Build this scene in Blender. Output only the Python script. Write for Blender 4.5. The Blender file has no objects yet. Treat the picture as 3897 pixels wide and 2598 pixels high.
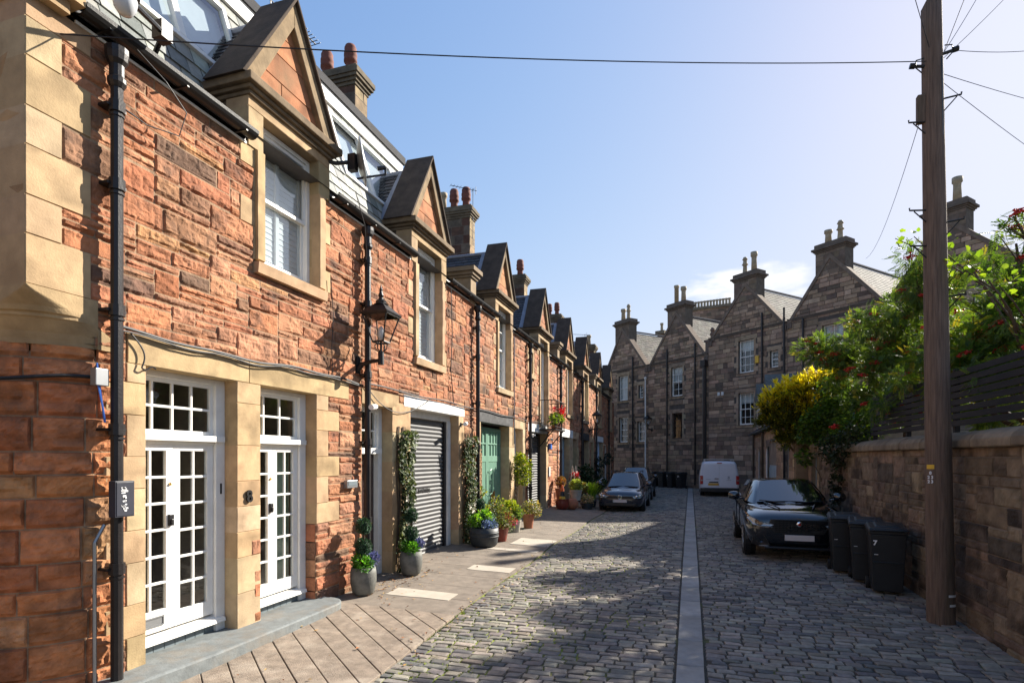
import bpy, bmesh, math, random
import numpy as np
from mathutils import Vector, Matrix
R = random.Random(11); NR = np.random.RandomState(5)
sc = bpy.context.scene; COL = sc.collection
PI = math.pi
GRADE = 0.0198
def gz(y):                      # the lane climbs gently, then levels out
    y = max(-2.0, min(y, 60.0))
    return GRADE * y if y < 11 else GRADE * 11 + .05 * (1 - math.exp(-(y - 11) * GRADE / .05))
OFF = {}

# ------------------------------------------------------------------ mesh builder
class MB:
    def __init__(s): s.V = []; s.F = []; s.I = []; s.T = []; s.n = 0
    def add(s, v, f, m=0, t=(1, 1, 1)):
        v = np.asarray(v, float).reshape(-1, 3); n = s.n
        s.V.append(v); s.F.extend([tuple([i + n for i in q]) for q in f]); s.I.extend([m] * len(f))
        t = np.asarray(t, float)
        s.T.append(np.tile(t, (len(v), 1)) if t.ndim == 1 else t); s.n += len(v); return s
    def box(s, x0, x1, y0, y1, z0, z1, m=0, t=(1, 1, 1)):
        v = [(x, y, z) for z in (z0, z1) for y in (y0, y1) for x in (x0, x1)]
        return s.add(v, [(0, 2, 3, 1), (4, 5, 7, 6), (0, 1, 5, 4), (1, 3, 7, 5), (3, 2, 6, 7), (2, 0, 4, 6)], m, t)
    def hexa(s, p, m=0, t=(1, 1, 1)):
        return s.add(p, [(0, 3, 2, 1), (4, 5, 6, 7), (0, 1, 5, 4), (1, 2, 6, 5), (2, 3, 7, 6), (3, 0, 4, 7)], m, t)
    def quad(s, a, b, c, d, m=0, t=(1, 1, 1)): return s.add([a, b, c, d], [(0, 1, 2, 3)], m, t)
    def prism(s, poly, ext, m=0, t=(1, 1, 1)):
        p = np.asarray(poly, float); k = len(p); v = np.vstack([p, p + np.asarray(ext, float)])
        f = [tuple(range(k))[::-1], tuple(range(k, 2 * k))] + [(i, (i + 1) % k, k + (i + 1) % k, k + i) for i in range(k)]
        return s.add(v, f, m, t)
    def tube(s, pts, r, n=8, m=0, t=(1, 1, 1), caps=True):
        P = [Vector(p) for p in pts]; k = len(P)
        rs = [r] * k if isinstance(r, (int, float)) else list(r)
        d0 = (P[1] - P[0]).normalized()
        a = d0.orthogonal().normalized(); V = []
        for i in range(k):
            d = (P[min(i + 1, k - 1)] - P[max(i - 1, 0)])
            d = d.normalized() if d.length > 1e-9 else d0
            a = (a - d * a.dot(d)); a = a.normalized() if a.length > 1e-6 else d.orthogonal().normalized()
            b = d.cross(a)
            for j in range(n):
                an = 2 * PI * j / n; V.append(P[i] + (a * math.cos(an) + b * math.sin(an)) * rs[i])
        f = [(i * n + j, i * n + (j + 1) % n, (i + 1) * n + (j + 1) % n, (i + 1) * n + j) for i in range(k - 1) for j in range(n)]
        if caps: f += [tuple(range(n))[::-1], tuple((k - 1) * n + j for j in range(n))]
        return s.add([tuple(v) for v in V], f, m, t)
    def lathe(s, prof, c=(0, 0, 0), n=20, m=0, t=(1, 1, 1), axis='z'):
        V = []
        for r, z in prof:
            for j in range(n):
                an = 2 * PI * j / n; x, y = r * math.cos(an), r * math.sin(an)
                V.append((c[0] + x, c[1] + y, c[2] + z) if axis == 'z' else ((c[0] + z, c[1] + x, c[2] + y) if axis == 'x' else (c[0] + y, c[1] + z, c[2] + x)))
        k = len(prof)
        f = [(i * n + j, i * n + (j + 1) % n, (i + 1) * n + (j + 1) % n, (i + 1) * n + j) for i in range(k - 1) for j in range(n)]
        f += [tuple(range(n))[::-1], tuple((k - 1) * n + j for j in range(n))]
        return s.add(V, f, m, t)
    def ball(s, c, r, n=8, m=0, t=(1, 1, 1), sz=1.0):
        k = max(3, n // 2)
        return s.lathe([(max(1e-3, r * math.sin(PI * i / k)), -r * sz * math.cos(PI * i / k)) for i in range(k + 1)], c, n, m, t)

def obj(name, mb, mats, parent=None, smooth=False, bevel=0, subs=0, recalc=True, label=None):
    me = bpy.data.meshes.new(name)
    V = np.vstack(mb.V)
    off = None
    if parent is not None:
        p = parent
        while p.parent is not None: p = p.parent
        off = OFF.get(p.name)
    if off is not None: V = V - np.asarray(off)
    me.from_pydata(V.tolist(), [], mb.F)
    if not isinstance(mats, (list, tuple)): mats = [mats]
    for m in mats: me.materials.append(m)
    if len(mats) > 1: me.polygons.foreach_set('material_index', np.minimum(np.asarray(mb.I, np.int32), len(mats) - 1))
    T = np.vstack(mb.T)
    ca = me.color_attributes.new('tint', 'FLOAT_COLOR', 'POINT')
    ca.data.foreach_set('color', np.hstack([T, np.ones((len(T), 1))]).astype(np.float32).ravel())
    if recalc and len(mb.F) < 60000:
        bm = bmesh.new(); bm.from_mesh(me); bmesh.ops.recalc_face_normals(bm, faces=bm.faces); bm.to_mesh(me); bm.free()
    if smooth: me.polygons.foreach_set('use_smooth', [True] * len(me.polygons))
    me.update()
    o = bpy.data.objects.new(name, me); COL.objects.link(o)
    if parent is not None: o.parent = parent
    if bevel:
        b = o.modifiers.new('bevel', 'BEVEL'); b.width = bevel; b.segments = 2; b.limit_method = 'ANGLE'; b.angle_limit = 0.6
    if subs:
        b = o.modifiers.new('subsurf', 'SUBSURF'); b.levels = subs; b.render_levels = subs
    if label: o['label'] = label
    return o

def tag(o, label, cat, group=None):
    o['label'] = label; o['category'] = cat
    if group: o['group'] = group
    return o
def thing(name, label, cat, loc=(0, 0, 0), rz=0, group=None, local=False):
    o = bpy.data.objects.new(name, None); COL.objects.link(o); o.empty_display_size = 0.2
    o.location = loc; o.rotation_euler = (0, 0, rz)
    if not local: OFF[o.name] = loc          # children are built in world coordinates
    return tag(o, label, cat, group)
def single(name, mb, mats, label, cat, base, group=None, **k):
    OFFK = np.asarray(base, float)
    mb.V = [v - OFFK for v in mb.V]
    o = obj(name, mb, mats, **k); o.location = base
    return tag(o, label, cat, group)
def structure(name, mb, mats, **k):
    o = obj(name, mb, mats, **k); o['kind'] = 'structure'; return o
def stuff(name, mb, mats, label, cat, **k):
    o = obj(name, mb, mats, **k); o['kind'] = 'stuff'; return tag(o, label, cat)
def dup(root, loc, rz=None, label=None, scale=None):
    r = root.copy(); COL.objects.link(r); r.location = loc
    if rz is not None: r.rotation_euler = (0, 0, rz)
    if scale: r.scale = (scale,) * 3
    if label: r['label'] = label
    def kids(a, b):
        for ch in [c for c in bpy.data.objects if c.parent == a]:
            c = ch.copy(); COL.objects.link(c); c.parent = b; kids(ch, c)
    kids(root, r)
    return r
def letters(name, body, size, mat, parent, mtx, depth=0.003, bold=0.0):
    cu = bpy.data.curves.new(name, 'FONT'); cu.body = body; cu.size = size; cu.extrude = depth; cu.offset = bold
    cu.align_x = 'CENTER'; cu.align_y = 'CENTER'; cu.resolution_u = 3
    tmp = bpy.data.objects.new(name + '_t', cu); COL.objects.link(tmp)
    dg = bpy.context.evaluated_depsgraph_get(); me = bpy.data.meshes.new_from_object(tmp.evaluated_get(dg))
    bpy.data.objects.remove(tmp); me.transform(mtx); me.materials.clear(); me.materials.append(mat); me.name = name
    o = bpy.data.objects.new(name, me); COL.objects.link(o)
    p = parent
    if p is not None:
        while p.parent is not None: p = p.parent
        off = OFF.get(p.name)
        if off is not None: me.transform(Matrix.Translation(-Vector(off)))
        o.parent = parent
    return o
def frame_mtx(origin, xdir, ydir):
    x = Vector(xdir).normalized(); y = Vector(ydir).normalized(); z = x.cross(y)
    m = Matrix.Identity(4)
    for i in range(3): m[i][0] = x[i]; m[i][1] = y[i]; m[i][2] = z[i]; m[i][3] = origin[i]
    return m

# ------------------------------------------------------------------ value noise
NZ = NR.rand(256, 256)
def vn(x, y, sd=0):
    x = np.asarray(x, float); y = np.asarray(y, float)
    xi = np.floor(x).astype(int); yi = np.floor(y).astype(int); fx = x - xi; fy = y - yi
    fx = fx * fx * (3 - 2 * fx); fy = fy * fy * (3 - 2 * fy)
    a = (xi + sd * 57) % 256; b = (a + 1) % 256; c = (yi + sd * 131) % 256; d = (c + 1) % 256
    return NZ[a, c] * (1 - fx) * (1 - fy) + NZ[b, c] * fx * (1 - fy) + NZ[a, d] * (1 - fx) * fy + NZ[b, d] * fx * fy

# ------------------------------------------------------------------ materials
def mat(name, col=(1, 1, 1), rough=.8, metal=0, spec=.4, nv=.25, ns=4, bump=0, bs=40, tint=False, coat=0, stain=0, ss=.9, scol=(.1, .09, .08), stretch=(1, 1, 1), transl=0, tcol=None, bdist=.01):
    m = bpy.data.materials.new(name); m.use_nodes = True; N = m.node_tree.nodes; L = m.node_tree.links
    b = N['Principled BSDF']; out = N['Material Output']
    b.inputs['Roughness'].default_value = rough; b.inputs['Metallic'].default_value = metal
    b.inputs['Specular IOR Level'].default_value = spec
    if coat: b.inputs['Coat Weight'].default_value = coat; b.inputs['Coat Roughness'].default_value = .03
    tc = N.new('ShaderNodeTexCoord'); mp = N.new('ShaderNodeMapping'); mp.inputs['Scale'].default_value = stretch
    L.new(tc.outputs['Object'], mp.inputs['Vector'])
    def noise(sc_, det=4, ro=.6):
        n = N.new('ShaderNodeTexNoise'); n.inputs['Scale'].default_value = sc_; n.inputs['Detail'].default_value = det; n.inputs['Roughness'].default_value = ro
        L.new(mp.outputs['Vector'], n.inputs['Vector']); return n
    base = N.new('ShaderNodeRGB'); base.outputs[0].default_value = (*col, 1); cur = base.outputs[0]
    if tint:
        a = N.new('ShaderNodeAttribute'); a.attribute_name = 'tint'
        mx = N.new('ShaderNodeMix'); mx.data_type = 'RGBA'; mx.blend_type = 'MULTIPLY'; mx.inputs['Factor'].default_value = 1
        L.new(cur, mx.inputs['A']); L.new(a.outputs['Color'], mx.inputs['B']); cur = mx.outputs['Result']
    if nv:
        n = noise(ns); mr = N.new('ShaderNodeMapRange'); mr.inputs['From Min'].default_value = .25; mr.inputs['From Max'].default_value = .75
        mr.inputs['To Min'].default_value = 1 - nv; mr.inputs['To Max'].default_value = 1 + nv
        L.new(n.outputs['Fac'], mr.inputs['Value'])
        mx = N.new('ShaderNodeMix'); mx.data_type = 'RGBA'; mx.blend_type = 'MULTIPLY'; mx.inputs['Factor'].default_value = 1
        L.new(cur, mx.inputs['A']); L.new(mr.outputs['Result'], mx.inputs['B']); cur = mx.outputs['Result']
    if stain:
        n = noise(ss, 6, .65); mr = N.new('ShaderNodeMapRange'); mr.inputs['From Min'].default_value = .5; mr.inputs['From Max'].default_value = .72
        mr.inputs['To Max'].default_value = stain; L.new(n.outputs['Fac'], mr.inputs['Value'])
        mx = N.new('ShaderNodeMix'); mx.data_type = 'RGBA'; mx.inputs['B'].default_value = (*scol, 1)
        L.new(mr.outputs['Result'], mx.inputs['Factor']); L.new(cur, mx.inputs['A']); cur = mx.outputs['Result']
    L.new(cur, b.inputs['Base Color'])
    if bump:
        n = noise(bs, 5, .6); bp = N.new('ShaderNodeBump'); bp.inputs['Strength'].default_value = bump; bp.inputs['Distance'].default_value = bdist
        L.new(n.outputs['Fac'], bp.inputs['Height']); L.new(bp.outputs['Normal'], b.inputs['Normal'])
    if transl:
        t = N.new('ShaderNodeBsdfTranslucent'); ms = N.new('ShaderNodeMixShader'); ms.inputs['Fac'].default_value = transl
        if tcol:
            mx = N.new('ShaderNodeMix'); mx.data_type = 'RGBA'; mx.blend_type = 'MULTIPLY'; mx.inputs['Factor'].default_value = 1
            mx.inputs['B'].default_value = (*tcol, 1); L.new(cur, mx.inputs['A']); L.new(mx.outputs['Result'], t.inputs['Color'])
        else: L.new(cur, t.inputs['Color'])
        L.new(b.outputs[0], ms.inputs[1]); L.new(t.outputs[0], ms.inputs[2]); L.new(ms.outputs[0], out.inputs['Surface'])
    return m
def glass_mat(name, tintc=(.85, .9, .9), f0=.05, rough=.0, wav=.0):
    m = bpy.data.materials.new(name); m.use_nodes = True; N = m.node_tree.nodes; L = m.node_tree.links
    N.remove(N['Principled BSDF']); out = N['Material Output']
    tr = N.new('ShaderNodeBsdfTransparent'); tr.inputs['Color'].default_value = (*tintc, 1)
    gl = N.new('ShaderNodeBsdfGlossy'); gl.inputs['Roughness'].default_value = rough
    lw = N.new('ShaderNodeLayerWeight'); pw = N.new('ShaderNodeMath'); pw.operation = 'POWER'; pw.inputs[1].default_value = 5; L.new(lw.outputs['Facing'], pw.inputs[0])
    fr = N.new('ShaderNodeMath'); fr.operation = 'MULTIPLY_ADD'; fr.inputs[1].default_value = 1 - f0; fr.inputs[2].default_value = f0; L.new(pw.outputs[0], fr.inputs[0]); mx = N.new('ShaderNodeMixShader')
    if wav:
        tc = N.new('ShaderNodeTexCoord'); n = N.new('ShaderNodeTexNoise'); n.inputs['Scale'].default_value = 2.5
        L.new(tc.outputs['Object'], n.inputs['Vector']); bp = N.new('ShaderNodeBump'); bp.inputs['Strength'].default_value = wav; bp.inputs['Distance'].default_value = .02
        L.new(n.outputs['Fac'], bp.inputs['Height']); L.new(bp.outputs['Normal'], gl.inputs['Normal'])
    L.new(fr.outputs[0], mx.inputs[0]); L.new(tr.outputs[0], mx.inputs[1]); L.new(gl.outputs[0], mx.inputs[2]); L.new(mx.outputs[0], out.inputs['Surface'])
    return m

M = {}
M['rubble'] = mat('rubble_stone', rough=.92, spec=.2, nv=.32, ns=9, bump=.9, bs=38, tint=True, stain=.85, ss=2.2, scol=(.07, .05, .04))
M['dressed'] = mat('dressed_sandstone', rough=.9, spec=.2, nv=.2, ns=5, bump=.35, bs=60, tint=True, stain=.7, ss=1.3, scol=(.2, .135, .075))
M['darkstone'] = mat('weathered_stone', rough=.93, spec=.2, nv=.35, ns=5, bump=.4, bs=30, tint=True, stain=.7, ss=1.1, scol=(.035, .032, .03))
M['rowstone'] = mat('grey_stone', rough=.92, spec=.2, nv=.3, ns=4, bump=.35, bs=25, tint=True, stain=.6, ss=.5, scol=(.05, .042, .04))
M['wallstone'] = mat('boundary_stone', rough=.92, spec=.2, nv=.35, ns=6, bump=.6, bs=30, tint=True, stain=.7, ss=.9, scol=(.06, .05, .045))
M['white'] = mat('white_paint', (.74, .73, .69), rough=.45, nv=.07, ns=6, stain=.25, ss=3.5, scol=(.5, .46, .4), bump=.1, bs=25)
M['oldwhite'] = mat('flaking_white_paint', (.7, .69, .66), rough=.6, nv=.1, ns=6, stain=.4, ss=2.5, scol=(.35, .32, .28))
M['glass'] = glass_mat('window_glass', f0=.09, wav=.12)
M['skyglass'] = glass_mat('tilted_glass', (.8, .87, .9), f0=.25)
M['upglass'] = glass_mat('double_glazing', (.85, .9, .92), f0=.2)
M['rowslate'] = mat('old_row_slate', rough=.85, spec=.15, nv=.25, ns=8, bump=.3, bs=30, tint=True)
M['boxpaint'] = mat('navy_box_paint', (.03, .032, .045), rough=.45, nv=.2)
M['interior'] = mat('dark_interior', (.2, .165, .13), rough=.9, nv=.5, ns=2)
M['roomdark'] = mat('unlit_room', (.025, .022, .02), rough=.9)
M['blind'] = mat('white_blind', (.78, .8, .8), rough=.8, nv=.05, transl=.3)
M['curtain'] = mat('green_grey_curtain', (.28, .33, .25), rough=.9, nv=.1, ns=2, stretch=(1, 14, .2))
M['iron'] = mat('black_iron_paint', (.009, .0085, .009), rough=.42, nv=.3, ns=9, bump=.15, bs=60)
M['pipe'] = mat('dark_pipe_paint', (.014, .011, .011), rough=.42, nv=.5, ns=5, bump=.2, bs=50)
M['slate'] = mat('slate', rough=.55, spec=.5, nv=.25, ns=10, bump=.35, bs=40, tint=True)
M['lead'] = mat('lead_sheet', (.22, .235, .28), rough=.5, nv=.25, ns=6, bump=.2, bs=20)
M['potclay'] = mat('chimney_clay', (.15, .052, .036), rough=.85, nv=.3, ns=8, bump=.2, bs=30)
M['potbuff'] = mat('buff_clay', (.33, .27, .18), rough=.8, nv=.3, ns=8, bump=.2, bs=30)
M['felt'] = mat('roof_felt', (.035, .035, .038), rough=.9, nv=.3, bump=.4, bs=200)
M['shutter'] = mat('grey_shutter', (.1, .1, .102), rough=.5, metal=.15, nv=.12, ns=4, stain=.35, ss=2, scol=(.13, .12, .11))
M['greenpaint'] = mat('green_paint', (.15, .28, .205), rough=.42, nv=.08, ns=3)
M['bluepaint'] = mat('blue_grey_paint', (.27, .36, .42), rough=.45, nv=.08, ns=3)
M['lightblue'] = mat('pale_blue_paint', (.5, .6, .72), rough=.5, nv=.08, ns=3)
M['slatepaint'] = mat('slate_grey_paint', (.13, .16, .175), rough=.5, nv=.12, ns=5)
M['brownpaint'] = mat('dark_brown_paint', (.035, .018, .016), rough=.3, nv=.2, coat=.3)
M['blackpaint'] = mat('black_stone_paint', (.03, .031, .033), rough=.65, nv=.35, ns=5, stain=.4, ss=3, scol=(.12, .12, .12))
M['brass'] = mat('brass', (.75, .5, .18), rough=.25, metal=1, nv=.05)
M['chrome'] = mat('chrome', (.75, .75, .77), rough=.12, metal=1, nv=.03)
M['steel'] = mat('grey_steel', (.3, .31, .32), rough=.4, metal=.7, nv=.1)
M['signplate'] = mat('grey_white_plastic', (.62, .62, .6), rough=.5, nv=.06)
M['black'] = mat('black_plastic', (.015, .015, .017), rough=.38, nv=.2)
M['bin'] = mat('bin_plastic', (.014, .015, .017), rough=.42, nv=.25, ns=4, bump=.15, bs=90)
M['rubber'] = mat('rubber', (.012, .012, .012), rough=.8)
M['wood'] = mat('bare_wood', (.33, .19, .09), rough=.7, nv=.3, ns=3, stretch=(6, 6, .6))
M['palewood'] = mat('pale_wood', (.6, .5, .38), rough=.7, nv=.2, ns=3)
M['pole'] = mat('creosoted_pole', (.15, .1, .072), rough=.85, nv=.5, ns=7, stretch=(7, 7, .35), bump=.8, bs=16, stain=.5, ss=.5, scol=(.05, .05, .02), bdist=.02)
M['fence'] = mat('dark_slats', (.011, .01, .012), rough=.7, nv=.4, ns=4, stretch=(4, .5, 8))
M['bark'] = mat('bark', (.09, .06, .04), rough=.9, nv=.4, ns=8, bump=.5, bs=40)
M['leaf'] = mat('leaf', rough=.5, spec=.4, nv=.15, ns=3, tint=True, transl=.42, tcol=(1.8, 1.75, .55))
M['leafplain'] = mat('leaf_thick', rough=.6, spec=.25, nv=.2, ns=6, tint=True, transl=.2, tcol=(1.4, 1.5, .7))
M['berry'] = mat('berry_red', (.5, .02, .012), rough=.3, nv=.2, ns=30)
M['petal'] = mat('petal', tint=True, rough=.6, nv=.1, transl=.3)
M['planter'] = mat('grey_planter', (.13, .13, .115), rough=.7, nv=.45, ns=7, bump=.5, bs=60, stain=.3, ss=3, scol=(.25, .25, .22))
M['barrel'] = mat('dark_tub', (.035, .04, .043), rough=.55, nv=.2, ns=6)
M['terra'] = mat('terracotta', (.33, .12, .06), rough=.75, nv=.2, ns=8)
M['redglaze'] = mat('red_glaze', (.2, .035, .02), rough=.35, nv=.3, ns=6)
M['stonepot'] = mat('stone_pot', (.36, .33, .27), rough=.85, nv=.25, ns=8, bump=.3, bs=40)
M['soil'] = mat('soil', (.03, .02, .015), rough=1, bump=.6, bs=60)
M['conc'] = mat('pavement_concrete', (.2, .165, .13), rough=.9, nv=.28, ns=5, bump=.5, bs=160, stain=.5, ss=1.2, scol=(.11, .09, .07))
M['paver'] = mat('grooved_paver', (.225, .178, .135), rough=.9, nv=.35, ns=9, bump=.8, bs=70, stain=.7, ss=3, scol=(.4, .34, .27))
M['slab'] = mat('pale_slab', (.42, .37, .3), rough=.9, nv=.15, ns=5, bump=.35, bs=90, stain=.3, ss=2, scol=(.25, .21, .17))
M['step'] = mat('grey_painted_step', (.16, .175, .175), rough=.7, nv=.25, ns=9, bump=.35, bs=40, stain=.65, ss=3.2, scol=(.19, .155, .115))
M['sett'] = mat('granite_sett', rough=.8, spec=.18, nv=.28, ns=14, bump=.4, bs=60, tint=True)
M['channel'] = mat('channel_stone', rough=.55, spec=.45, nv=.2, ns=8, bump=.35, bs=70, tint=True)
M['text_black'] = mat('black_lettering', (.012, .012, .012), rough=.5, nv=0)
M['text_white'] = mat('white_lettering', (.75, .75, .75), rough=.6, nv=0)
M['carblack'] = mat('black_car_paint', (.006, .007, .01), rough=.12, spec=.6, nv=0, coat=1)
M['carblue'] = mat('dark_blue_car_paint', (.012, .016, .03), rough=.2, spec=.6, nv=0, coat=1)
M['cardark'] = mat('dark_grey_car_paint', (.01, .011, .014), rough=.2, spec=.6, nv=0, coat=1)
M['vanwhite'] = mat('white_car_paint', (.68, .68, .72), rough=.3, nv=.03, coat=.6)
M['carglass'] = mat('car_glass', (.006, .008, .01), rough=.03, spec=.8, nv=0, coat=1)
M['plate_w'] = mat('blank_white_plate', (.55, .5, .49), rough=.5, nv=0)
M['plate_y'] = mat('blank_yellow_plate', (.6, .33, .04), rough=.5, nv=0)
M['lamp_red'] = mat('red_lamp_lens', (.35, .01, .01), rough=.2, nv=0, coat=.8)
M['headlamp'] = mat('headlamp_lens', (.35, .36, .36), rough=.12, metal=.5, nv=.5, ns=14, coat=1)
M['lampglass'] = glass_mat('lantern_glass', (.92, .92, .9))
M['opal'] = mat('opal_glass', (.5, .52, .55), rough=.25, nv=0, coat=.3)
M['cone_y'] = mat('cone_yellow', (.6, .33, .03), rough=.5)
M['cone_r'] = mat('cone_orange', (.7, .12, .02), rough=.5)
M['cable'] = mat('cable_sheath', (.012, .012, .014), rough=.6, nv=.2)
M['blue'] = mat('blue_plastic', (.05, .15, .5), rough=.4, nv=.05)
M['yellow'] = mat('yellow_plastic', (.65, .4, .04), rough=.5, nv=.05)
M['cyan'] = mat('pale_cyan_notice', (.35, .55, .55), rough=.6, nv=.05)
M['harl'] = mat('pale_render', (.5, .45, .38), rough=.95, nv=.15, ns=6, bump=.5, bs=80)
M['litter'] = mat('dry_leaf', tint=True, rough=.8, nv=.2)
M['ground'] = mat('earth', (.09, .075, .055), rough=1, nv=.3, ns=3, bump=.5, bs=8)

# moss and dirt between the setts
def moss_mat():
    m = bpy.data.materials.new('joint_dirt_and_moss'); m.use_nodes = True; N = m.node_tree.nodes; L = m.node_tree.links; b = N['Principled BSDF']
    b.inputs['Roughness'].default_value = .95
    tc = N.new('ShaderNodeTexCoord')
    n1 = N.new('ShaderNodeTexNoise'); n1.inputs['Scale'].default_value = .9; n1.inputs['Detail'].default_value = 5
    n2 = N.new('ShaderNodeTexNoise'); n2.inputs['Scale'].default_value = 18; n2.inputs['Detail'].default_value = 3
    L.new(tc.outputs['Object'], n1.inputs['Vector']); L.new(tc.outputs['Object'], n2.inputs['Vector'])
    sx = N.new('ShaderNodeSeparateXYZ'); L.new(tc.outputs['Object'], sx.inputs[0])
    mr = N.new('ShaderNodeMapRange'); mr.inputs['From Min'].default_value = -.2; mr.inputs['From Max'].default_value = -2.6; mr.inputs['To Min'].default_value = -.1; mr.inputs['To Max'].default_value = .2
    L.new(sx.outputs['X'], mr.inputs['Value'])
    ad = N.new('ShaderNodeMath'); ad.operation = 'ADD'; L.new(n1.outputs['Fac'], ad.inputs[0]); L.new(mr.outputs[0], ad.inputs[1])
    st = N.new('ShaderNodeMapRange'); st.inputs['From Min'].default_value = .5; st.inputs['From Max'].default_value = .66; L.new(ad.outputs[0], st.inputs['Value'])
    c1 = N.new('ShaderNodeMix'); c1.data_type = 'RGBA'; c1.inputs['A'].default_value = (.03, .025, .018, 1); c1.inputs['B'].default_value = (.085, .068, .048, 1); L.new(n2.outputs['Fac'], c1.inputs['Factor'])
    c2 = N.new('ShaderNodeMix'); c2.data_type = 'RGBA'; c2.inputs['A'].default_value = (.11, .14, .015, 1); c2.inputs['B'].default_value = (.26, .3, .03, 1); L.new(n2.outputs['Fac'], c2.inputs['Factor'])
    c3 = N.new('ShaderNodeMix'); c3.data_type = 'RGBA'; L.new(st.outputs[0], c3.inputs['Factor']); L.new(c1.outputs['Result'], c3.inputs['A']); L.new(c2.outputs['Result'], c3.inputs['B'])
    L.new(c3.outputs['Result'], b.inputs['Base Color'])
    bp = N.new('ShaderNodeBump'); bp.inputs['Strength'].default_value = .7; bp.inputs['Distance'].default_value = .02; L.new(n2.outputs['Fac'], bp.inputs['Height']); L.new(bp.outputs['Normal'], b.inputs['Normal'])
    return m
M['moss'] = moss_mat()

# ------------------------------------------------------------------ world, sun, camera
SUNV = Vector((1.0, 1.3, .97)).normalized()
elev = math.asin(SUNV.z); azim = math.atan2(SUNV.x, SUNV.y)
W = bpy.data.worlds.new('World'); sc.world = W; W.use_nodes = True
N = W.node_tree.nodes; L = W.node_tree.links; bg = N['Background']
sky = N.new('ShaderNodeTexSky'); sky.sky_type = 'NISHITA'; sky.sun_disc = False
sky.sun_elevation = elev; sky.sun_rotation = azim; sky.air_density = 1.0; sky.dust_density = .6; sky.ozone_density = 1.6; sky.altitude = 50
tc = N.new('ShaderNodeTexCoord'); sp = N.new('ShaderNodeSeparateXYZ'); L.new(tc.outputs['Generated'], sp.inputs[0])
def mth(op, a, b=None):
    n = N.new('ShaderNodeMath'); n.operation = op
    for i, v in enumerate((a, b)):
        if v is None: continue
        if isinstance(v, (int, float)): n.inputs[i].default_value = v
        else: L.new(v, n.inputs[i])
    return n.outputs[0]
yy = mth('MAXIMUM', sp.outputs['Y'], .05)
az = mth('DIVIDE', sp.outputs['X'], yy); el = mth('DIVIDE', sp.outputs['Z'], yy)
ax = mth('DIVIDE', mth('SUBTRACT', az, .088), .118); ex = mth('DIVIDE', mth('SUBTRACT', el, .283), .036)
rr = mth('ADD', mth('MULTIPLY', ax, ax), mth('MULTIPLY', ex, ex))
cb = N.new('ShaderNodeCombineXYZ'); L.new(mth('MULTIPLY', az, 11), cb.inputs[0]); L.new(mth('MULTIPLY', el, 30), cb.inputs[1])
nz = N.new('ShaderNodeTexNoise'); nz.inputs['Scale'].default_value = 1.3; nz.inputs['Detail'].default_value = 6; L.new(cb.outputs[0], nz.inputs['Vector'])
cm = mth('SUBTRACT', mth('ADD', 1.0, mth('MULTIPLY', mth('SUBTRACT', nz.outputs['Fac'], .5), 3.2)), rr)
mr = N.new('ShaderNodeMapRange'); mr.interpolation_type = 'SMOOTHSTEP'; mr.inputs['From Min'].default_value = -.05; mr.inputs['From Max'].default_value = 1.0; mr.inputs['To Max'].default_value = .85; L.new(cm, mr.inputs['Value'])
mx = N.new('ShaderNodeMix'); mx.data_type = 'RGBA'; mx.inputs['B'].default_value = (6.2, 6.2, 6.2, 1)
hs_ = N.new('ShaderNodeHueSaturation'); hs_.inputs['Saturation'].default_value = 1.22; L.new(sky.outputs['Color'], hs_.inputs['Color'])
sc_ = N.new('ShaderNodeSeparateColor'); tn_ = N.new('ShaderNodeMix'); tn_.data_type = 'RGBA'; tn_.blend_type = 'MULTIPLY'; tn_.inputs['Factor'].default_value = 1; tn_.inputs['B'].default_value = (1.16, 1.0, 1.14, 1); L.new(hs_.outputs[0], tn_.inputs['A']); L.new(tn_.outputs['Result'], sc_.inputs[0]); cc_ = N.new('ShaderNodeCombineColor')
for k, lim in enumerate((4.8, 5.1, 5.9)):        # soft shoulder: keeps the glow round the sun below clipping
    L.new(mth('MULTIPLY', mth('SUBTRACT', 1.0, mth('EXPONENT', mth('MULTIPLY', sc_.outputs[k], -2.15 / lim))), lim), cc_.inputs[k])
L.new(mr.outputs[0], mx.inputs['Factor']); L.new(cc_.outputs[0], mx.inputs['A'])
L.new(mx.outputs['Result'], bg.inputs['Color']); bg.inputs['Strength'].default_value = .07
sl = bpy.data.lights.new('sun', 'SUN'); sl.energy = 5.0; sl.angle = math.radians(.5); sl.color = (1, .93, .82)
so = bpy.data.objects.new('sun', sl); COL.objects.link(so); so.rotation_euler = SUNV.to_track_quat('Z', 'Y').to_euler(); so.location = (20, 30, 30)
cam = bpy.data.cameras.new('camera'); co = bpy.data.objects.new('camera', cam); COL.objects.link(co); sc.camera = co
cam.sensor_width = 36; cam.lens = 36 * 1303 / 2352; cam.shift_y = (1050 - 784) / 2352; cam.clip_end = 2000; cam.clip_start = .05
co.location = (0, 0, 2.3); co.rotation_euler = (PI / 2, 0, math.atan(409.5 / 1303))
sc.view_settings.view_transform = 'Standard'; sc.view_settings.look = 'None'; sc.view_settings.gamma = 1; sc.view_settings.exposure = 1.38
sc.cycles.max_bounces = 6; sc.cycles.transparent_max_bounces = 12; sc.cycles.use_denoising = True
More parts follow.
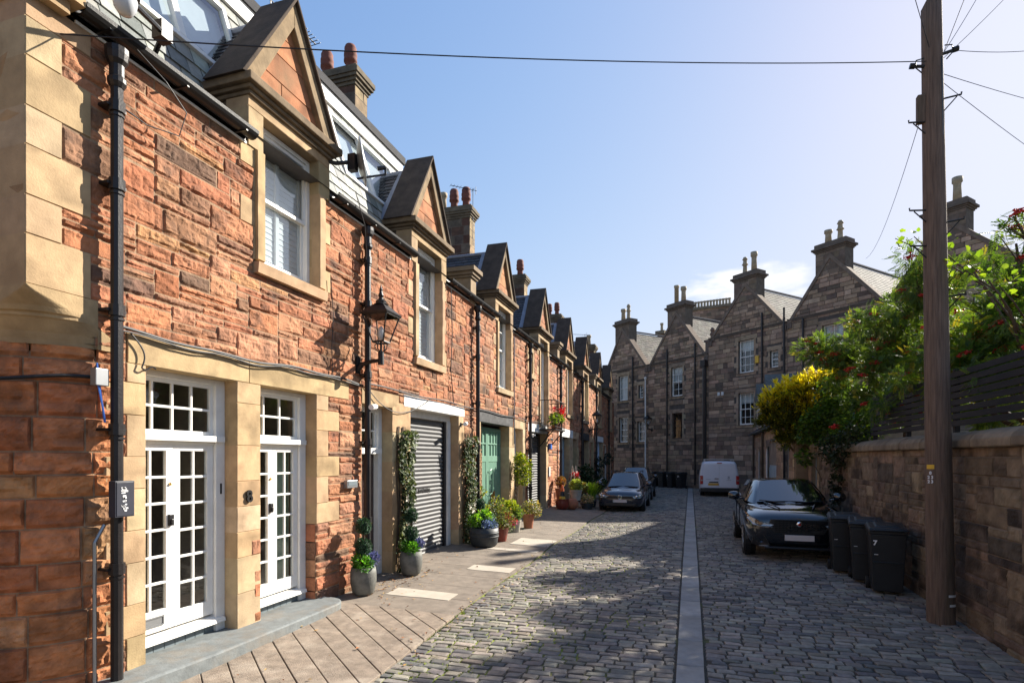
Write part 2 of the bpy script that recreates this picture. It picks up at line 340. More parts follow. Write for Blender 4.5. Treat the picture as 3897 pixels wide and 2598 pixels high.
# ------------------------------------------------------------------ masonry
def lines(lo, hi, edges, step):
    e = sorted({round(x, 4) for x in [lo, hi] + [x for x in edges if lo < x < hi]}); out = [e[0]]
    for a, b in zip(e, e[1:]):
        if b - a < .012: continue
        k = max(1, round((b - out[-1]) / step)); a0 = out[-1]
        out += [a0 + (b - a0) * i / k for i in range(1, k + 1)]
    return out
def rubble(a0, a1, z0, z1, holes, cw=.1, ch=.088, ws=(3, 4, 5, 6, 7, 8), hs=(1, 1, 1, 2, 2, 3), rnd=R):
    A = lines(a0, a1, [h[0] for h in holes] + [h[1] for h in holes], cw)
    Z = lines(z0, z1, [h[2] for h in holes] + [h[3] for h in holes], ch)
    na, nz = len(A) - 1, len(Z) - 1
    free = np.ones((na, nz), bool)
    ca = np.array([(A[i] + A[i + 1]) / 2 for i in range(na)]); cz = np.array([(Z[i] + Z[i + 1]) / 2 for i in range(nz)])
    for h in holes: free[np.ix_((ca > h[0]) & (ca < h[1]), (cz > h[2]) & (cz < h[3]))] = False
    cells = [(A[i], A[i + 1], Z[j], Z[j + 1]) for i in range(na) for j in range(nz) if free[i, j]]
    todo = free.copy(); rects = []
    for j in range(nz):
        i = 0
        while i < na:
            if not todo[i, j]: i += 1; continue
            run = 0
            while i + run < na and todo[i + run, j]: run += 1
            w = min(run, rnd.choice(ws))
            if run - w == 1: w = run if run <= 8 else w - 1
            h = rnd.choice(hs) if w > 2 else rnd.choice((1, 2, 2))
            k = 1
            while k < h and j + k < nz and todo[i:i + w, j + k].all(): k += 1
            todo[i:i + w, j:j + k] = False
            rects.append((A[i], A[i + w], Z[j], Z[j + k])); i += w
    return rects, cells
def coursed(a0, a1, z0, z1, holes, heights, wr, rnd=R, clip=None):
    """regular courses; clip(z)-> (lo, hi) limits a gable"""
    rects = []; z = z0
    while z < z1 - .03:
        h = min(rnd.choice(heights), z1 - z)
        if z1 - z - h < .07: h = z1 - z
        lo, hi = (a0, a1) if clip is None else clip(z + h * .5)
        lo, hi = max(lo, a0), min(hi, a1)
        spans = [(lo, hi)]
        for H in holes:
            if H[2] < z + h - .01 and H[3] > z + .01:
                ns = []
                for s0, s1 in spans:
                    if H[1] <= s0 or H[0] >= s1: ns.append((s0, s1)); continue
                    if H[0] > s0: ns.append((s0, H[0]))
                    if H[1] < s1: ns.append((H[1], s1))
                spans = ns
        for s0, s1 in spans:
            a = s0
            while a < s1 - .02:
                w = rnd.uniform(*wr)
                if s1 - a - w < wr[0] * .6: w = s1 - a
                w = min(w, s1 - a); rects.append((a, a + w, z, z + h)); a += w
        z += h
    return rects
def stones(mb, mapf, rects, tintf, res=.03, bulge=(.012, .04), joint=.006, rough=.02, rim=.014, base=.002, minn=3, m=0, dirty=.35, edge=.012):
    for (a0, a1, z0, z1) in rects:
        a0 += joint; a1 -= joint; z0 += joint; z1 -= joint
        w, h = a1 - a0, z1 - z0
        if w < .01 or h < .01: continue
        na = max(minn, int(math.ceil(w / res))); nz = max(minn, int(math.ceil(h / res)))
        e = min(edge, w * .2, h * .2)
        A = np.concatenate([[a0], np.linspace(a0 + e, a1 - e, na), [a1]]); Z = np.concatenate([[z0], np.linspace(z0 + e, z1 - e, nz), [z1]])
        AA, ZZ = np.meshgrid(A, Z, indexing='ij')
        dist = np.minimum(np.minimum(AA - a0, a1 - AA), np.minimum(ZZ - z0, z1 - ZZ))
        sd = R.randrange(200); b = R.uniform(*bulge)
        n = vn(AA * 7 + sd, ZZ * 13, sd) * .5 + np.abs(vn(AA * 16, ZZ * 22 + sd, sd + 3) - .5) * .7 + vn(AA * 42, ZZ * 48, sd + 5) * .22 - .05
        if rough > .015: n = n - 1.1 * np.clip((.022 + .02 * vn(AA * 8 + sd, AA * 0 + sd, sd) - (ZZ - z0)) / .03, 0, 1) - .5 * np.clip(vn(AA * 5 + sd, ZZ * 9, sd + 7) - .72, 0, 1) * 4
        tilt = R.uniform(-.25, .25) * (ZZ - (z0 + z1) / 2) / max(h, .05)
        D = base + np.minimum(1, dist / rim) ** .6 * (b * (.75 + tilt * 2) + rough * (n - .5) * 2)
        D = np.maximum(D, base * .5)
        D[0, :] = D[-1, :] = base - .006; D[:, 0] = D[:, -1] = base - .006
        I, J = AA.shape
        t = np.array(tintf(a0, z0)); tt = np.tile(t, (I * J, 1)) * (1 - dirty * np.clip((vn(AA * 5, ZZ * 6 + sd, sd + 9) - .55) * 3, 0, 1) * min(1, .1 / res)).ravel()[:, None]
        idx = np.arange(I * J).reshape(I, J)
        f = np.stack([idx[:-1, :-1], idx[1:, :-1], idx[1:, 1:], idx[:-1, 1:]], -1).reshape(-1, 4).tolist()
        mb.add(mapf(AA.ravel(), ZZ.ravel(), D.ravel()), f, m, tt)
def cells_mesh(mb, mapf, cells, t, d=0.0, m=0):
    for a0, a1, z0, z1 in cells:
        mb.add(mapf(np.array([a0, a1, a1, a0]), np.array([z0, z0, z1, z1]), np.full(4, d)), [(0, 1, 2, 3)], m, t)
def pick(pal, var=.12):
    tot = sum(p[1] for p in pal)
    def f(a, z):
        x = R.random() * tot
        for c, w in pal:
            x -= w
            if x <= 0: break
        v = 1 + R.uniform(-var, var)
        return tuple(max(.004, ch * v * (1 + R.uniform(-.04, .04))) for ch in c)
    return f
RED = pick([((.41, .172, .09), 6), ((.355, .142, .072), 4), ((.42, .205, .115), 4), ((.34, .16, .09), 2), ((.24, .125, .075), 1.3), ((.45, .23, .11), .7), ((.16, .09, .06), .5)])
SAND = pick([((.47, .325, .185), 5), ((.43, .29, .165), 3), ((.48, .35, .215), 2)], .09)
GREYSAND = pick([((.34, .26, .16), 3), ((.27, .21, .135), 3), ((.22, .17, .115), 2)], .1)
DARK = pick([((.1, .075, .055), 3), ((.075, .06, .048), 3), ((.14, .1, .065), 1)], .15)
ROWT = pick([((.3, .21, .145), 5), ((.22, .155, .11), 4), ((.36, .25, .175), 3), ((.15, .11, .085), 3), ((.4, .28, .2), 1.2)], .18)
ROWD = pick([((.36, .27, .185), 4), ((.3, .22, .155), 3)], .1)
WALLT = pick([((.2, .145, .1), 5), ((.16, .115, .082), 4), ((.25, .185, .125), 3), ((.095, .075, .06), 2), ((.21, .145, .1), 2)], .2)
MORT = (.3, .2, .125)
def mapX(x0):                       # wall facing +X (a = Y)
    return lambda a, z, d: np.stack([x0 + d, a, z], -1)
def dressed(mb, mapf, rects, tintf=SAND, proud=.014, thick=.3, res=.07):
    """smooth ashlar: solid body plus a slightly chamfered face"""
    for r in rects:
        t = tintf(0, 0)
        a0, a1, z0, z1 = r
        q = mapf(np.array([a0, a1, a1, a0] * 2), np.array([z0, z0, z1, z1] * 2), np.array([-thick] * 4 + [proud - .012] * 4))
        mb.hexa(q, 0, tuple(c * .92 for c in t))
        stones(mb, mapf, [r], lambda a, z: t, res=res, bulge=(.006, .01), joint=.0014, rough=.005, rim=.008, base=proud - .008, minn=2, dirty=.35, edge=.005)
def jamb(y, sgn, z0, z1, short, long_, h=.36, k=0):
    out = []; z = z0; i = k
    while z < z1 - .02:
        hh = h * (.85 if i % 2 else 1.1); hh = min(hh, z1 - z)
        if z1 - z - hh < .12: hh = z1 - z
        w = long_ if i % 2 else short
        out.append((min(y, y + sgn * w), max(y, y + sgn * w), z, z + hh)); z += hh; i += 1
    return out
def slates(mb, o, u, v, nrm, ulen, vlen, su, sv, tints, m=0, lift=.012):
    """courses of slates on a slope: o corner, u along the eaves, v up the slope"""
    o, u, v, nrm = (np.array(x, float) for x in (o, u, v, nrm))
    nv = max(1, int(round(vlen / sv))); sv = vlen / nv
    mb.add([o, o + u * ulen, o + u * ulen + v * vlen, o + v * vlen], [(0, 1, 2, 3)], m, tuple(c * .35 for c in tints(0, 0)))
    for j in range(nv):
        x = -(su * .5) * (j % 2)
        while x < ulen:
            w = su * R.uniform(.8, 1.2); x0, x1 = max(0, x) + .006, min(ulen, x + w) - .006; x += w
            if x1 - x0 < .03: continue
            k = R.uniform(.7, 1.25) * lift; dz = R.uniform(-.012, .012)
            a = o + u * x0 + v * (j * sv - .02 + dz) + nrm * (lift + k); b = o + u * x1 + v * (j * sv - .02 - dz * .6) + nrm * (lift + k * R.uniform(.8, 1.2))
            c = o + u * x1 + v * min(vlen, (j + 1) * sv + .01) + nrm * .006; d = o + u * x0 + v * min(vlen, (j + 1) * sv + .01) + nrm * .006
            a2 = a - nrm * k * 1.1; b2 = b - nrm * k * 1.1
            mb.add([a, b, c, d, a2, b2], [(0, 1, 2, 3), (4, 5, 1, 0)], m, tints(0, 0))
SLG = pick([((.19, .2, .18), 4), ((.25, .255, .225), 3), ((.12, .13, .12), 2), ((.3, .3, .26), 1)], .25)
SLD = pick([((.055, .05, .052), 4), ((.075, .065, .062), 3), ((.04, .038, .042), 2)], .15)
SLL = pick([((.17, .155, .13), 4), ((.13, .12, .105), 3), ((.2, .185, .155), 2)], .15)
def pot(mb, c, h=.75, r=.15, kind=0, m=0, n=14):
    if kind == 0: prof = [(r * .95, 0), (r * .8, h * .25), (r * .78, h * .38), (r * 1.08, h * .42), (r * 1.1, h * .5), (r * 1.0, h * .55), (r * 1.08, h * .62), (r * 1.08, h * .72), (r * .98, h * .76), (r, h * .9), (r * .8, h), (r * .6, h)]
    elif kind == 1: prof = [(r * .85, 0), (r * .75, h * .6), (r * .75, h * .75), (r * 1.0, h * .8), (r * 1.0, h), (r * .7, h)]
    elif kind == 2: prof = [(r * .62, 0), (r * .62, h * .88), (r * .75, h * .9), (r * .75, h), (r * .5, h)]
    else: prof = [(r, 0), (r * .7, h * .1), (r * .55, h * .5), (r * .95, h * .55), (r * .7, h * .62), (r * .5, h * .8), (r * .8, h * .85), (r * .45, h), (r * .2, h * 1.02)]
    mb.lathe(prof, c, n, m)
# ------------------------------------------------------------------ the red sandstone terrace (left)
FX = -5.05
MAPF = mapX(FX)
PARTY = [3.14, 7.98, 12.92, 17.67, 22.2, 26.93, 31.2, 36.27, 39.6]
YC = [6.305, 10.46, 15.3, 19.85, 24.35, 28.45, 32.9, 37.6]
SILL = [4.70, 4.25, 4.25, 3.36, 4.16, 4.15, 4.15, 4.15]
HW = .545
LAB = ['red sandstone mews house with two white french doors and painted grey doorstep', 'red sandstone mews house with white lintel over a roller shutter between two ivy strips',
       'red sandstone mews house with tall green double doors under a black lintel', 'red sandstone mews house with iron balcony above a grey roller shutter',
       'red sandstone mews house with blue grey double doors beside the red flower shelf', 'red sandstone mews house in half shade with dark wooden doors under a black lintel',
       'shaded red sandstone mews house with pale blue doors behind the hatchback', 'last shaded house of the red terrace, next to the grey gables']
def res_for(i): return (.017, .024, .05, .07, .1, .14, .16, .18)[i]
HOUSE = []
for i in range(8):
    y0, y1 = PARTY[i], PARTY[i + 1]
    HOUSE.append(thing('mews_house', LAB[i], 'house', (FX, (y0 + y1) / 2, gz((y0 + y1) / 2)), group='red sandstone mews terrace'))

def sash(H, y0, y1, z0, z1, x=FX - .13, bars=0, blind='blind', deep=.05, cols=1):
    f = MB(); w = .055; zm = (z0 + z1) / 2
    f.box(x - .09, x, y0, y0 + w, z0, z1); f.box(x - .09, x, y1 - w, y1, z0, z1)
    f.box(x - .09, x, y0 + w, y1 - w, z1 - w, z1); f.box(x - .09, x + .03, y0 + w, y1 - w, z0, z0 + .05)
    xi = x - .025; a, b = y0 + w, y1 - w
    def rail(xa, p, q, r, s_): f.box(xa - .035, xa, p, q, r, s_)
    for (xs, za, zb) in ((xi, zm - .02, z1 - w), (xi - .04, z0 + .05, zm + .02)):
        rail(xs, a, a + .045, za, zb); rail(xs, b - .045, b, za, zb)
        rail(xs, a + .045, b - .045, za, za + (.045 if za > z0 + .06 else .08)); rail(xs, a + .045, b - .045, zb - .045, zb)
        if bars:
            for k in range(1, cols): yy_ = a + (b - a) * k / cols; rail(xs - .008, yy_ - .011, yy_ + .011, za + .05, zb - .045)
            zz_ = (za + zb) / 2; rail(xs - .009, a + .045, b - .045, zz_ - .011, zz_ + .011)
    o = obj('window', f, M['white'], H)
    g = MB(); g.quad((xi - .02, a + .03, zm), (xi - .02, b - .03, zm), (xi - .02, b - .03, z1 - w), (xi - .02, a + .03, z1 - w))
    g.quad((xi - .06, a + .03, z0 + .06), (xi - .06, b - .03, z0 + .06), (xi - .06, b - .03, zm), (xi - .06, a + .03, zm)); obj('pane', g, M['upglass'], o, recalc=False)
    if blind:
        c = MB(); xb = x - .125
        for k in range(int((z1 - z0) / .075)):      # louvred shutters
            zz = z0 + .02 + k * .075; c.hexa([(xb - .02, a, zz), (xb - .02, b, zz), (xb + .004, b, zz), (xb + .004, a, zz), (xb - .02, a, zz + .072), (xb - .02, b, zz + .072), (xb - .004, b, zz + .072), (xb - .004, a, zz + .072)])
        for yy_ in (a, (a + b) / 2 - .03, b - .06): c.box(xb - .02, xb + .03, yy_, yy_ + .06, z0, z1)
        obj('shutters', c, M[blind], o)
    return o
def room(H, boxes):
    m = MB()
    for (y0, y1, z0, z1, x) in boxes:
        xb = x - 1.6
        m.quad((xb, y0, z0), (xb, y1, z0), (xb, y1, z1), (xb, y0, z1)); m.quad((x, y0, z0), (xb, y0, z0), (xb, y0, z1), (x, y0, z1)); m.quad((x, y1, z0), (xb, y1, z0), (xb, y1, z1), (x, y1, z1))
        m.quad((x, y0, z0), (xb, y0, z0), (xb, y1, z0), (x, y1, z0)); m.quad((x, y0, z1), (xb, y0, z1), (xb, y1, z1), (x, y1, z1))
    obj('interior', m, M['interior'], H, recalc=False)
def leaf_door(H, y0, y1, zb, zt, x, cols, rows, lockside, slot=False, pane='glass'):
    f = MB(); st = .085; bot = .16 + (.06 if slot else 0); top = .07; d = .045
    f.box(x - d, x, y0, y0 + st, zb, zt); f.box(x - d, x, y1 - st, y1, zb, zt); f.box(x - d, x, y0 + st, y1 - st, zb, zb + bot); f.box(x - d, x, y0 + st, y1 - st, zt - top, zt)
    a, b, c, e = y0 + st, y1 - st, zb + bot, zt - top
    for k in range(1, cols): yy_ = a + (b - a) * k / cols; f.box(x - .035, x - .006, yy_ - .013, yy_ + .013, c, e)
    for k in range(1, rows): zz_ = c + (e - c) * k / rows; f.box(x - .036, x - .003, a, b, zz_ - .013, zz_ + .013)
    o = obj('door_leaf', f, M['white'], H, bevel=.004)
    g = MB(); g.quad((x - .025, a, c), (x - .025, b, c), (x - .025, b, e), (x - .025, a, e)); obj('pane', g, M['glass'], o, recalc=False)
    if lockside:
        yl = y1 - .04 if lockside > 0 else y0 + .04
        l = MB(); l.box(x, x + .03, yl - .028, yl + .028, zb + 1.08, zb + 1.2); l.box(x + .03, x + .045, yl - .014, yl + .014, zb + 1.1, zb + 1.15); obj('lock', l, M['black'], o, bevel=.004)
        k = MB(); k.ball((x + .008, yl, zb + 1.52), .018, 8); obj('keyhole_cover', k, M['brass'], o, smooth=True)
    if slot:
        l = MB(); yl = (y0 + y1) / 2; zz = zb + .11
        for q in ((yl - .15, yl + .15, zz - .05, zz - .035), (yl - .15, yl + .15, zz + .035, zz + .05), (yl - .15, yl - .135, zz - .035, zz + .035), (yl + .135, yl + .15, zz - .035, zz + .035)): l.box(x, x + .012, *q)
        l.box(x, x + .005, yl - .13, yl + .13, zz - .03, zz + .03); obj('letter_plate', l, M['steel'], o)
    return o
def french(H, y0, y1, tcols, slot):
    x = FX - .2; zl, zt, zh = .5, 2.44, 3.19
    f = MB(); w = .1
    f.box(x - .06, x + .03, y0 - .1, y0 - .04, .3, zh); f.box(x - .06, x + .03, y1 - w - .03, y1, .3, zh); f.box(x - .06, x + .03, y0 - .04, y1 - w - .03, zh - .06, zh)
    f.box(x - .06, x + .075, y0 + .02, y1 - .04, zt + .035, zt + .1); f.box(x - .06, x + .01, y0 + w, y1 - w - .03, zt, zt + .035)
    f.hexa([(x - .06, y0 + .0, .4), (x + .08, y0 + .0, .4), (x + .08, y1 - .03, .4), (x - .06, y1 - .03, .4), (x - .06, y0, .48), (x + .07, y0, .445), (x + .07, y1 - .03, .445), (x - .06, y1 - .03, .48)])
    obj('door_frame', f, M['white'], H, bevel=.004)
    b = MB(); k = 9
    for j in range(k): a = y0 + (y1 - y0) * j / k; b.box(x - .06, x - .005, a + .003, a + (y1 - y0) / k - .003, .2, .4)
    obj('kick_boards', b, M['slatepaint'], H, bevel=.003)
    a, c = y0 - .04, y1 - w - .03; z0, z1 = zt + .1, zh - .06
    t = MB(); t.box(x - .05, x - .01, a, a + .05, z0, z1); t.box(x - .05, x - .01, c - .05, c, z0, z1); t.box(x - .05, x - .01, a + .05, c - .05, z0, z0 + .05); t.box(x - .05, x - .01, a + .05, c - .05, z1 - .045, z1)
    for j in range(1, tcols): q = a + .05 + (c - a - .1) * j / tcols; t.box(x - .046, x - .016, q - .013, q + .013, z0 + .05, z1 - .045)
    q = (z0 + z1) / 2; t.box(x - .045, x - .014, a + .05, c - .05, q - .013, q + .013)
    o = obj('transom_window', t, M['white'], H, bevel=.003)
    g = MB(); g.quad((x - .033, a + .04, z0), (x - .033, c - .04, z0), (x - .033, c - .04, z1), (x - .033, a + .04, z1)); obj('pane', g, M['glass'], o, recalc=False)
    m = (a + c) / 2
    leaf_door(H, a + .004, m - .002, zl, zt, x - .005, 2, 6, 1, slot); leaf_door(H, m + .002, c - .004, zl, zt, x - .008, 2, 6, 0, False)
def panel_doors(H, y0, y1, zb, zt, x, matn, split=True, name='garage_door', panes=True, boards=True):
    n = 2 if split else 1; wd = (y1 - y0) / n
    for k in range(n):
        a, b = y0 + wd * k + .006, y0 + wd * (k + 1) - .006; f = MB(); s_ = .09
        zr = zb + (zt - zb) * .72
        f.box(x - .06, x, a, a + s_, zb, zt); f.box(x - .06, x, b - s_, b, zb, zt); f.box(x - .06, x, a + s_, b - s_, zb, zb + .14); f.box(x - .06, x, a + s_, b - s_, zt - .11, zt); f.box(x - .06, x, a + s_, b - s_, zr - .16, zr)
        nb = 14
        if boards:
            for j in range(nb): q = a + s_ + (b - a - 2 * s_) * j / nb; f.box(x - .05, x - .012, q + .004, q + (b - a - 2 * s_) / nb - .004, zb + .14, zr - .16)
        f.box(x - .055, x - .024, a + s_, b - s_, zb + .14, zr - .16)
        if panes:
            for j in range(1, 4): q = a + s_ + (b - a - 2 * s_) * j / 4; f.box(x - .05, x - .005, q - .018, q + .018, zr, zt - .11)
            q = (zr + zt - .11) / 2; f.box(x - .049, x - .006, a + s_, b - s_, q - .02, q + .02)
        f.box(x - .056, x - .035, a + s_, b - s_, zr, zt - .11)
        obj(name, f, M[matn], H, bevel=.004)
def shutter(H, y0, y1, zb, zt, x):
    f = MB(); p = .088; n = int((zt - zb) / p); pr = []
    for k in range(n + 1):
        z = zb + k * p
        for q, dx in ((0, 0), (.16, .004), (.3, .017), (.5, .024), (.7, .022), (.86, .012), (.97, .001)):
            if z + q * p <= zt: pr.append((x + dx, z + q * p))
    v = [(a, y, z) for y in (y0, y1) for a, z in pr]; m = len(pr)
    f.add(v, [(i, m + i, m + i + 1, i + 1) for i in range(m - 1)])
    f.box(x - .02, x + .03, y0, y1, zb - .06, zb)
    return obj('roller_shutter', f, M['shutter'], H, smooth=False, recalc=False)
def cornice_prof(mb, x0, y0, y1, z0, t):
    for dx, za, zb in ((.05, 0, .05), (.09, .05, .1), (.15, .1, .2)):
        mb.box(x0 - .6, x0 + dx, y0 - dx + .08, y1 + dx - .08, z0 + za, z0 + zb, 0, t)
def dormer(i, yc, H, res):
    b = MB(); rz = pick([((.42, .3, .17), 3), ((.36, .25, .145), 3), ((.3, .21, .13), 1.5)], .08)
    dressed(b, MAPF, [(yc - .8, yc - HW, 6.03, 6.5), (yc + HW, yc + .8, 6.03, 6.5), (yc - .8, yc + .8, 6.5, 6.64)], rz, .03, .3)
    b.box(-8.2, FX - .3, yc - .78, yc - .62, 5.9, 6.78, 0, (.075, .058, .045)); b.box(-8.2, FX - .3, yc + .62, yc + .78, 5.9, 6.78, 0, (.08, .062, .048)); b.box(-8.2, FX - .3, yc - .62, yc + .62, 6.5, 6.78, 0, (.08, .062, .048))
    D = obj('dormer_gable', b, M['dressed'], H)
    c = MB(); cornice_prof(c, FX + .02, yc - .85, yc + .85, 6.62, (.17, .125, .08)); obj('cornice', c, M['darkstone' if i else 'darkstone'], D, bevel=.012)
    tm = MB(); st = [r for r in coursed(yc - .8, yc + .8, 6.82, 8.0, [], (.28, .34), (.5, .9), clip=lambda z: (yc - .76 * (8.12 - z) / 1.3, yc + .76 * (8.12 - z) / 1.3))]
    tm.prism([(FX - .3, yc - .8, 6.8), (FX - .3, yc + .8, 6.8), (FX - .3, yc, 8.15)], (.26, 0, 0), 0, (.4, .16, .075))
    tcol = (.44, .185, .085)
    stones(tm, mapX(FX - .035), st, pick([((.42, .185, .09), 3), ((.36, .16, .08), 2), ((.38, .2, .11), 1)], .08), res=.06, bulge=(.004, .008), joint=.003, rough=.005, rim=.008, edge=.005, dirty=.5)
    obj('tympanum', tm, M['dressed'], D)
    k = MB(); ap = 8.33
    for sg in (-1, 1):
        L_ = [(sg * .92, 6.82), (sg * .68, 6.82), (0, ap - .34), (0, ap)]
        k.prism([(-5.52, yc + a, z) for a, z in L_], (.52, 0, 0), 0, (.24, .175, .105))
        k.prism([(-5.55, yc + sg * .97, 6.8), (-5.55, yc + sg * .9, 6.82), (-5.55, yc, ap), (-5.55, yc, ap + .07)], (.6, 0, 0), 0, (.07, .052, .04))
    obj('gable_coping', k, M['darkstone'], D, bevel=.01)
    s_ = MB(); rz_, ez = 8.1, 6.8; hw = .86
    sl = math.hypot(hw, rz_ - ez)
    for sg in (-1, 1):
        v = np.array([0, -sg * hw, rz_ - ez]) / sl; nr = np.array([0, sg * (rz_ - ez), hw]) / sl
        slates(s_, (-5.62, yc + sg * hw, ez), (-1, 0, 0), v, nr, 2.9, sl, .2, .12 if i < 4 else .2, SLD)
    obj('slate_roof', s_, M['slate'], D, recalc=False)
    l = MB()
    for sg in (-1, 1):
        v = np.array([0, -sg * hw, rz_ - ez]) / sl; nr = np.array([0, sg * (rz_ - ez), hw]) / sl; o = np.array([-5.5, yc + sg * hw, ez])
        p = [o + nr * .03, o + nr * .03 + np.array([-.2, 0, 0]), o + nr * .03 + np.array([-.2, 0, 0]) + v * sl, o + nr * .03 + v * sl]
        l.hexa(p + [q + nr * .025 for q in p])
    l.tube([(-5.5, yc, 8.14), (-8.5, yc, 8.14)], .05, 8); obj('lead_flashing', l, M['lead'], D)
    return D
def drainpipe(H, y, zt=6.02, zb=.1, head=True, x=-4.93):
    p = MB(); p.tube([(x, y, gz(y)), (x, y, zt - .28), (x + .0, y, zt - .2)], .05, 10)
    for z in (1.3, 2.55, 3.62, 4.75, 5.45):
        p.tube([(x, y, z - .05), (x, y, z + .05)], .066, 10); p.tube([(x, y, z - .09), (x, y, z - .07)], .06, 10); p.box(FX - .02, x, y - .09, y + .09, z - .012, z + .012)
    if head:
        p.lathe([(.055, -.3), (.075, -.26), (.075, -.22), (.06, -.2), (.06, -.1), (.085, -.06), (.095, 0), (.095, .05), (.06, .06)], (x, y, zt - .1), 12)
    obj('drainpipe', p, M['pipe'], H, smooth=False)
def gutter(H, y0, y1):
    g = MB(); n = 8; v = []; x, z = -4.95, 6.15
    for y in (y0, y1):
        for j in range(n + 1): an = PI + PI * j / n; v.append((x + .09 * math.cos(an), y, z + .09 * math.sin(an)))
        for j in range(n + 1): an = 2 * PI - PI * j / n; v.append((x + .075 * math.cos(an), y, z + .075 * math.sin(an)))
    k = 2 * (n + 1)
    g.add(v, [(j, (j + 1) % k, k + (j + 1) % k, k + j) for j in range(k)] + [tuple(range(k)), tuple(range(k, 2 * k))])
    g.box(FX - .05, -5.045, y0, y1, 6.06, 6.2)
    for y in np.arange(y0 + .2, y1, .8): g.box(-5.06, -4.85, y - .012, y + .012, 6.05, 6.062)
    obj('gutter', g, M['iron'], H)
    w = MB(); w.box(FX + .003, FX + .022, y0 + .02, y1 - .02, 6.025, 6.05); obj('gutter_board', w, M['white'], H)
def surround(H, holes, jr, lint, tf=SAND, sills=(), margins=(), name='stone_surround'):
    items = [(r[0], r[1], 'j', r) for r in list(jr) + list(lint)] + [(m_[0], m_[1], 'm', m_) for m_ in margins] + [(q[0] - .14, q[1] + .14, 's', q) for q in sills]
    items.sort(key=lambda q: q[0]); groups = []; hi = -99
    for it in items:                                  # one mesh for each connected surround
        if it[0] > hi + .02: groups.append([])
        groups[-1].append(it); hi = max(hi, it[1])
    for gr in groups: one_surround(H, [q[3] for q in gr if q[2] == 'j'], [q[3] for q in gr if q[2] == 'm'], [q[3] for q in gr if q[2] == 's'], tf, name)
    holes += list(jr) + list(lint)
    for (y0, y1, z) in sills: holes.append((y0 - .14, y1 + .14, z - .16, z))
def one_surround(H, rects, margins, sills, tf, name):
    s_ = MB(); dressed(s_, MAPF, rects, tf)
    for (y0, y1, z0, z1) in margins:
        dressed(s_, mapX(FX + .012), [(y0, y1, z0, z1)], tf, .045, .1)
    for (y0, y1, z) in sills:
        s_.hexa([(FX - .2, y0 - .14, z - .16), (FX + .07, y0 - .14, z - .16), (FX + .07, y1 + .14, z - .16), (FX - .2, y1 + .14, z - .16), (FX - .2, y0 - .14, z), (FX + .085, y0 - .14, z - .03), (FX + .085, y1 + .14, z - .03), (FX - .2, y1 + .14, z)], 0, tf(0, 0))
    obj(name, s_, M['dressed'], H)
def chimney(H, y0, y1, x0, x1, zb, zt, pots, tints=ROWT):
    c = MB(); zc = zt - .42
    c.box(x0, x1, y0, y1, zb, zc, 0, (.13, .1, .075))
    A = coursed(x0, x1, zb, zc, [], (.28, .34), (.3, .6)); stones(c, lambda a, z, d: np.stack([a, y0 - d, z], -1), A, pick([((.1, .055, .04), 3), ((.12, .095, .07), 4), ((.08, .06, .05), 2)]), res=.2, bulge=(.006, .012), minn=2)  # end face tinted dark, its shade put into the stone colour
    A = coursed(y0, y1, zb, zc, [], (.28, .34), (.2, .5)); stones(c, mapX(x1), A, pick([((.36, .27, .16), 3), ((.28, .2, .12), 2)]), res=.2, bulge=(.006, .012), minn=2)  # street face tinted pale, its sunlight put into the stone colour
    for dx, za, zb_ in ((.03, 0, .08), (.07, .08, .16), (.12, .16, .24), (.15, .24, .36), (.08, .36, .46)):
        c.box(x0 - dx, x1 + dx, y0 - dx, y1 + dx, zc + za, zc + zb_, 0, (.14, .115, .08))
    o = obj('chimney', c, M['darkstone'], H)
    for (x, y, kind, h, r, mt) in pots:
        p = MB(); pot(p, (x, y, zc + .45), h, r, kind); obj('chimney_pot', p, M[mt], o, smooth=True)
    return o

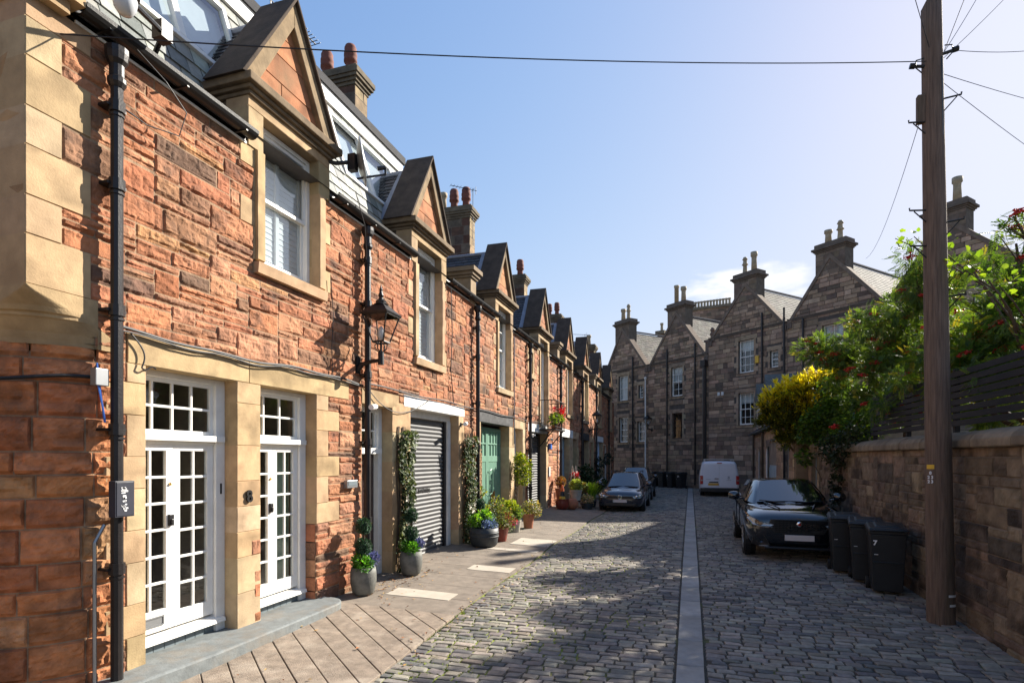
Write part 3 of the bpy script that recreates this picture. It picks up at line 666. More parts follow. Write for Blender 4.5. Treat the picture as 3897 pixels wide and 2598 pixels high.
for i in range(8):
    H = HOUSE[i]; y0, y1 = PARTY[i], PARTY[i + 1]; yc = YC[i]; zs = SILL[i]; res = res_for(i)
    holes = []; rooms = []
    a, b = yc - HW, yc + HW
    # upper window
    holes.append((a, b, zs, 6.03))
    jr = jamb(a, -1, zs, 6.03, .15, .36 if i < 5 else .2) + jamb(b, 1, zs, 6.03, .15, .3, k=1)
    surround(H, holes, jr, [], SAND if i else pick([((.45, .32, .18), 3), ((.4, .28, .155), 2)], .06), sills=[(a, b, zs)] if i != 3 else [], margins=[(a - .13, a + .004, zs, 6.03), (b - .004, b + .13, zs, 6.03)])
    sash(H, a, b, zs + .005, 6.49, bars=1 if i in (2, 5, 6) else 0, cols=2, blind='blind' if i not in (3,) else None)
    rooms.append((a - .2, b + .2, zs - .2, 6.6, FX - .45))
    if i == 3:
        a2, b2 = 17.88, 18.42; holes.append((a2, b2, 5.08, 5.8)); surround(H, holes, jamb(a2, -1, 5.08, 5.8, .12, .12) + jamb(b2, 1, 5.08, 5.8, .14, .14), [(a2 - .12, b2 + .14, 5.8, 5.95)], sills=[(a2, b2, 5.08)], name='stone_surround')
        sash(H, a2, b2, 5.085, 5.8, blind=None); rooms.append((a2 - .1, b2 + .1, 4.9, 5.95, FX - .45))
    # ground floor
    if i == 0:
        holes += [(4.19, 5.35, -.3, 3.19), (5.73, 6.82, -.3, 3.19)]
        J = jamb(4.19, -1, .2, 3.19, .2, .4) + [(5.35, 5.73, z, z + .46) for z in np.linspace(.2, 2.73, 7)[:0]]
        z = .2
        while z < 3.18: h = R.choice((.3, .42, .5)); h = h if 3.19 - z - h > .2 else 3.19 - z; J.append((5.35, 5.73, z, z + h)); z += h
        J += jamb(6.82, 1, 1.36, 3.19, .28, .55, h=.34, k=1) + [(6.82, 7.7, 3.0, 3.19)][:0]
        surround(H, holes, J, [(4.0, 5.54, 3.19, 3.47), (5.54, 7.62, 3.19, 3.47)])
        bits = MB(); stones(bits, mapX(FX + .014), [(5.58, 5.73, 1.12, 1.3), (5.62, 5.73, .78, .93), (5.62, 5.73, .6, .77), (5.62, 5.73, .3, .42)], RED, res=.03, bulge=(.004, .012)); obj('red_stone_patch', bits, M['rubble'], H)
        rev = MB(); stones(rev, lambda a_, z_, d: np.stack([a_, 6.82 - d, z_], -1), coursed(FX - .19, FX - .005, .2, 1.36, [], (.2, .25), (.3, .4)), RED, res=.05, bulge=(.003, .006)); obj('red_stone_reveal', rev, M['rubble'], H)
        french(H, 4.19, 5.35, 4, True); french(H, 5.73, 6.82, 3, False)
        rooms += [(4.1, 5.45, .2, 3.3, FX - .34), (5.65, 6.9, .2, 3.3, FX - .34)]
        cu = MB()
        for k in range(30):
            yy0 = 6.3 + k * .015; cu.quad((FX - .4 + .012 * (k % 2), yy0, .5), (FX - .4 + .012 * ((k + 1) % 2), yy0 + .015, .5), (FX - .4 + .012 * ((k + 1) % 2), yy0 + .015, 2.5), (FX - .4 + .012 * (k % 2), yy0, 2.5))
        obj('curtain', cu, M['curtain'], H, smooth=True, recalc=False)
        letters('house_number', '1', .17, M['text_black'], H, frame_mtx((FX - .168, 5.29, 1.93), (0, 1, 0), (0, 0, 1)), bold=.003)
        letters('house_number', '8', .2, M['iron'], H, frame_mtx((FX + .03, 5.52, 1.83), (0, 1, .12), (0, -.12, 1)), depth=.01, bold=.004)
        st = MB(); g0 = .05
        out = [(FX - .3, 3.6), (-4.7, 3.6), (-4.62, 4.6), (-4.6, 6.2)] + [(-4.6 - .3 * (1 - math.cos(t)) , 6.65 + .35 * math.sin(t)) for t in np.linspace(0, PI / 2, 7)] + [(FX - .3, 7.0)]
        st.prism([(x, y, g0) for x, y in out], (0, 0, .3 - g0)); obj('doorstep', st, M['step'], H, bevel=.02)
        bx = MB(); bx.box(-4.9, -4.82, 3.71, 3.89, 1.77, 2.09); bx.box(-4.82, -4.815, 3.72, 3.88, 1.78, 2.08); o = obj('pipe_cover_box', bx, M['boxpaint'], H, bevel=.006)
        wm = MB()
        for k in range(26):
            yy_, zz_ = 3.79 + R.uniform(-.02, .02), 1.82 + R.random() * .22; wm.box(-4.814, -4.812, yy_ - R.uniform(.004, .02), yy_ + R.uniform(.004, .02), zz_ - .004, zz_ + R.uniform(.003, .014))
        obj('white_scrawl', wm, M['text_white'], o)
    elif i == 1:
        holes += [(8.0, 8.96, -.3, 3.17), (9.65, 11.98, -.3, 3.24)]
        J = [(8.96, 9.65, z, z + .53) for z in np.arange(.1, 3.1, .53)] + jamb(11.98, 1, .1, 3.24, .3, .34, h=.5)
        surround(H, holes, J, [(7.98, 9.2, 3.17, 3.42)])
        li = MB(); dressed(li, MAPF, [(9.39, 12.32, 3.24, 3.46)], lambda a_, z_: (.8, .79, .76), .02, .4); obj('painted_lintel', li, M['oldwhite'], H); holes.append((9.39, 12.32, 3.24, 3.46))
        shutter(H, 9.66, 11.7, .24, 3.13, FX - .28)
        bx = MB(); bx.box(FX - .3, FX - .2, 9.65, 11.98, 3.1, 3.24); bx.box(FX - .36, FX - .18, 11.8, 11.96, .18, 3.1); obj('shutter_frame', bx, M['oldwhite'], H, bevel=.006)
        gd = MB(); gd.box(FX - .33, FX - .22, 11.7, 11.8, .2, 3.1); gd.box(FX - .6, FX - .4, 9.6, 12.0, .1, 3.3); obj('shutter_guide', gd, M['black'], H)
        letters('shutter_sign', 'No Parking', .12, M['text_black'], H, frame_mtx((FX - .25, 10.75, 1.62), (0, 1, 0), (0, 0, 1)), bold=.003)
        x = FX - .22; f = MB(); f.box(x - .1, x, 8.0, 8.1, .15, 3.17); f.box(x - .1, x + .02, 8.84, 8.96, .15, 3.17); f.box(x - .1, x, 8.1, 8.84, 3.08, 3.17); f.box(x - .1, x + .06, 8.06, 8.9, 2.36, 2.46)
        for k in (1, 2): q = 8.1 + .74 * k / 3; f.box(x - .06, x - .03, q - .012, q + .012, 2.46, 3.08)
        f.box(x - .059, x - .031, 8.1, 8.84, 2.75, 2.775); f.box(x - .07, x - .02, 8.1, 8.15, 2.46, 3.08); f.box(x - .07, x - .02, 8.79, 8.84, 2.46, 3.08); o = obj('door_frame', f, M['white'], H, bevel=.004)
        g = MB(); g.quad((x - .045, 8.12, 2.46), (x - .045, 8.82, 2.46), (x - .045, 8.82, 3.08), (x - .045, 8.12, 3.08)); obj('pane', g, M['glass'], o, recalc=False)
        d = MB(); xd = x - .07; d.box(xd - .05, xd - .02, 8.1, 8.84, .2, 2.36)
        for (p, q) in ((8.1, 8.19), (8.425, 8.515), (8.75, 8.84)): d.box(xd - .05, xd, p, q, .2, 2.36)
        for (p, q) in ((.2, .42), (1.05, 1.25), (1.75, 1.87), (2.25, 2.36)): d.box(xd - .05, xd - .001, 8.19, 8.75, p, q)
        o = obj('panelled_door', d, M['brownpaint'], H, bevel=.012)
        k = MB(); k.ball((xd + .04, 8.66, 1.17), .035, 10); k.lathe([(.03, 0), (.012, .01), (.012, .04)], (xd, 8.66, 1.17), 8, axis='x'); k.ball((xd + .04, 8.6, 1.17), .035, 10); obj('door_knob', k, M['brass'], o, smooth=True)
        k = MB(); k.box(xd, xd + .015, 8.33, 8.56, 1.13, 1.21); obj('letter_plate', k, M['brass'], o, bevel=.004)
        k = MB(); k.box(FX + .02, FX + .09, 7.46, 7.74, 1.83, 1.95); o = obj('letter_box', k, M['steel'], HOUSE[0], bevel=.008); k = MB(); k.box(FX + .09, FX + .094, 7.49, 7.71, 1.87, 1.93); obj('slot', k, M['slatepaint'], o)
        rooms += [(8.0, 8.96, .15, 3.2, x - .2)]
    elif i == 2:
        holes += [(13.42, 15.77, -.3, 3.2), (16.29, 17.17, -.3, 3.18)]
        surround(H, holes, jamb(13.42, -1, .1, 3.2, .26, .3, h=.5) + [(15.77, 16.29, z, z + .6) for z in np.arange(.2, 3.1, .6)] + jamb(17.17, 1, .2, 3.2, .3, .3, h=.55), [(16.2, 17.5, 3.18, 3.46)])
        li = MB(); dressed(li, MAPF, [(13.16, 16.12, 3.2, 3.5)], lambda a_, z_: (.8, .8, .8), .025, .4); obj('painted_lintel', li, M['blackpaint'], H); holes.append((13.16, 16.12, 3.2, 3.5))
        panel_doors(H, 13.43, 15.76, .34, 3.12, FX - .25, 'greenpaint')
        k = MB(); k.tube([(FX - .25, 14.6, .4), (FX - .22, 14.6, 1.2), (FX - .19, 14.66, 1.28), (FX - .19, 14.85, 1.32), (FX - .19, 14.9, 1.4), (FX - .19, 14.9, 1.9), (FX - .19, 14.8, 1.98), (FX - .19, 14.68, 1.94), (FX - .19, 14.6, 1.8), (FX - .2, 14.6, 1.3)], .012, 6); obj('pull_bar', k, M['greenpaint'], H)
        k = MB(); k.box(FX - .25, FX - .235, 14.93, 15.2, 1.05, 1.35); k.box(FX - .235, FX - .225, 14.98, 15.15, 1.12, 1.28); obj('letter_plate', k, M['brass'], H, bevel=.004)
        f = MB(); f.box(FX - .3, FX - .25, 16.3, 17.16, .3, 3.15); f.box(FX - .3, FX - .22, 16.3, 16.42, .3, 3.15); f.box(FX - .3, FX - .22, 17.04, 17.16, .3, 3.15); f.box(FX - .3, FX - .2, 16.3, 17.16, 2.36, 2.46); obj('white_door', f, M['oldwhite'], H, bevel=.006)
    elif i == 3:
        holes += [(17.82, 20.22, -.3, 3.16)]
        surround(H, holes, jamb(20.22, 1, .3, 3.16, .24, .36, h=.55), [])
        li = MB(); dressed(li, MAPF, [(17.8, 20.42, 3.16, 3.46)], lambda a_, z_: (.72, .74, .76), .02, .4); obj('painted_lintel', li, M['oldwhite'], H); holes.append((17.8, 20.42, 3.16, 3.46))
        shutter(H, 17.83, 19.95, .36, 3.08, FX - .26)
        gd = MB(); gd.box(FX - .33, FX - .22, 19.95, 20.2, .3, 3.14); gd.box(FX - .6, FX - .42, 17.8, 20.2, .1, 3.2); obj('shutter_guide', gd, M['black'], H)
        # balcony of the french window
        bl = MB(); bx0, by0, by1, bz = -4.45, 19.2, 20.75, 3.3
        bl.box(FX, bx0, by0, by1, bz - .05, bz)
        for k in range(9): q = by0 + .02 + (by1 - by0 - .04) * k / 8; bl.tube([(bx0 - .02, q, bz), (bx0 - .02, q, bz + 1.0)], .011, 5)
        for yy_ in (by0 + .02, by1 - .02):
            for k in range(4): q = FX + .1 + (bx0 - FX - .12) * k / 4; bl.tube([(q, yy_, bz), (q, yy_, bz + 1.0)], .011, 5)
            bl.tube([(FX, yy_, bz + 1.0), (bx0 - .02, yy_, bz + 1.0)], .016, 6); bl.tube([(bx0 - .08, yy_, bz - .05), (FX + .02, yy_, bz - .62)], .022, 6)
        bl.tube([(bx0 - .02, by0 + .02, bz + 1.0), (bx0 - .02, by1 - .02, bz + 1.0)], .016, 6); bl.tube([(bx0 - .02, by0 + .02, bz + .08), (bx0 - .02, by1 - .02, bz + .08)], .012, 6)
        obj('iron_balcony', bl, M['iron'], H)
    elif i == 4:
        holes += [(22.42, 24.4, -.3, 3.16), (25.2, 26.2, -.3, 3.14)]
        surround(H, holes, [(24.4, 25.2, z, z + .6) for z in np.arange(.4, 3.0, .6)] + jamb(26.2, 1, .4, 3.14, .3, .4, h=.6), [(25.2, 26.6, 3.14, 3.46)])
        li = MB(); dressed(li, MAPF, [(22.32, 25.2, 3.16, 3.5)], lambda a_, z_: (.72, .74, .76), .02, .4); obj('painted_lintel', li, M['oldwhite'], H); holes.append((22.32, 25.2, 3.16, 3.5))
        panel_doors(H, 22.43, 24.39, .48, 3.12, FX - .22, 'bluepaint'); f = MB(); f.box(FX - .3, FX - .25, 25.2, 26.2, .45, 3.1); f.box(FX - .3, FX - .2, 25.2, 25.32, .45, 3.1); f.box(FX - .3, FX - .2, 26.08, 26.2, .45, 3.1); obj('blue_grey_door', f, M['bluepaint'], H)
    elif i == 5:
        holes += [(27.2, 29.3, -.3, 3.16), (30.0, 30.8, -.3, 3.1)]
        surround(H, holes, jamb(29.3, 1, .4, 3.16, .3, .35, h=.6) + jamb(30.8, 1, .4, 3.1, .2, .25), [(29.7, 31.0, 3.1, 3.4)])
        li = MB(); dressed(li, MAPF, [(27.05, 29.5, 3.16, 3.5)], lambda a_, z_: (.8, .8, .8), .02, .4); obj('painted_lintel', li, M['blackpaint'], H); holes.append((27.05, 29.5, 3.16, 3.5))
        panel_doors(H, 27.21, 29.29, .55, 3.14, FX - .22, 'brownpaint', panes=False); f = MB(); f.box(FX - .3, FX - .25, 30.0, 30.8, .5, 3.1); obj('brown_door', f, M['brownpaint'], H)
    elif i == 6:
        holes += [(31.7, 34.3, -.3, 3.2), (34.9, 35.8, -.3, 3.1)]
        surround(H, holes, jamb(34.3, 1, .5, 3.2, .25, .3, h=.6), [])
        li = MB(); dressed(li, MAPF, [(31.55, 34.5, 3.2, 3.52)], lambda a_, z_: (.72, .74, .78), .02, .4); obj('painted_lintel', li, M['oldwhite'], H); holes.append((31.55, 34.5, 3.2, 3.52))
        panel_doors(H, 31.71, 34.29, .65, 3.18, FX - .2, 'lightblue', panes=False); f = MB(); f.box(FX - .3, FX - .25, 34.9, 35.8, .6, 3.1); obj('white_door', f, M['oldwhite'], H)
    else:
        holes += [(36.6, 38.0, -.3, 3.1)]
        f = MB(); f.box(FX - .3, FX - .25, 36.6, 38.0, .6, 3.1); f.box(FX - .3, FX - .2, 36.6, 36.8, .6, 3.1); obj('white_door', f, M['oldwhite'], H)
    # rubble wall
    wl = MB(); zb = gz(y0) - .15
    if i == 0:
        holes.append((3.14, 3.7, 3.28, 3.69))
        Q = []; z = 3.69; k = 0
        while z < 6.0:
            h = .31 if k % 2 else .4; h = min(h, 6.03 - z); Q.append((3.14, 3.66 if k % 2 == 0 else 3.42, z, z + h)); z += h; k += 1
        qs = MB(); dressed(qs, MAPF, Q, pick([((.39, .275, .155), 3), ((.34, .235, .13), 2), ((.42, .31, .19), 1)], .1), .014, .3)
        A = [(a_, b_, z_, w_) for (a_, b_, z_, w_) in coursed(-9.5, FX, 3.69, 6.6, [], (.31, .4), (.7, 1.3))]
        qs.box(-9.5, FX - .02, 3.15, 3.4, 3.69, 6.6, 0, (.3, .2, .11)); stones(qs, lambda a_, z_, d: np.stack([a_, 3.15 - d, z_], -1), A, pick([((.36, .23, .12), 3), ((.28, .18, .1), 2)]), res=.15, bulge=(.006, .012), joint=.003, minn=2)
        qs.box(FX - .5, FX + .17, 3.08, 3.5, 6.1, 6.28, 0, (.4, .28, .16)); qs.box(FX - .5, FX + .12, 3.1, 3.46, 6.28, 6.9, 0, (.36, .25, .15)); qs.box(FX - .5, FX + .1, 3.11, 3.42, 6.0, 6.1, 0, (.4, .28, .16))
        obj('corner_quoins', qs, M['dressed'], H); holes += Q
        r = .8; yq = 3.95; cxm = FX - r
        cb_ = MB(); n = 16                              # moulded corbel: rounding dies into the square corner
        prof = [(3.26, .8), (3.30, .79), (3.36, .74), (3.42, .64), (3.46, .56), (3.475, .5), (3.5, .5), (3.51, .42), (3.55, .36), (3.6, .22), (3.64, .1), (3.67, .03), (3.69, .006)]
        for (za, ra), (zb_, rb) in zip(prof, prof[1:]):
            v = []
            for z, rr_ in ((za, ra), (zb_, rb)):
                for q in range(n + 1):
                    al = PI / 2 * q / n; v.append((FX - rr_ + rr_ * math.cos(al) + .012, 3.15 + rr_ - rr_ * math.sin(al) - .012, z))
                v += [(FX - .9, 3.14, z), (FX - .9, 3.72, z), (FX + .012, 3.72, z)]
            k = n + 4; cb_.add(v, [(j, (j + 1) % k, k + (j + 1) % k, k + j) for j in range(k)] + [tuple(range(k))[::-1], tuple(range(k, 2 * k))], 0, (.42, .3, .165))
        obj('corner_corbel', cb_, M['dressed'], H)
        def arc(a_, z_, d):
            al = -a_ / r; return np.stack([cxm + (r + d) * np.cos(al), yq - (r + d) * np.sin(al), z_], -1)
        CR = []; z = -.1
        while z < 3.25:
            h = R.choice((.2, .23, .26, .3)); h = min(h, 3.28 - z)
            if 3.28 - z - h < .12: h = 3.28 - z
            s1 = -R.uniform(.2, .34); s2 = -R.uniform(.6, .8)
            CR += [(s1, 0, z, z + h), (s2, s1, z, z + h), (-r * PI / 2, s2, z, z + h)]; z += h
        big = MB(); stones(big, arc, CR, pick([((.44, .18, .08), 3), ((.38, .15, .07), 2), ((.42, .22, .11), 1)]), res=.026, bulge=(.03, .06), rough=.034, joint=.006); cells_mesh(big, arc, [(-r * PI / 2 + q * .12, min(0, -r * PI / 2 + (q + 1) * .12), z, z + .2) for q in range(11) for z in np.arange(-.2, 3.2, .2)], MORT, -.004)
        A = coursed(-9.5, cxm, -.1, 3.69, [], (.3, .36), (.4, .8)); stones(big, lambda a_, z_, d: np.stack([a_, 3.15 - d, z_], -1), A, RED, res=.2, minn=3)
        big.box(-9.5, cxm, 3.16, 3.3, -.1, 3.69, 0, MORT); obj('rounded_corner', big, M['rubble'], H, smooth=False, recalc=False)
        ra, ca = rubble(yq, y1, -.1, 3.28, holes); rb, cb2 = rubble(3.14, y1, 3.28, 6.03, holes)
        rects, cells = ra + rb, ca + cb2
    else:
        rects, cells = rubble(y0, y1, zb, 6.03, holes, *((.1, .088) if i < 3 else (.12, .1)))
    stones(wl, MAPF, rects, RED, res=res, bulge=(.01, .03), rough=.018, joint=.005)
    cells_mesh(wl, MAPF, cells, MORT, -.003)
    obj('rubble_wall', wl, M['rubble'], H, smooth=i > 1, recalc=False)
    dormer(i, yc, H, res)
    drainpipe(H, 3.81 if i == 0 else y0, head=True)
    # gutters between the dormers
    ga = 3.5 if i == 0 else YC[i - 1] + .8
    gutter(H, ga, yc - .8)
    rf = MB()
    rx = -9.6; rzt = 6.2 + 4.6 * .68
    if i == 0: rf.prism([(-5.0, 3.2, 6.2), (-14, 3.2, 6.2), (rx, 3.2, 6.6)], (0, y1 - 3.2, 0), 0, (.06, .055, .055))
    elif i == 1: rf.prism([(-5.0, y0, 6.2), (-14, y0, 6.2), (rx, y0, 6.6)], (0, y1 - y0, 0), 0, (.06, .055, .055))
    else: rf.prism([(-5.0, y0, 6.2), (-14.2, y0, 6.2), (rx, y0, rzt)], (0, y1 - y0, 0), 0, (.06, .055, .055))
    obj('roof', rf, M['slate'], H)
    bk = MB(); bk.box(-14, -13.8, y0, y1, -.5, 6.2, 0, (.3, .2, .12)); obj('back_wall', bk, M['darkstone'], H)
    if i in (1, 3, 5):                                # party wall ends above the gutter
        p = MB(); yp = PARTY[i + 1] - .12
        p.box(-6.6, -5.0, yp - .17, yp + .17, 6.03, 6.6, 0, (.3, .22, .14))
        for dx, za, zb_ in ((.04, 6.6, 6.66), (.08, 6.66, 6.74), (.13, 6.74, 6.84)): p.box(-6.6 - dx, -5.0 + dx, yp - .17 - dx, yp + .17 + dx, za, zb_, 0, (.22, .165, .11))
        obj('parapet_block', p, M['dressed'], H)
    room(H, rooms)

# attic storey with slate hung mansard over the first two houses
H = HOUSE[0]
def mansard():
    y0, y1 = 2.95, 11.3; bx, bz, tx, tz = -5.42, 6.2, -6.2, 8.62
    L_ = math.hypot(tx - bx, tz - bz); v = np.array([tx - bx, 0, tz - bz]) / L_; n = np.array([tz - bz, 0, bx - tx]) / L_
    s_ = MB(); O = np.array([bx, y0, bz])
    wins = [(4.45, 6.25), (8.55, 10.75)]; wa, wb = .42 * L_ + .0, .93 * L_
    def patch(ya, yb, va, vb): slates(s_, O + np.array([0, ya - y0, 0]) + v * va, (0, 1, 0), v, n, yb - ya, vb - va, .26, .2, SLG, lift=.014)
    patch(y0, y1, 0, wa); patch(y0, wins[0][0], wa, L_); patch(wins[0][1], wins[1][0], wa, L_); patch(wins[1][1], y1, wa, L_)
    for w in wins: patch(w[0], w[1], wb, L_)
    s_.add([(bx, y1, bz), (tx, y1, tz), (tx - 3, y1, tz), (bx - 3, y1, bz)], [(0, 1, 2, 3)], 0, (.13, .14, .12)); s_.add([(bx, y0, bz), (tx, y0, tz), (tx - 3, y0, tz), (bx - 3, y0, bz)], [(0, 1, 2, 3)], 0, (.13, .14, .12))
    mo = obj('slate_hung_attic', s_, M['slate'], H, recalc=False)
    f = MB(); f.hexa([(tx - .1, y0, tz), (tx + .06, y0, tz), (tx + .06, y1 + .05, tz), (tx - .1, y1 + .05, tz), (tx - .1, y0, tz + .2), (tx + .09, y0, tz + .2), (tx + .09, y1 + .05, tz + .2), (tx - .1, y1 + .05, tz + .2)]); obj('fascia', f, M['white'], mo)
    r = MB(); r.box(tx - 3.2, tx + .12, y0 - .05, y1 + .1, tz + .203, tz + .36); obj('flat_roof', r, M['felt'], mo)
    for wi, (a, b) in enumerate(wins):
        m = a + (b - a) * .44; f = MB(); g = MB()
        def bar(ya, yb, va, vb, d0=-.02, d1=.05): 
            p = [O + np.array([0, y - y0, 0]) + v * q + n * d for d in (d0, d1) for (y, q) in ((ya, va), (yb, va), (yb, vb), (ya, vb))]; f.hexa(p)
        e = .07
        bar(a, b, wa, wa + e); bar(a, b, wb - e, wb); bar(a, a + e, wa + e, wb - e); bar(b - e, b, wa + e, wb - e); bar(m - .05, m + .05, wa + e, wb - e)
        o = obj('attic_window', f, M['white'], H, bevel=.006)
        def pn(ya, yb, tilt=0): g.add([O + np.array([0, y - y0, 0]) + v * q + n * (.01 + (tilt if q > wa + .3 else 0)) for (y, q) in ((ya, wa + e), (yb, wa + e), (yb, wb - e), (ya, wb - e))], [(0, 1, 2, 3)])
        pn(a + e, m - .05, -.05); pn(m + .05, b - e)
        obj('pane', g, M['skyglass'], o, recalc=False)
        k = MB(); k.add([O + np.array([0, y - y0, 0]) + v * q + n * -.12 for (y, q) in ((a, wa), (b, wa), (b, wb), (a, wb))], [(0, 1, 2, 3)]); obj('roller_blind', k, M['blind'], o, recalc=False)
mansard()
chimney(HOUSE[1], 12.36, 12.92, -9.3, -8.0, 8.0, 12.05, [(-8.3, 12.62, 0, .74, .155, 'potclay'), (-9.0, 12.62, 0, .72, .155, 'potclay')])
chimney(HOUSE[3], 20.1, 20.62, -9.5, -8.0, 7.5, 11.85, [(-8.25, 20.35, 0, .8, .17, 'potclay'), (-8.75, 20.35, 0, .8, .17, 'potclay'), (-9.2, 20.35, 1, .72, .15, 'potbuff')])
chimney(HOUSE[5], 27.5, 28.1, -9.4, -8.0, 7.5, 11.5, [(-8.3, 27.8, 0, .85, .18, 'potclay'), (-9.0, 27.8, 1, .8, .18, 'potclay')])
chimney(HOUSE[6], 35.8, 36.7, -9.4, -8.0, 7.5, 11.5, [(-8.3, 36.2, 0, .85, .17, 'potclay'), (-8.8, 36.2, 0, .8, .17, 'potclay')])
chimney(HOUSE[7], 38.2, 38.9, -7.2, -6.2, 7.0, 9.9, [(-6.6, 38.5, 1, .7, .16, 'potbuff')])

# unseen house added behind the camera: only its shade and reflections reach the picture
T = thing('unseen_shade_house', 'unseen brown stone house added across the side lane to shade the terrace end', 'house', (-9, -6, 0))
w = MB(); w.box(-14, FX, -12, -2.2, -.2, 6.4, 0, (.3, .2, .13)); w.prism([(-14, -12, 6.4), (FX, -12, 6.4), (-9.5, -12, 9.4)], (0, 9.8, 0), 0, (.12, .11, .1)); obj('wall', w, M['darkstone'], T)
for y in (-10.5, -8, -5.5, -3.6):
    for z in (1.0, 4.2): w = MB(); w.box(FX - .02, FX + .03, y - .5, y + .5, z, z + 1.6); obj('window', w, M['carglass'], T)
# ------------------------------------------------------------------ ground, road, pavement
def gplane(x, y, d=0): return (x, y, gz(y) + d)
g = MB(); ys = [-40, -2, 11, 24, 60, 120]
for ya, yb in zip(ys, ys[1:]): g.quad((-150, ya, gz(ya) - .14), (150, ya, gz(ya) - .14), (150, yb, gz(yb) - .14), (-150, yb, gz(yb) - .14))
g.quad((-150, 120, gz(120) - .14), (150, 120, gz(120) - .14), (150, 900, gz(120) - .14), (-150, 900, gz(120) - .14)); g.quad((-150, -300, gz(-2) - .14), (150, -300, gz(-2) - .14), (150, -40, gz(-2) - .14), (-150, -40, gz(-2) - .14))
structure('ground', g, M['ground'])
b = MB()
for k in range(60):
    ya, yb = -2 + k * .8, -2 + (k + 1) * .8; b.quad(gplane(-3.3, ya, -.007), gplane(4.0, ya, -.007), gplane(4.0, yb, -.007), gplane(-3.3, yb, -.007))
structure('road_bed', b, M['moss'], recalc=False)
SETT = pick([((.23, .207, .175), 5), ((.185, .168, .148), 4), ((.28, .25, .205), 3), ((.125, .12, .115), 2.5), ((.22, .19, .155), 1.5)], .16)
def kerbx(y): return -3.05 + .03 * math.sin(y * 1.3)
rd = MB(); y = .6; row = 0
q6 = [(i * 6 + j, (i + 1) * 6 + j, (i + 1) * 6 + j + 1, i * 6 + j + 1) for i in range(5) for j in range(5)]
q4 = [(i * 4 + j, (i + 1) * 4 + j, (i + 1) * 4 + j + 1, i * 4 + j + 1) for i in range(3) for j in range(3)]
def sett(x0, x1, y0, y1, skew=0):
    near = y0 < 15; n = 6 if near else 4
    w = x1 - x0; ly = y1 - y0; hh = R.uniform(.006, .016); tl = R.uniform(-.004, .004); tl2 = R.uniform(-.003, .003)
    ef = (0, .006, .028) if near else (0, .014)
    f = [e / w for e in ef] + [1 - e / w for e in ef[::-1]]; fy = [e * .8 / ly for e in ef] + [1 - e * .8 / ly for e in ef[::-1]]; dep = (-.035, -.005, 0) if near else (-.03, 0)
    v = []; sk = [R.uniform(-.008, .008) for _ in range(4)]; m = n // 2
    for i in range(n):
        for j in range(n):
            r = min(i, j, n - 1 - i, n - 1 - j); cn = (1 if i == 0 else -1 if i == n - 1 else 0) if j in (0, n - 1) else 0
            x = x0 + w * f[i]; yy_ = y0 + ly * fy[j] + (sk[0] if j < m else sk[1]) * (1 if i >= m else -1); x += (sk[2] if i < m else sk[3]) * (1 if j >= m else -1) + .01 * cn
            yy_ += skew * math.sin(x * .9 + 1) * .05
            v.append((x, yy_, gz(yy_) + dep[r] + (hh + tl * (i - m + .5) + tl2 * (j - m + .5) + R.uniform(-.0015, .0015) if r else 0)))
    rd.add(v, q6 if near else q4, 0, SETT(0, 0))
while y < 43:
    d = R.uniform(.1, .13) if y < 20 else .15
    for (xa, xb) in ((kerbx(y) + .02, -.155), (.155, 3.34)):
        x = xa + (.0 if row % 2 else R.uniform(-.14, -.05))
        while x < xb - .02:
            w = R.uniform(.15, .27); 
            if xb - x - w < .1: w = xb - x
            if x + w > xa + .07: sett(max(x, xa) + .007, x + w - .007, y + .006, y + d - .006, 1 if xa < 0 else -.7)
            x += w
    y += d; row += 1
structure('cobbled_road', rd, M['sett'], smooth=False, recalc=False)
ch = MB(); y = .8
while y < 40:
    l = R.uniform(.75, 1.1); t = R.uniform(.85, 1.1); c = (.27 * t, .255 * t, .235 * t); n = 8; xs = np.linspace(-.135, .135, n)
    v = []
    for k, yy_ in enumerate((y + .004, y + .02, y + l - .02, y + l - .004)):
        for x in xs: v.append((x + R.uniform(-.002, .002), yy_, gz(yy_) + .012 - .006 * (1 - (x / .135) ** 2) - (.018 if k in (0, 3) else 0)))
    ch.add(v, [(k * n + i, k * n + i + 1, (k + 1) * n + i + 1, (k + 1) * n + i) for k in range(3) for i in range(n - 1)], 0, c)
    for sx in (-1, 1): ch.quad((sx * .135, y, gz(y) + .011), (sx * .135, y + l, gz(y + l) + .011), (sx * .14, y + l, gz(y + l) - .05), (sx * .14, y, gz(y) - .05), 0, c)
    y += l
structure('drain_channel', ch, M['channel'], smooth=True, recalc=False)
# pavement: raised a little towards the houses
def pz(x, y): return gz(y) + .02 + (.05 + .11 * max(0, min(1, (y - 11) / 11))) * max(0, (-x - 3.05) / 2)
pv = MB()
ysp = list(np.arange(7.1, 40.3, .73)) + [40.3]
for ya, yb in zip(ysp, ysp[1:]):
    e = .006
    pv.hexa([(-5.4, ya + e, gz(ya) - .15), (kerbx(ya), ya + e, gz(ya) - .15), (kerbx(yb), yb - e, gz(yb) - .15), (-5.4, yb - e, gz(yb) - .15),
             (-5.4, ya + e, pz(-5.4, ya)), (kerbx(ya), ya + e, pz(-3.05, ya)), (kerbx(yb), yb - e, pz(-3.05, yb)), (-5.4, yb - e, pz(-5.4, yb))] if int(ya * 10) % 3 else
            [(-5.4, ya + e, gz(ya) - .15), (kerbx(ya), ya + e, gz(ya) - .15), (kerbx(yb), yb - .001, gz(yb) - .15), (-5.4, yb - .001, gz(yb) - .15),
             (-5.4, ya + e, pz(-5.4, ya)), (kerbx(ya), ya + e, pz(-3.05, ya)), (kerbx(yb), yb - .001, pz(-3.05, yb)), (-5.4, yb - .001, pz(-5.4, yb))])
structure('pavement', pv, M['conc'])
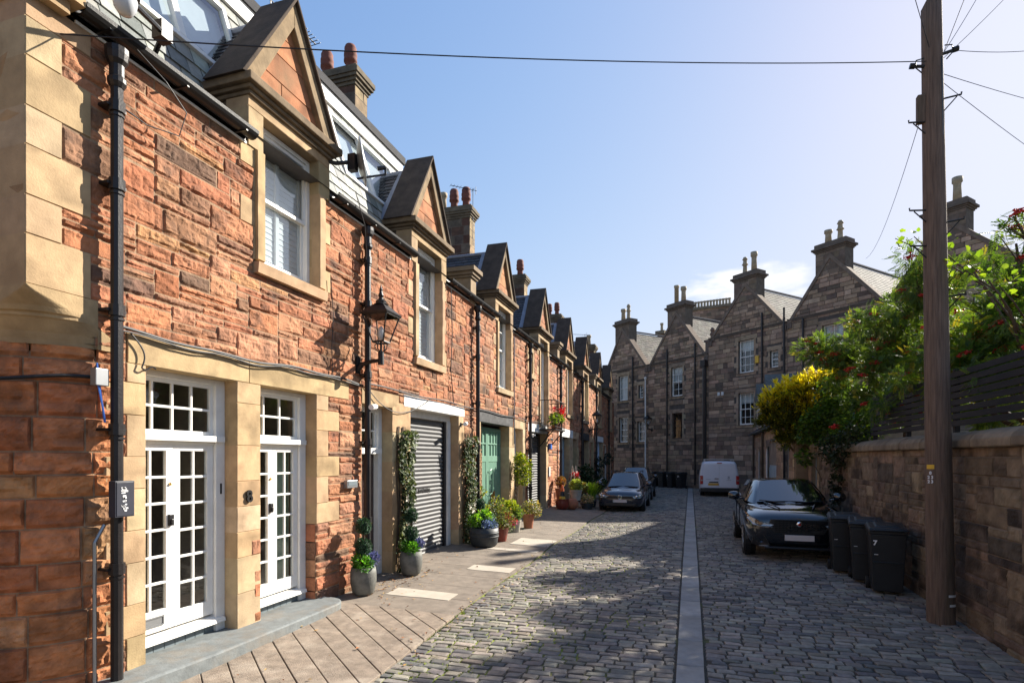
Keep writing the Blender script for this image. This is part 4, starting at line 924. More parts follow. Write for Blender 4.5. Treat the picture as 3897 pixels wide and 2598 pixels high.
# grooved pavers in front of the doorstep, set on the skew
gp = MB(); k = -9
def clipx(xa, xb): return max(xa, -5.05), min(xb, -2.9)
du = np.array([1.65, -1.39]) / math.hypot(1.65, 1.39)
for k in range(-3, 22):
    yk = 7.15 + .62 - k * .335                       # where the bar starts at x = -4.62
    bar = []
    p0 = np.array([-4.95, yk + .28]); w = .321
    L0 = 2.75
    poly = [p0, p0 + du * L0, p0 + du * L0 - np.array([0, w]), p0 - np.array([0, w])]
    # clip to y<=7.08 and x<=kerb
    def clip(P, f):
        out = []
        for a_, b_ in zip(P, P[1:] + P[:1]):
            fa, fb = f(a_), f(b_)
            if fa >= 0: out.append(a_)
            if fa * fb < 0: out.append(a_ + (b_ - a_) * fa / (fa - fb))
        return out
    poly = clip(poly, lambda q: 7.085 - q[1]); 
    if len(poly) > 2: poly = clip(poly, lambda q: (-3.04 - q[0]) + .12 * (7.1 - q[1]) * .3)
    if len(poly) > 2: poly = clip(poly, lambda q: q[1] + 1.5)
    if len(poly) < 3: continue
    t = R.uniform(.93, 1.05)
    m = len(poly); v = [(q[0], q[1], pz(q[0], q[1]) + .012 + R.uniform(-.003, .003)) for q in poly] + [(q[0], q[1], gz(q[1]) - .12) for q in poly]
    gp.add(v, [tuple(range(m))] + [(i, i + m, (i + 1) % m + m, (i + 1) % m) for i in range(m)], 0, (t, t, t))
structure('grooved_pavement', gp, M['paver'], bevel=.006)
ub = MB(); ub.hexa([(-5.4, -1.5, -.2), (-3.05, -1.5, -.2), (-3.05, 7.1, -.05), (-5.4, 7.1, -.05), (-5.4, -1.5, -.02), (-3.0, -1.5, -.06), (-3.0, 7.1, gz(7.1) - .005), (-5.4, 7.1, gz(7.1) + .03)]); structure('pavement_joint_bed', ub, M['soil'])
for (xa, xb, ya, yb) in ((-4.45, -3.42, 7.72, 8.12), (-3.95, -3.12, 9.75, 10.15), (-4.0, -3.1, 12.55, 13.5), (-4.3, -3.15, 11.75, 12.0)):
    s_ = MB(); n = 6; pts = []
    for k in range(n): pts.append((xa + (xb - xa) * k / (n - 1), ya + R.uniform(-.02, .02)))
    for k in range(n): pts.append((xb - (xb - xa) * k / (n - 1), yb + R.uniform(-.02, .02)))
    s_.prism([(x, y, pz(x, y) - .05) for x, y in pts], (0, 0, .056)); structure('pale_paving_patch', s_, M['slab'])
# moss tufts along the kerb, blown leaves
mo = MB(); 
for k in range(4200):
    y = 4.6 + abs(R.gauss(0, 4.0)); x = kerbx(y) + abs(R.gauss(0, .5)) - .02
    if vn(x * 1.7, y * 1.7, 3) < .52: continue
    z = gz(y) - .02; a = R.uniform(0, 6.28); s_ = R.uniform(.008, .022); t = R.uniform(.7, 1.2); c = (.13 * t, .18 * t, .02 * t) if R.random() > .25 else (.2 * t, .19 * t, .03 * t)
    for q in range(3):
        an = a + q * 2.1; mo.add([(x, y, z), (x + s_ * math.cos(an) - s_ * .4 * math.sin(an), y + s_ * math.sin(an) + s_ * .4 * math.cos(an), z + s_ * 1.2), (x + s_ * math.cos(an) * 1.4, y + s_ * math.sin(an) * 1.4, z + s_ * 1.7), (x + s_ * math.cos(an) + s_ * .4 * math.sin(an), y + s_ * math.sin(an) - s_ * .4 * math.cos(an), z + s_ * 1.2)], [(0, 1, 2, 3)], 0, c)
stuff('moss', mo, M['leafplain'], 'yellow green moss and grass tufts in the cobble joints along the sunny kerb', 'moss', recalc=False)
lf = MB()
for k in range(420):
    if R.random() < .45: x, y = -4.9 + abs(R.gauss(0, .3)), R.uniform(7.4, 9.4)
    elif R.random() < .5: x, y = kerbx(8) + R.uniform(-.1, .3), R.uniform(5, 12)
    else: x, y = R.uniform(-4.9, -3.1), R.uniform(4.5, 18)
    z = (pz(x, y) if x < -3.05 else gz(y) + .015) + .008 + (.02 if x < -3.05 and y < 7.1 else 0); s_ = R.uniform(.012, .035); a = R.uniform(0, 6.28); ca, sa = math.cos(a), math.sin(a); u = R.uniform(0, .7) * s_
    c = R.choice([(.3, .12, .04), (.22, .09, .035), (.4, .22, .06), (.14, .07, .035), (.45, .3, .1)])
    P = [(-1, 0, 0), (0, -.5, u), (1, 0, u * .3), (0, .5, u * .7)]
    lf.add([(x + s_ * (p * ca - q * sa), y + s_ * (p * sa + q * ca), z + r) for p, q, r in P], [(0, 1, 2), (0, 2, 3)], 0, c)
stuff('fallen_leaves', lf, M['litter'], 'brown dry leaves scattered over the pavement and kerb', 'leaves', recalc=False)
# ------------------------------------------------------------------ grey gabled row across the end of the lane
RP = np.array([-.32, 39.5]); RD = np.array([.746, -.666]); RA = math.atan2(RD[1], RD[0])
def rmap(a, z, d): return np.stack([a, -d, z], -1)
ROWLAB = ['smallest grey gabled house at the far left of the row, above the dark hatchback', 'grey gabled house with a lit cream blind, between two gables and above the far bins', 'grey gabled house with ball finial and blinds, directly above the white van',
          'grey gabled house half hidden behind the rowan tree', 'grey gabled house right behind the wooden pole', 'grey gabled house beyond the right edge of the rowan trees']
SA = [-6.16, -0.78, 4.62, 9.72, 14.82, 20.4]
ED = [-8.28, -3.42, 1.92, 7.32, 12.48, 18.06, 23.4]
FOOT = [8.84, 8.84, 9.74, 9.8, 9.92, 10.04]; APEX = [11.96, 12.02, 12.56, 12.74, 12.74, 12.98]
WIN = [[(-6.59, -5.57, 6.6, 8.49, 2), (-4.42, -3.94, 6.62, 7.58, 1), (-6.56, -5.57, 3.44, 5.34, 2), (-4.54, -3.66, 3.44, 4.94, 2)], [(-1.25, -0.24, 6.44, 8.42, 2), (-1.18, -0.26, 3.56, 5.3, 2)], [(4.14, 5.2, 7.34, 9.28, 3), (6.26, 6.77, 7.4, 8.36, 1), (4.14, 5.2, 4.24, 6.14, 3)], [(9.3, 10.38, 7.1, 9.2, 2), (9.3, 10.38, 3.98, 6.02, 2)], [(15.84, 16.92, 7.22, 9.26, 2), (13.68, 14.52, 7.22, 8.9, 2)], [(21.12, 22.2, 7.22, 9.26, 2)]]
PIPES = [[-4.96], [-1.55, 0.89], [5.8, 7.18], [8.28], [17.88], [23.04]]
gb = (RP[0], RP[1], 0)
ROWS = []
for i in range(6):
    sa, e0, e1, zf, za = SA[i], ED[i], ED[i + 1], FOOT[i], APEX[i]
    base = RP + RD * sa
    H = thing('gabled_house', ROWLAB[i], 'house', (base[0], base[1], 0), RA, group='grey gabled houses', local=True)
    H['_'] = 0; del H['_']
    ROWS.append(H)
    sh = lambda L: [(a - sa, b - sa, c, d) for (a, b, c, d) in L]
    W_ = [(a - sa, b - sa, c, d, n) for (a, b, c, d, n) in WIN[i]]
    holes = [(a, b, c, d) for (a, b, c, d, n) in W_]; mar = []
    for (a, b, c, d) in holes[:]:
        mar += jamb(a, -1, c, d, .14, .3, h=.34) + jamb(b, 1, c, d, .14, .3, h=.34, k=1) + [(a - .22, b + .22, d, d + .26), (a - .16, b + .16, c - .16, c)]
    w = MB(); x0, x1 = e0 - sa, e1 - sa; gl, gr = x0 + .14, x1 - .14
    A = coursed(x0, x1, .2, zf, holes + mar, (.2, .24, .28, .33), (.3, .85))
    A += coursed(x0, x1, zf, za - .15, [], (.22, .26), (.3, .7), clip=lambda z: (gl * (za - z) / (za - zf), gr * (za - z) / (za - zf)))
    w.box(x0, x1, .005, .45, .0, zf, 0, (.1, .085, .07)) if False else None
    # mortar backing with holes
    bl = lines(x0, x1, [h[0] for h in holes] + [h[1] for h in holes], 9); zl = lines(.2, zf, [h[2] for h in holes] + [h[3] for h in holes], 9)
    for p, q in zip(bl, bl[1:]):
        for r, t in zip(zl, zl[1:]):
            if not any(h[0] < (p + q) / 2 < h[1] and h[2] < (r + t) / 2 < h[3] for h in holes): w.box(p, q, .004, .4, r, t, 0, (.085, .072, .062))
    w.prism([(gl, .004, zf), (gr, .004, zf), (0, .004, za - .05)], (0, .4, 0), 0, (.085, .072, .062))
    stones(w, rmap, A, ROWT, res=.3, bulge=(.008, .03), joint=.008, rough=.015, minn=2, dirty=.5)
    obj('stone_wall', w, M['rowstone'], H, recalc=False)
    per = len(mar) // len(holes)
    for (a, b, c, d) in holes:
        s_ = MB(); dressed(s_, rmap, [q for q in mar if q[0] > a - .35 and q[1] < b + .35 and q[2] > c - .2 and q[3] < d + .3], ROWD, .02, .3)
        s_.box(a - .1, b + .1, -.05, .2, c - .05, c + .0, 0, (.2, .15, .11)); obj('window_surround', s_, M['rowstone'], H)
    st = MB(); st.box(x0 + .02, x1 - .02, -.05, .1, zf - .02, zf + .08, 0, (.11, .09, .075)); st.box(x0 + .02, x1 - .02, -.09, .1, zf + .08, zf + .13, 0, (.12, .1, .08)); obj('string_course', st, M['rowstone'], H)
    k = MB()
    for sg, ge in ((-1, gl), (1, gr)):
        k.prism([(ge + sg * .16, -.06, zf - .12), (ge - sg * .08, -.06, zf - .08), (0, -.06, za - .1), (0, -.06, za + .18)], (0, .5, 0), 0, (.17, .13, .1))
        k.box(ge - .16 if sg > 0 else ge - .12, ge + .12 if sg > 0 else ge + .16, -.08, .4, zf - .4, zf - .1, 0, (.13, .1, .08))
    obj('gable_coping', k, M['rowstone'], H)
    rf = MB(); dep = 10.5
    for sg, ge in ((-1, gl), (1, gr)):
        L_ = math.hypot(ge, za - zf - .05); v = np.array([-ge, 0, za - zf - .05]) / L_; nr = np.array([sg * (za - zf), 0, abs(ge)]) / L_
        slates(rf, (ge, .35, zf - .05), (0, 1, 0), v, nr, dep, L_, .32, .24, SLL)
    rf.tube([(0, .4, za + .0), (0, dep + .35, za + .0)], .07, 6, 0, (.12, .12, .13))
    obj('slate_roof', rf, M['rowslate'], H, recalc=False)
    bd = MB(); bd.box(x0, x1,   .45, 10.8, -.5, zf - .2, 0, (.05, .045, .04)); bd.prism([(x0, 10.5, zf - .2), (x1, 10.5, zf - .2), (0, 10.5, za - .1)], (0, .3, 0), 0, (.15, .12, .1)); obj('house_body', bd, M['rowstone'], H)
    c = MB(); ct = za + .8; hw, hd = .78, .36
    zc = za - .95
    c.box(-hw, hw, -.02, 2 * hd, zc, ct - .5, 0, (.12, .1, .08))
    stones(c, lambda a, z, d: np.stack([a, -.02 - d, z], -1), coursed(-hw, hw, zc, ct - .5, [], (.26, .3), (.3, .6)), pick([((.19, .14, .1), 3), ((.15, .11, .085), 3), ((.22, .16, .12), 2)]), res=.3, bulge=(.006, .014), minn=2)
    stones(c, lambda a, z, d: np.stack([-hw - d, -a, z], -1), coursed(-2 * hd, .02, zc, ct - .5, [], (.28,), (.2, .5)), pick([((.19, .13, .09), 3), ((.15, .11, .085), 3)]), res=.3, bulge=(.006, .014), minn=2)
    for dx, p, q in ((.04, .0, .07), (.09, .07, .14), (.16, .14, .24), (.05, .24, .46)): c.box(-hw - dx, hw + dx, -.02 - dx, 2 * hd + dx, ct - .5 + p, ct - .5 + q, 0, (.13, .105, .085))
    o = obj('chimney', c, M['rowstone'], H)
    for j, (px, kd, hh) in enumerate((((-.24, 1, .75), (.24, 3, .95)), ((-.26, 2, 1.05), (.26, 1, .85)), ((-.24, 3, .85), (.28, 1, .95)), ((-.26, 1, .6), (.26, 3, .85)), ((-.3, 1, .7), (.26, 1, .9)), ((-.25, 1, .8), (.25, 2, .9)))[i]):
        p = MB(); pot(p, (px * 1.2, hd, ct - .02), hh * 1.2, .2 if kd != 2 else .24, kd); obj('chimney_pot', p, M['potbuff'], o, smooth=True)
    for wi, (a, b, z0, z1, cols) in enumerate(W_):
        f = MB(); t = .06; x = .14; zm = (z0 + z1) / 2
        f.box(a, a + t, x, x + .1, z0, z1); f.box(b - t, b, x, x + .1, z0, z1); f.box(a + t, b - t, x, x + .1, z1 - t, z1); f.box(a + t, b - t, x - .02, x + .1, z0, z0 + .09); f.box(a + t, b - t, x + .01, x + .09, zm - .025, zm + .025)
        for k in range(1, cols): q = a + (b - a) * k / cols; f.box(q - .012, q + .012, x + .03, x + .07, z0 + .09, z1 - t)
        for q in ((z0 + zm) / 2, (z1 + zm) / 2):
            if cols > 1 or wi: f.box(a + t, b - t, x + .031, x + .069, q - .012, q + .012)
        dark = (i == 1 and wi == 1)
        o = obj('window', f, M['brownpaint' if dark else 'white'], H)
        g = MB(); g.quad((a + .03, x + .05, z0 + .05), (b - .03, x + .05, z0 + .05), (b - .03, x + .05, z1 - .03), (a + .03, x + .05, z1 - .03)); obj('pane', g, M['glass'], o, recalc=False)
        if (i, wi) in ((1, 0), (0, 0), (2, 0), (2, 2), (3, 0)):
            g = MB(); zl_ = z0 + .05 if (i, wi) == (0, 0) else (z0 + (z1 - z0) * (.45 if i == 1 else .68))
            n = 14
            for q in range(n): u0, u1 = a + (b - a) * q / n, a + (b - a) * (q + 1) / n; g.quad((u0, .3 + .02 * (q % 2), zl_), (u1, .3 + .02 * ((q + 1) % 2), zl_), (u1, .3 + .02 * ((q + 1) % 2), z1), (u0, .3 + .02 * (q % 2), z1))
            obj('blind', g, M['blind'], o, recalc=False)
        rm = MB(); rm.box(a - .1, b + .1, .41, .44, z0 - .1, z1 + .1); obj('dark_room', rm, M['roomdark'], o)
    for x in PIPES[i]:
        p = MB(); xx = x - sa; top = zf + .9 if i != 3 else zf; p.tube([(xx, -.09, .5), (xx, -.09, min(top, za - .9))], .055, 8)
        for z in np.arange(1.5, top, 1.7): p.tube([(xx, -.09, z - .05), (xx, -.09, z + .05)], .075, 8)
        obj('drainpipe', p, M['pipe'], H)
    if i == 0:
        p = MB(); p.tube([(-3.62 - sa, -.1, .3), (-3.62 - sa, -.1, 7.95)], .045, 8); p.lathe([(.05, -.1), (.1, 0), (.1, .1)], (-3.62 - sa, -.1, 7.97), 10); obj('white_drainpipe', p, M['oldwhite'], H)
    if i == 1:
        p = MB(); xx = 1.7 - sa; p.tube([(xx, -.14, .3), (xx, -.14, 8.1)], .12, 8); p.box(xx - .18, xx + .18, -.32, 0, 8.1, 8.5); obj('broad_drainpipe', p, M['pipe'], H)
    if i == 2:
        p = MB(); xx = 2.0 - sa; p.box(xx - .34, xx + .34, .0, .6, 8.8, 9.65, 0, (.14, .11, .09)); p.box(xx - .4, xx + .4, -.06, .65, 9.65, 9.8, 0, (.14, .11, .09)); p.lathe([(.22, 0), (.12, .1), (.1, .22), (.16, .28), (.17, .4), (.1, .48), (.14, .56), (.15, .66), (.08, .76), (.02, .8)], (xx, .28, 9.8), 12, 0, (.15, .11, .09)); obj('ball_finial', p, M['rowstone'], H, smooth=False)
        p = MB(); xx = 5.32 - sa; p.box(xx, xx + .24, -.08, 0, 7.8, 8.22); obj('alarm_box', p, M['yellow'], H, bevel=.02)
        for q in (2.72, 3.0): p = MB(); xx = q - sa; p.box(xx - .08, xx + .08, -.05, 0, 6.15, 6.36); p.box(xx - .05, xx + .05, -.06, -.05, 6.18, 6.33, 0); obj('wall_vent', p, M['signplate'], H)
# tenement chimney stack with a row of pots, and a small stack, behind the row
def far_stack(label, x, y, rz, w, d, z0, z1, n):
    T = thing('tenement_chimney', label, 'chimney', (x, y, 0), rz, local=True)
    c = MB(); c.box(-w / 2, w / 2, -d / 2, d / 2, 0, z1, 0, (.14, .115, .09)); A = coursed(-w / 2, w / 2, z0, z1 - .3, [], (.3, .36), (.4, .9)); stones(c, lambda a, z, dd: np.stack([a, -d / 2 - dd, z], -1), A, ROWT, res=.4, bulge=(.01, .02), minn=2)
    c.box(-w / 2 - .15, w / 2 + .15, -d / 2 - .15, d / 2 + .15, z1 - .3, z1, 0, (.17, .14, .1)); obj('stack', c, M['rowstone'], T)
    for k in range(n): p = MB(); pot(p, (-w / 2 + w * (k + .5) / n, 0, z1), .75, .16, 1, n=8); obj('chimney_pot', p, M['potbuff'], T)
far_stack('broad tenement chimney stack carrying a long row of pots behind the gables', 2.15, 66.0, -.2, 4.2, 1.1, 12, 18.8, 13)
far_stack('slim far chimney stack seen in the dip between two grey gables', -2.5, 54.0, -.4, .6, .6, 10, 13.9, 1)

# ------------------------------------------------------------------ low mews annexe on the right
A_ = thing('mews_annexe', 'low sandstone annexe with grey double garage door and slate dormers, behind the black car', 'house', (2.95, 24, gz(24)))
amap = lambda a, z, d: np.stack([2.95 - d, -a, z], -1)
ho = [(-29.6, -28.9, .3, 2.75), (-27.9, -27.1, .3, 2.75), (-26.6, -26.0, .3, 2.75), (-25.3, -22.3, .3, 3.0), (-20.8, -19.6, .3, 2.75)]
mr = []
for (a, b, c, d) in ho: mr += [(a - .2, a, z, z + .5) for z in np.arange(.4, d - .3, .5)] + [(b, b + .2, z, z + .5) for z in np.arange(.4, d - .3, .5)]
w = MB(); ANX = pick([((.36, .26, .17), 4), ((.3, .21, .14), 3), ((.4, .29, .2), 2)], .1)
ra, ca = rubble(-30.4, -18.6, .2, 3.4, ho, .16, .12); stones(w, amap, ra, ANX, res=.12, bulge=(.006, .015), minn=2); cells_mesh(w, amap, ca, (.2, .15, .1), -.003)
w.box(2.96, 3.3, 18.55, 18.6, .2, 3.4, 0, (.2, .15, .1)); obj('stone_wall', w, M['rowstone'], A_, recalc=False)
r = MB(); r.add([(2.8, 18.5, 3.42), (2.8, 30.2, 3.42), (6.3, 30.2, 6.0), (6.3, 18.5, 6.0)], [(0, 1, 2, 3)], 0, (.06, .06, .06)); u = np.array([0, 1, 0.]); v = np.array([3.5, 0, 2.58]); Lv = np.linalg.norm(v); slates(r, (2.8, 18.5, 3.44), u, v / Lv, np.array([-2.58, 0, 3.5]) / Lv, 11.7, Lv, .3, .2, SLD); obj('slate_roof', r, M['rowslate'], A_, recalc=False)
r = MB(); r.tube([(2.8, 18.5, 3.4), (2.8, 30.3, 3.4)], .06, 8); obj('gutter', r, M['iron'], A_)
r = MB(); r.box(6.3, 6.5, 18.4, 30.2, 0, 6.0, 0, (.2, .15, .1)); r.box(2.96, 6.3, 18.4, 18.5, 0, 3.4, 0, (.25, .18, .12)); r.prism([(2.96, 18.4, 3.4), (6.5, 18.4, 3.4), (6.5, 18.4, 6.1)], (0, .12, 0), 0, (.25, .18, .12)); obj('end_wall', r, M['rowstone'], A_)
r = MB(); r.prism([(3.0, 20.6, 3.45), (5.4, 20.6, 3.45), (5.4, 20.6, 5.3), (3.7, 20.6, 4.75), (3.0, 20.6, 4.4)], (0, .25, 0)); obj('pale_rendered_gable', r, M['harl'], A_)
for (yy0, yy1) in ((28.2, 29.6), (24.8, 26.6)):
    q = MB(); q.box(3.05, 4.6, yy0, yy0 + .12, 3.4, 4.75); q.box(3.05, 4.6, yy1 - .12, yy1, 3.4, 4.75); q.box(3.05, 4.6, yy0 + .12, yy1 - .12, 4.62, 4.75); o = obj('dormer', q, M['harl'], A_)
    q = MB(); ym = (yy0 + yy1) / 2; q.prism([(2.95, yy0 - .12, 4.75), (2.95, yy1 + .12, 4.75), (2.95, ym, 5.75)], (3.0, 0, 0), 0, (.1, .105, .1)); obj('slate_roof', q, M['rowslate'], o)
    q = MB(); q.box(3.1, 3.16, yy0 + .2, yy1 - .2, 3.9, 4.55); q.box(3.06, 3.1, yy0 + .12, yy1 - .12, 4.45, 4.62); obj('window_frame', q, M['oldwhite'], o); q = MB(); q.box(3.07, 3.1, yy0 + .3, yy1 - .3, 3.95, 4.45); obj('pane', q, M['carglass'], o)
for (a, b, c, d), mt, nm in zip(ho, ('oldwhite', 'oldwhite', 'oldwhite', 'bluepaint', 'slatepaint'), ('white_door', 'white_door', 'white_door', 'garage_door', 'grey_door')):
    q = MB(); q.box(3.1, 3.16, -b, -a, c, d)
    if nm == 'garage_door':
        m_ = -(a + b) / 2
        for p0, p1 in ((-b, m_ - .02), (m_ + .02, -a)):
            for k in range(7): y = p0 + (p1 - p0) * k / 7; q.box(3.08, 3.1, y + .01, y + (p1 - p0) / 7 - .01, c + .1, c + 1.6)
        q2 = MB(); q2.box(3.09, 3.1, -b, -a, c + 1.7, d - .05); obj('dark_door_head', q2, M['interior'], A_)
    obj(nm, q, M[mt], A_)
q = MB(); q.tube([(2.86, 29.1, .6), (2.86, 29.1, 3.4)], .05, 8); obj('drainpipe', q, M['pipe'], A_); q = MB(); q.tube([(2.86, 25.6, .6), (2.86, 25.6, 3.4)], .05, 8); obj('drainpipe', q, M['pipe'], A_)

# ------------------------------------------------------------------ boundary wall, gate, fence (right)
B = thing('boundary_wall', 'long brown stone boundary wall with rounded coping behind the bins', 'wall', (3.3, 7, gz(7)))
wm_ = lambda a, z, d: np.stack([3.32 - d, -a, z], -1)
w = MB(); ra, ca = rubble(-17.0, 0.0, -.1, 2.42, [(-4.92, -4.75, 1.5, 1.75), (-6.3, -6.1, 1.55, 1.85)], .14, .105, ws=(2, 3, 4, 5, 6), hs=(1, 1, 2, 2, 3)); stones(w, wm_, ra, WALLT, res=.03, bulge=(.004, .016), joint=.006, rough=.014, rim=.01, dirty=.6); cells_mesh(w, wm_, ca, (.17, .13, .1), -.004)
w.box(3.34, 3.8, 0, 17, -.3, 2.42, 0, (.12, .095, .075)); obj('stone_face', w, M['wallstone'], B, smooth=False, recalc=False)
cp = MB(); y = 0
while y < 17.0:
    l = R.uniform(.7, 1.1); l = min(l, 17.0 - y)
    if l < .1: break
    zt = 2.42; n = 9; prof = [(3.24, zt), (3.24, zt + .08)] + [(3.56 - .32 * math.cos(t), zt + .08 + .15 * math.sin(t) + R.uniform(-.006, .006)) for t in np.linspace(.15, PI - .15, n)] + [(3.88, zt + .08), (3.88, zt)]
    t = R.uniform(.8, 1.15); jx = R.uniform(-.012, .012); cp.prism([(px + jx, y + .006, pz_ + R.uniform(-.004, .004)) for px, pz_ in prof], (0, l - .012, 0), 0, (.21 * t, .165 * t, .115 * t)); y += l
obj('coping', cp, M['wallstone'], B, bevel=.02)
# gate and piers between wall and annexe
G = thing('side_gate', 'dark narrow garden gate with pale notice, set between stone piers beyond the wall', 'gate', (3.35, 17.7, gz(17.7)))
q = MB(); q.box(3.4, 3.46, 17.25, 18.0, .35, 2.3); obj('gate_leaf', q, M['slatepaint'], G, bevel=.01)
q = MB(); q.box(3.385, 3.4, 17.5, 17.75, 1.75, 1.98); obj('notice', q, M['cyan'], G); q = MB(); q.box(3.385, 3.4, 17.52, 17.66, .95, 1.35); obj('small_sign', q, M['signplate'], G)
q = MB(); stones(q, lambda a, z, d: np.stack([3.3 - d, -a, z], -1), coursed(-18.55, -18.05, .2, 2.75, [], (.4, .5), (.5, .6)) + coursed(-17.25, -17.0, .2, 2.6, [], (.4, .5), (.3, .6)), ROWD, res=.12, bulge=(.01, .02)); q.box(3.31, 3.7, 18.05, 18.55, 0, 2.75, 0, (.2, .15, .1)); q.box(3.31, 3.7, 17.0, 17.25, 0, 2.6, 0, (.2, .15, .1)); q.box(3.3, 3.7, 17.25, 18.05, 2.3, 2.6, 0, (.2, .15, .1)); obj('gate_piers', q, M['wallstone'], G, recalc=False)
F = thing('slatted_fence', 'dark horizontal slatted garden fence standing on the boundary wall', 'fence', (3.6, 8, 2.7))
for k in range(8):
    q = MB(); z = 2.74 + k * .098; y = 0.0; q.box(3.55, 3.572, 0, 13.4, z, z + .076); obj('slat', q, M['fence'], F)
for y in np.arange(.3, 13.5, 1.85): q = MB(); q.box(3.575, 3.64, y, y + .07, 2.6, 3.56); obj('post', q, M['fence'], F)

# ------------------------------------------------------------------ foliage
def basis(d, up=(0, 0, 1), roll=None):
    d = d / np.linalg.norm(d, axis=1, keepdims=True); u = np.tile(np.array(up, float), (len(d), 1)) + NR.normal(0, .25, (len(d), 3))
    s = np.cross(d, u); s /= np.linalg.norm(s, axis=1, keepdims=True) + 1e-9; n = np.cross(s, d)
    return np.stack([s, d, n], -1)              # columns: side, along, normal
def scatter(mb, TV, TF, pos, Bs, sc_, tint, m=0):
    TV = np.asarray(TV, float); k = len(TV); n = len(pos)
    V = np.einsum('nij,kj->nki', Bs, TV) * np.asarray(sc_)[:, None, None] + pos[:, None, :]
    F = np.asarray(TF); Fa = (F[None] + (np.arange(n) * k)[:, None, None]).reshape(-1, F.shape[1])
    mb.add(V.reshape(-1, 3), Fa.tolist(), m, np.repeat(tint, k, axis=0))
LEAF = ([(0, 0, 0), (.28, .4, .06), (0, 1, -.04), (-.28, .4, .06)], [(0, 1, 2, 3)])
BROAD = ([(0, 0, 0), (.42, .3, .08), (.3, .75, .02), (0, 1, -.1), (-.3, .75, .02), (-.42, .3, .08), (0, .45, -.03)], [(0, 1, 2, 6), (6, 2, 3, 3), (0, 6, 4, 5), (6, 3, 4, 4)])
BROAD = (BROAD[0], [(0, 1, 6), (1, 2, 6), (2, 3, 6), (3, 4, 6), (4, 5, 6), (5, 0, 6)])
def pinnate(pairs=6):
    V = []; F = []
    def lf(b, d, l, w):
        n = len(V); d = np.array(d); s = np.array([-d[1], d[0], 0]); V.extend([b, b + d * l * .5 + s * w + np.array([0, 0, .012]), b + d * l + np.array([0, 0, -.02]), b + d * l * .5 - s * w + np.array([0, 0, .012])]); F.append((n, n + 1, n + 2, n + 3))
    for k in range(pairs):
        y = .18 + .72 * k / pairs; l = .3 - .02 * abs(k - 2.5); b = np.array([0, y, -.25 * y * y])
        for sg in (-1, 1): lf(b, (sg * .85, .52, 0), l, .055)
    lf(np.array([0, .9, -.2]), (0, 1, 0), .27, .055)
    n = len(V); V.extend([np.array([-.008, 0, 0]), np.array([.008, 0, 0]), np.array([.008, .92, -.21]), np.array([-.008, .92, -.21])]); F.append((n, n + 1, n + 2, n + 3))
    return np.array(V), F
PIN = pinnate()
def tints(n, cols, w, var=.2):
    c = np.array(cols, float)[NR.choice(len(cols), n, p=np.array(w) / sum(w))]; return np.clip(c * (1 + NR.uniform(-var, var, (n, 1))), .002, 1)
def limb(mb, p, q, r0, r1, seg=5, wob=.12):
    p, q = np.array(p, float), np.array(q, float); L_ = np.linalg.norm(q - p); P = [p + (q - p) * t + (NR.normal(0, wob * L_ * .18, 3) if 0 < t < 1 else 0) + np.array([0, 0, .1 * L_ * math.sin(PI * t)]) for t in np.linspace(0, 1, seg)]
    mb.tube([tuple(x) for x in P], list(np.linspace(r0, r1, seg)), 6); return P
def clumps(cs, rs, n, flat=.75):
    cs = np.array(cs); k = NR.choice(len(cs), n, p=np.array(rs) ** 2 / np.sum(np.array(rs) ** 2)); r = np.array(rs)[k]
    d = NR.normal(0, 1, (n, 3)); d /= np.linalg.norm(d, axis=1, keepdims=True); rad = NR.uniform(.25, 1, n) ** .6
    return cs[k] + d * (r * rad)[:, None] * np.array([1, 1, flat]), d
def berry_mesh():
    mb = MB()
    for k in range(26):
        x, y = R.gauss(0, .045), R.gauss(0, .045); mb.tube([(0, 0, .03), (x, y, 0)], .004, 3); mb.ball((x, y, -.3 * (x * x + y * y) / .05 * .2 + R.uniform(-.02, .015)), R.uniform(.008, .0115), 6)
    return mb
_b = obj('berry_cluster', berry_mesh(), M['berry'], smooth=True); BERRY = _b.data; bpy.data.objects.remove(_b)
def rowan(label, base, crown, nleaf, ncl, nberry, size=.24, cols=None):
    """crown: list of (centre, radius) for big masses"""
    T = thing('rowan_tree', label, 'tree', base)
    tr = MB(); cl = []; rs = []
    top = np.array(base) + np.array([0, 0, .6 * (max(c[2] for c, r in crown) - base[2])])
    limb(tr, base, top, .09, .06, 6)
    for c, r in crown:
        c = np.array(c, float); P = limb(tr, top - np.array([0, 0, R.uniform(0, .8)]), c, .045, .016)
        for k in range(ncl):
            d = NR.normal(0, 1, 3); d[2] *= .8; d /= np.linalg.norm(d); e = c + d * r * R.uniform(.45, 1.0); cl.append(e); rs.append(r * R.uniform(.22, .42))
            limb(tr, P[-2], e, .014, .004, 4)
    obj('branches', tr, M['bark'], T)
    pos, d = clumps(cl, rs, nleaf, .8); mid = np.mean([c for c, r in crown], axis=0)
    dirs = d + .5 * NR.normal(0, 1, d.shape) + np.array([0, 0, -.1]); mb = MB()
    cols = cols or [(.05, .1, .018), (.075, .14, .022), (.11, .18, .03), (.035, .075, .016), (.2, .2, .03)]
    scatter(mb, PIN[0], PIN[1], pos, basis(dirs), NR.uniform(.7, 1.2, nleaf) * size, tints(nleaf, cols, [5, 4, 3, 3, 1][:len(cols)]))
    obj('crown', mb, M['leaf'], T, recalc=False)
    pb, _ = clumps(cl, [r * 1.25 for r in rs], nberry, .8)
    for k in range(nberry):
        o = bpy.data.objects.new('berry_cluster', BERRY); COL.objects.link(o); o.parent = T; o.location = tuple(pb[k] - np.array(base) - np.array([0, 0, .05])); o.scale = (R.uniform(1.2, 1.9),) * 3; o.rotation_euler = (R.uniform(-.4, .4), R.uniform(-.4, .4), R.random() * 6)
    return T
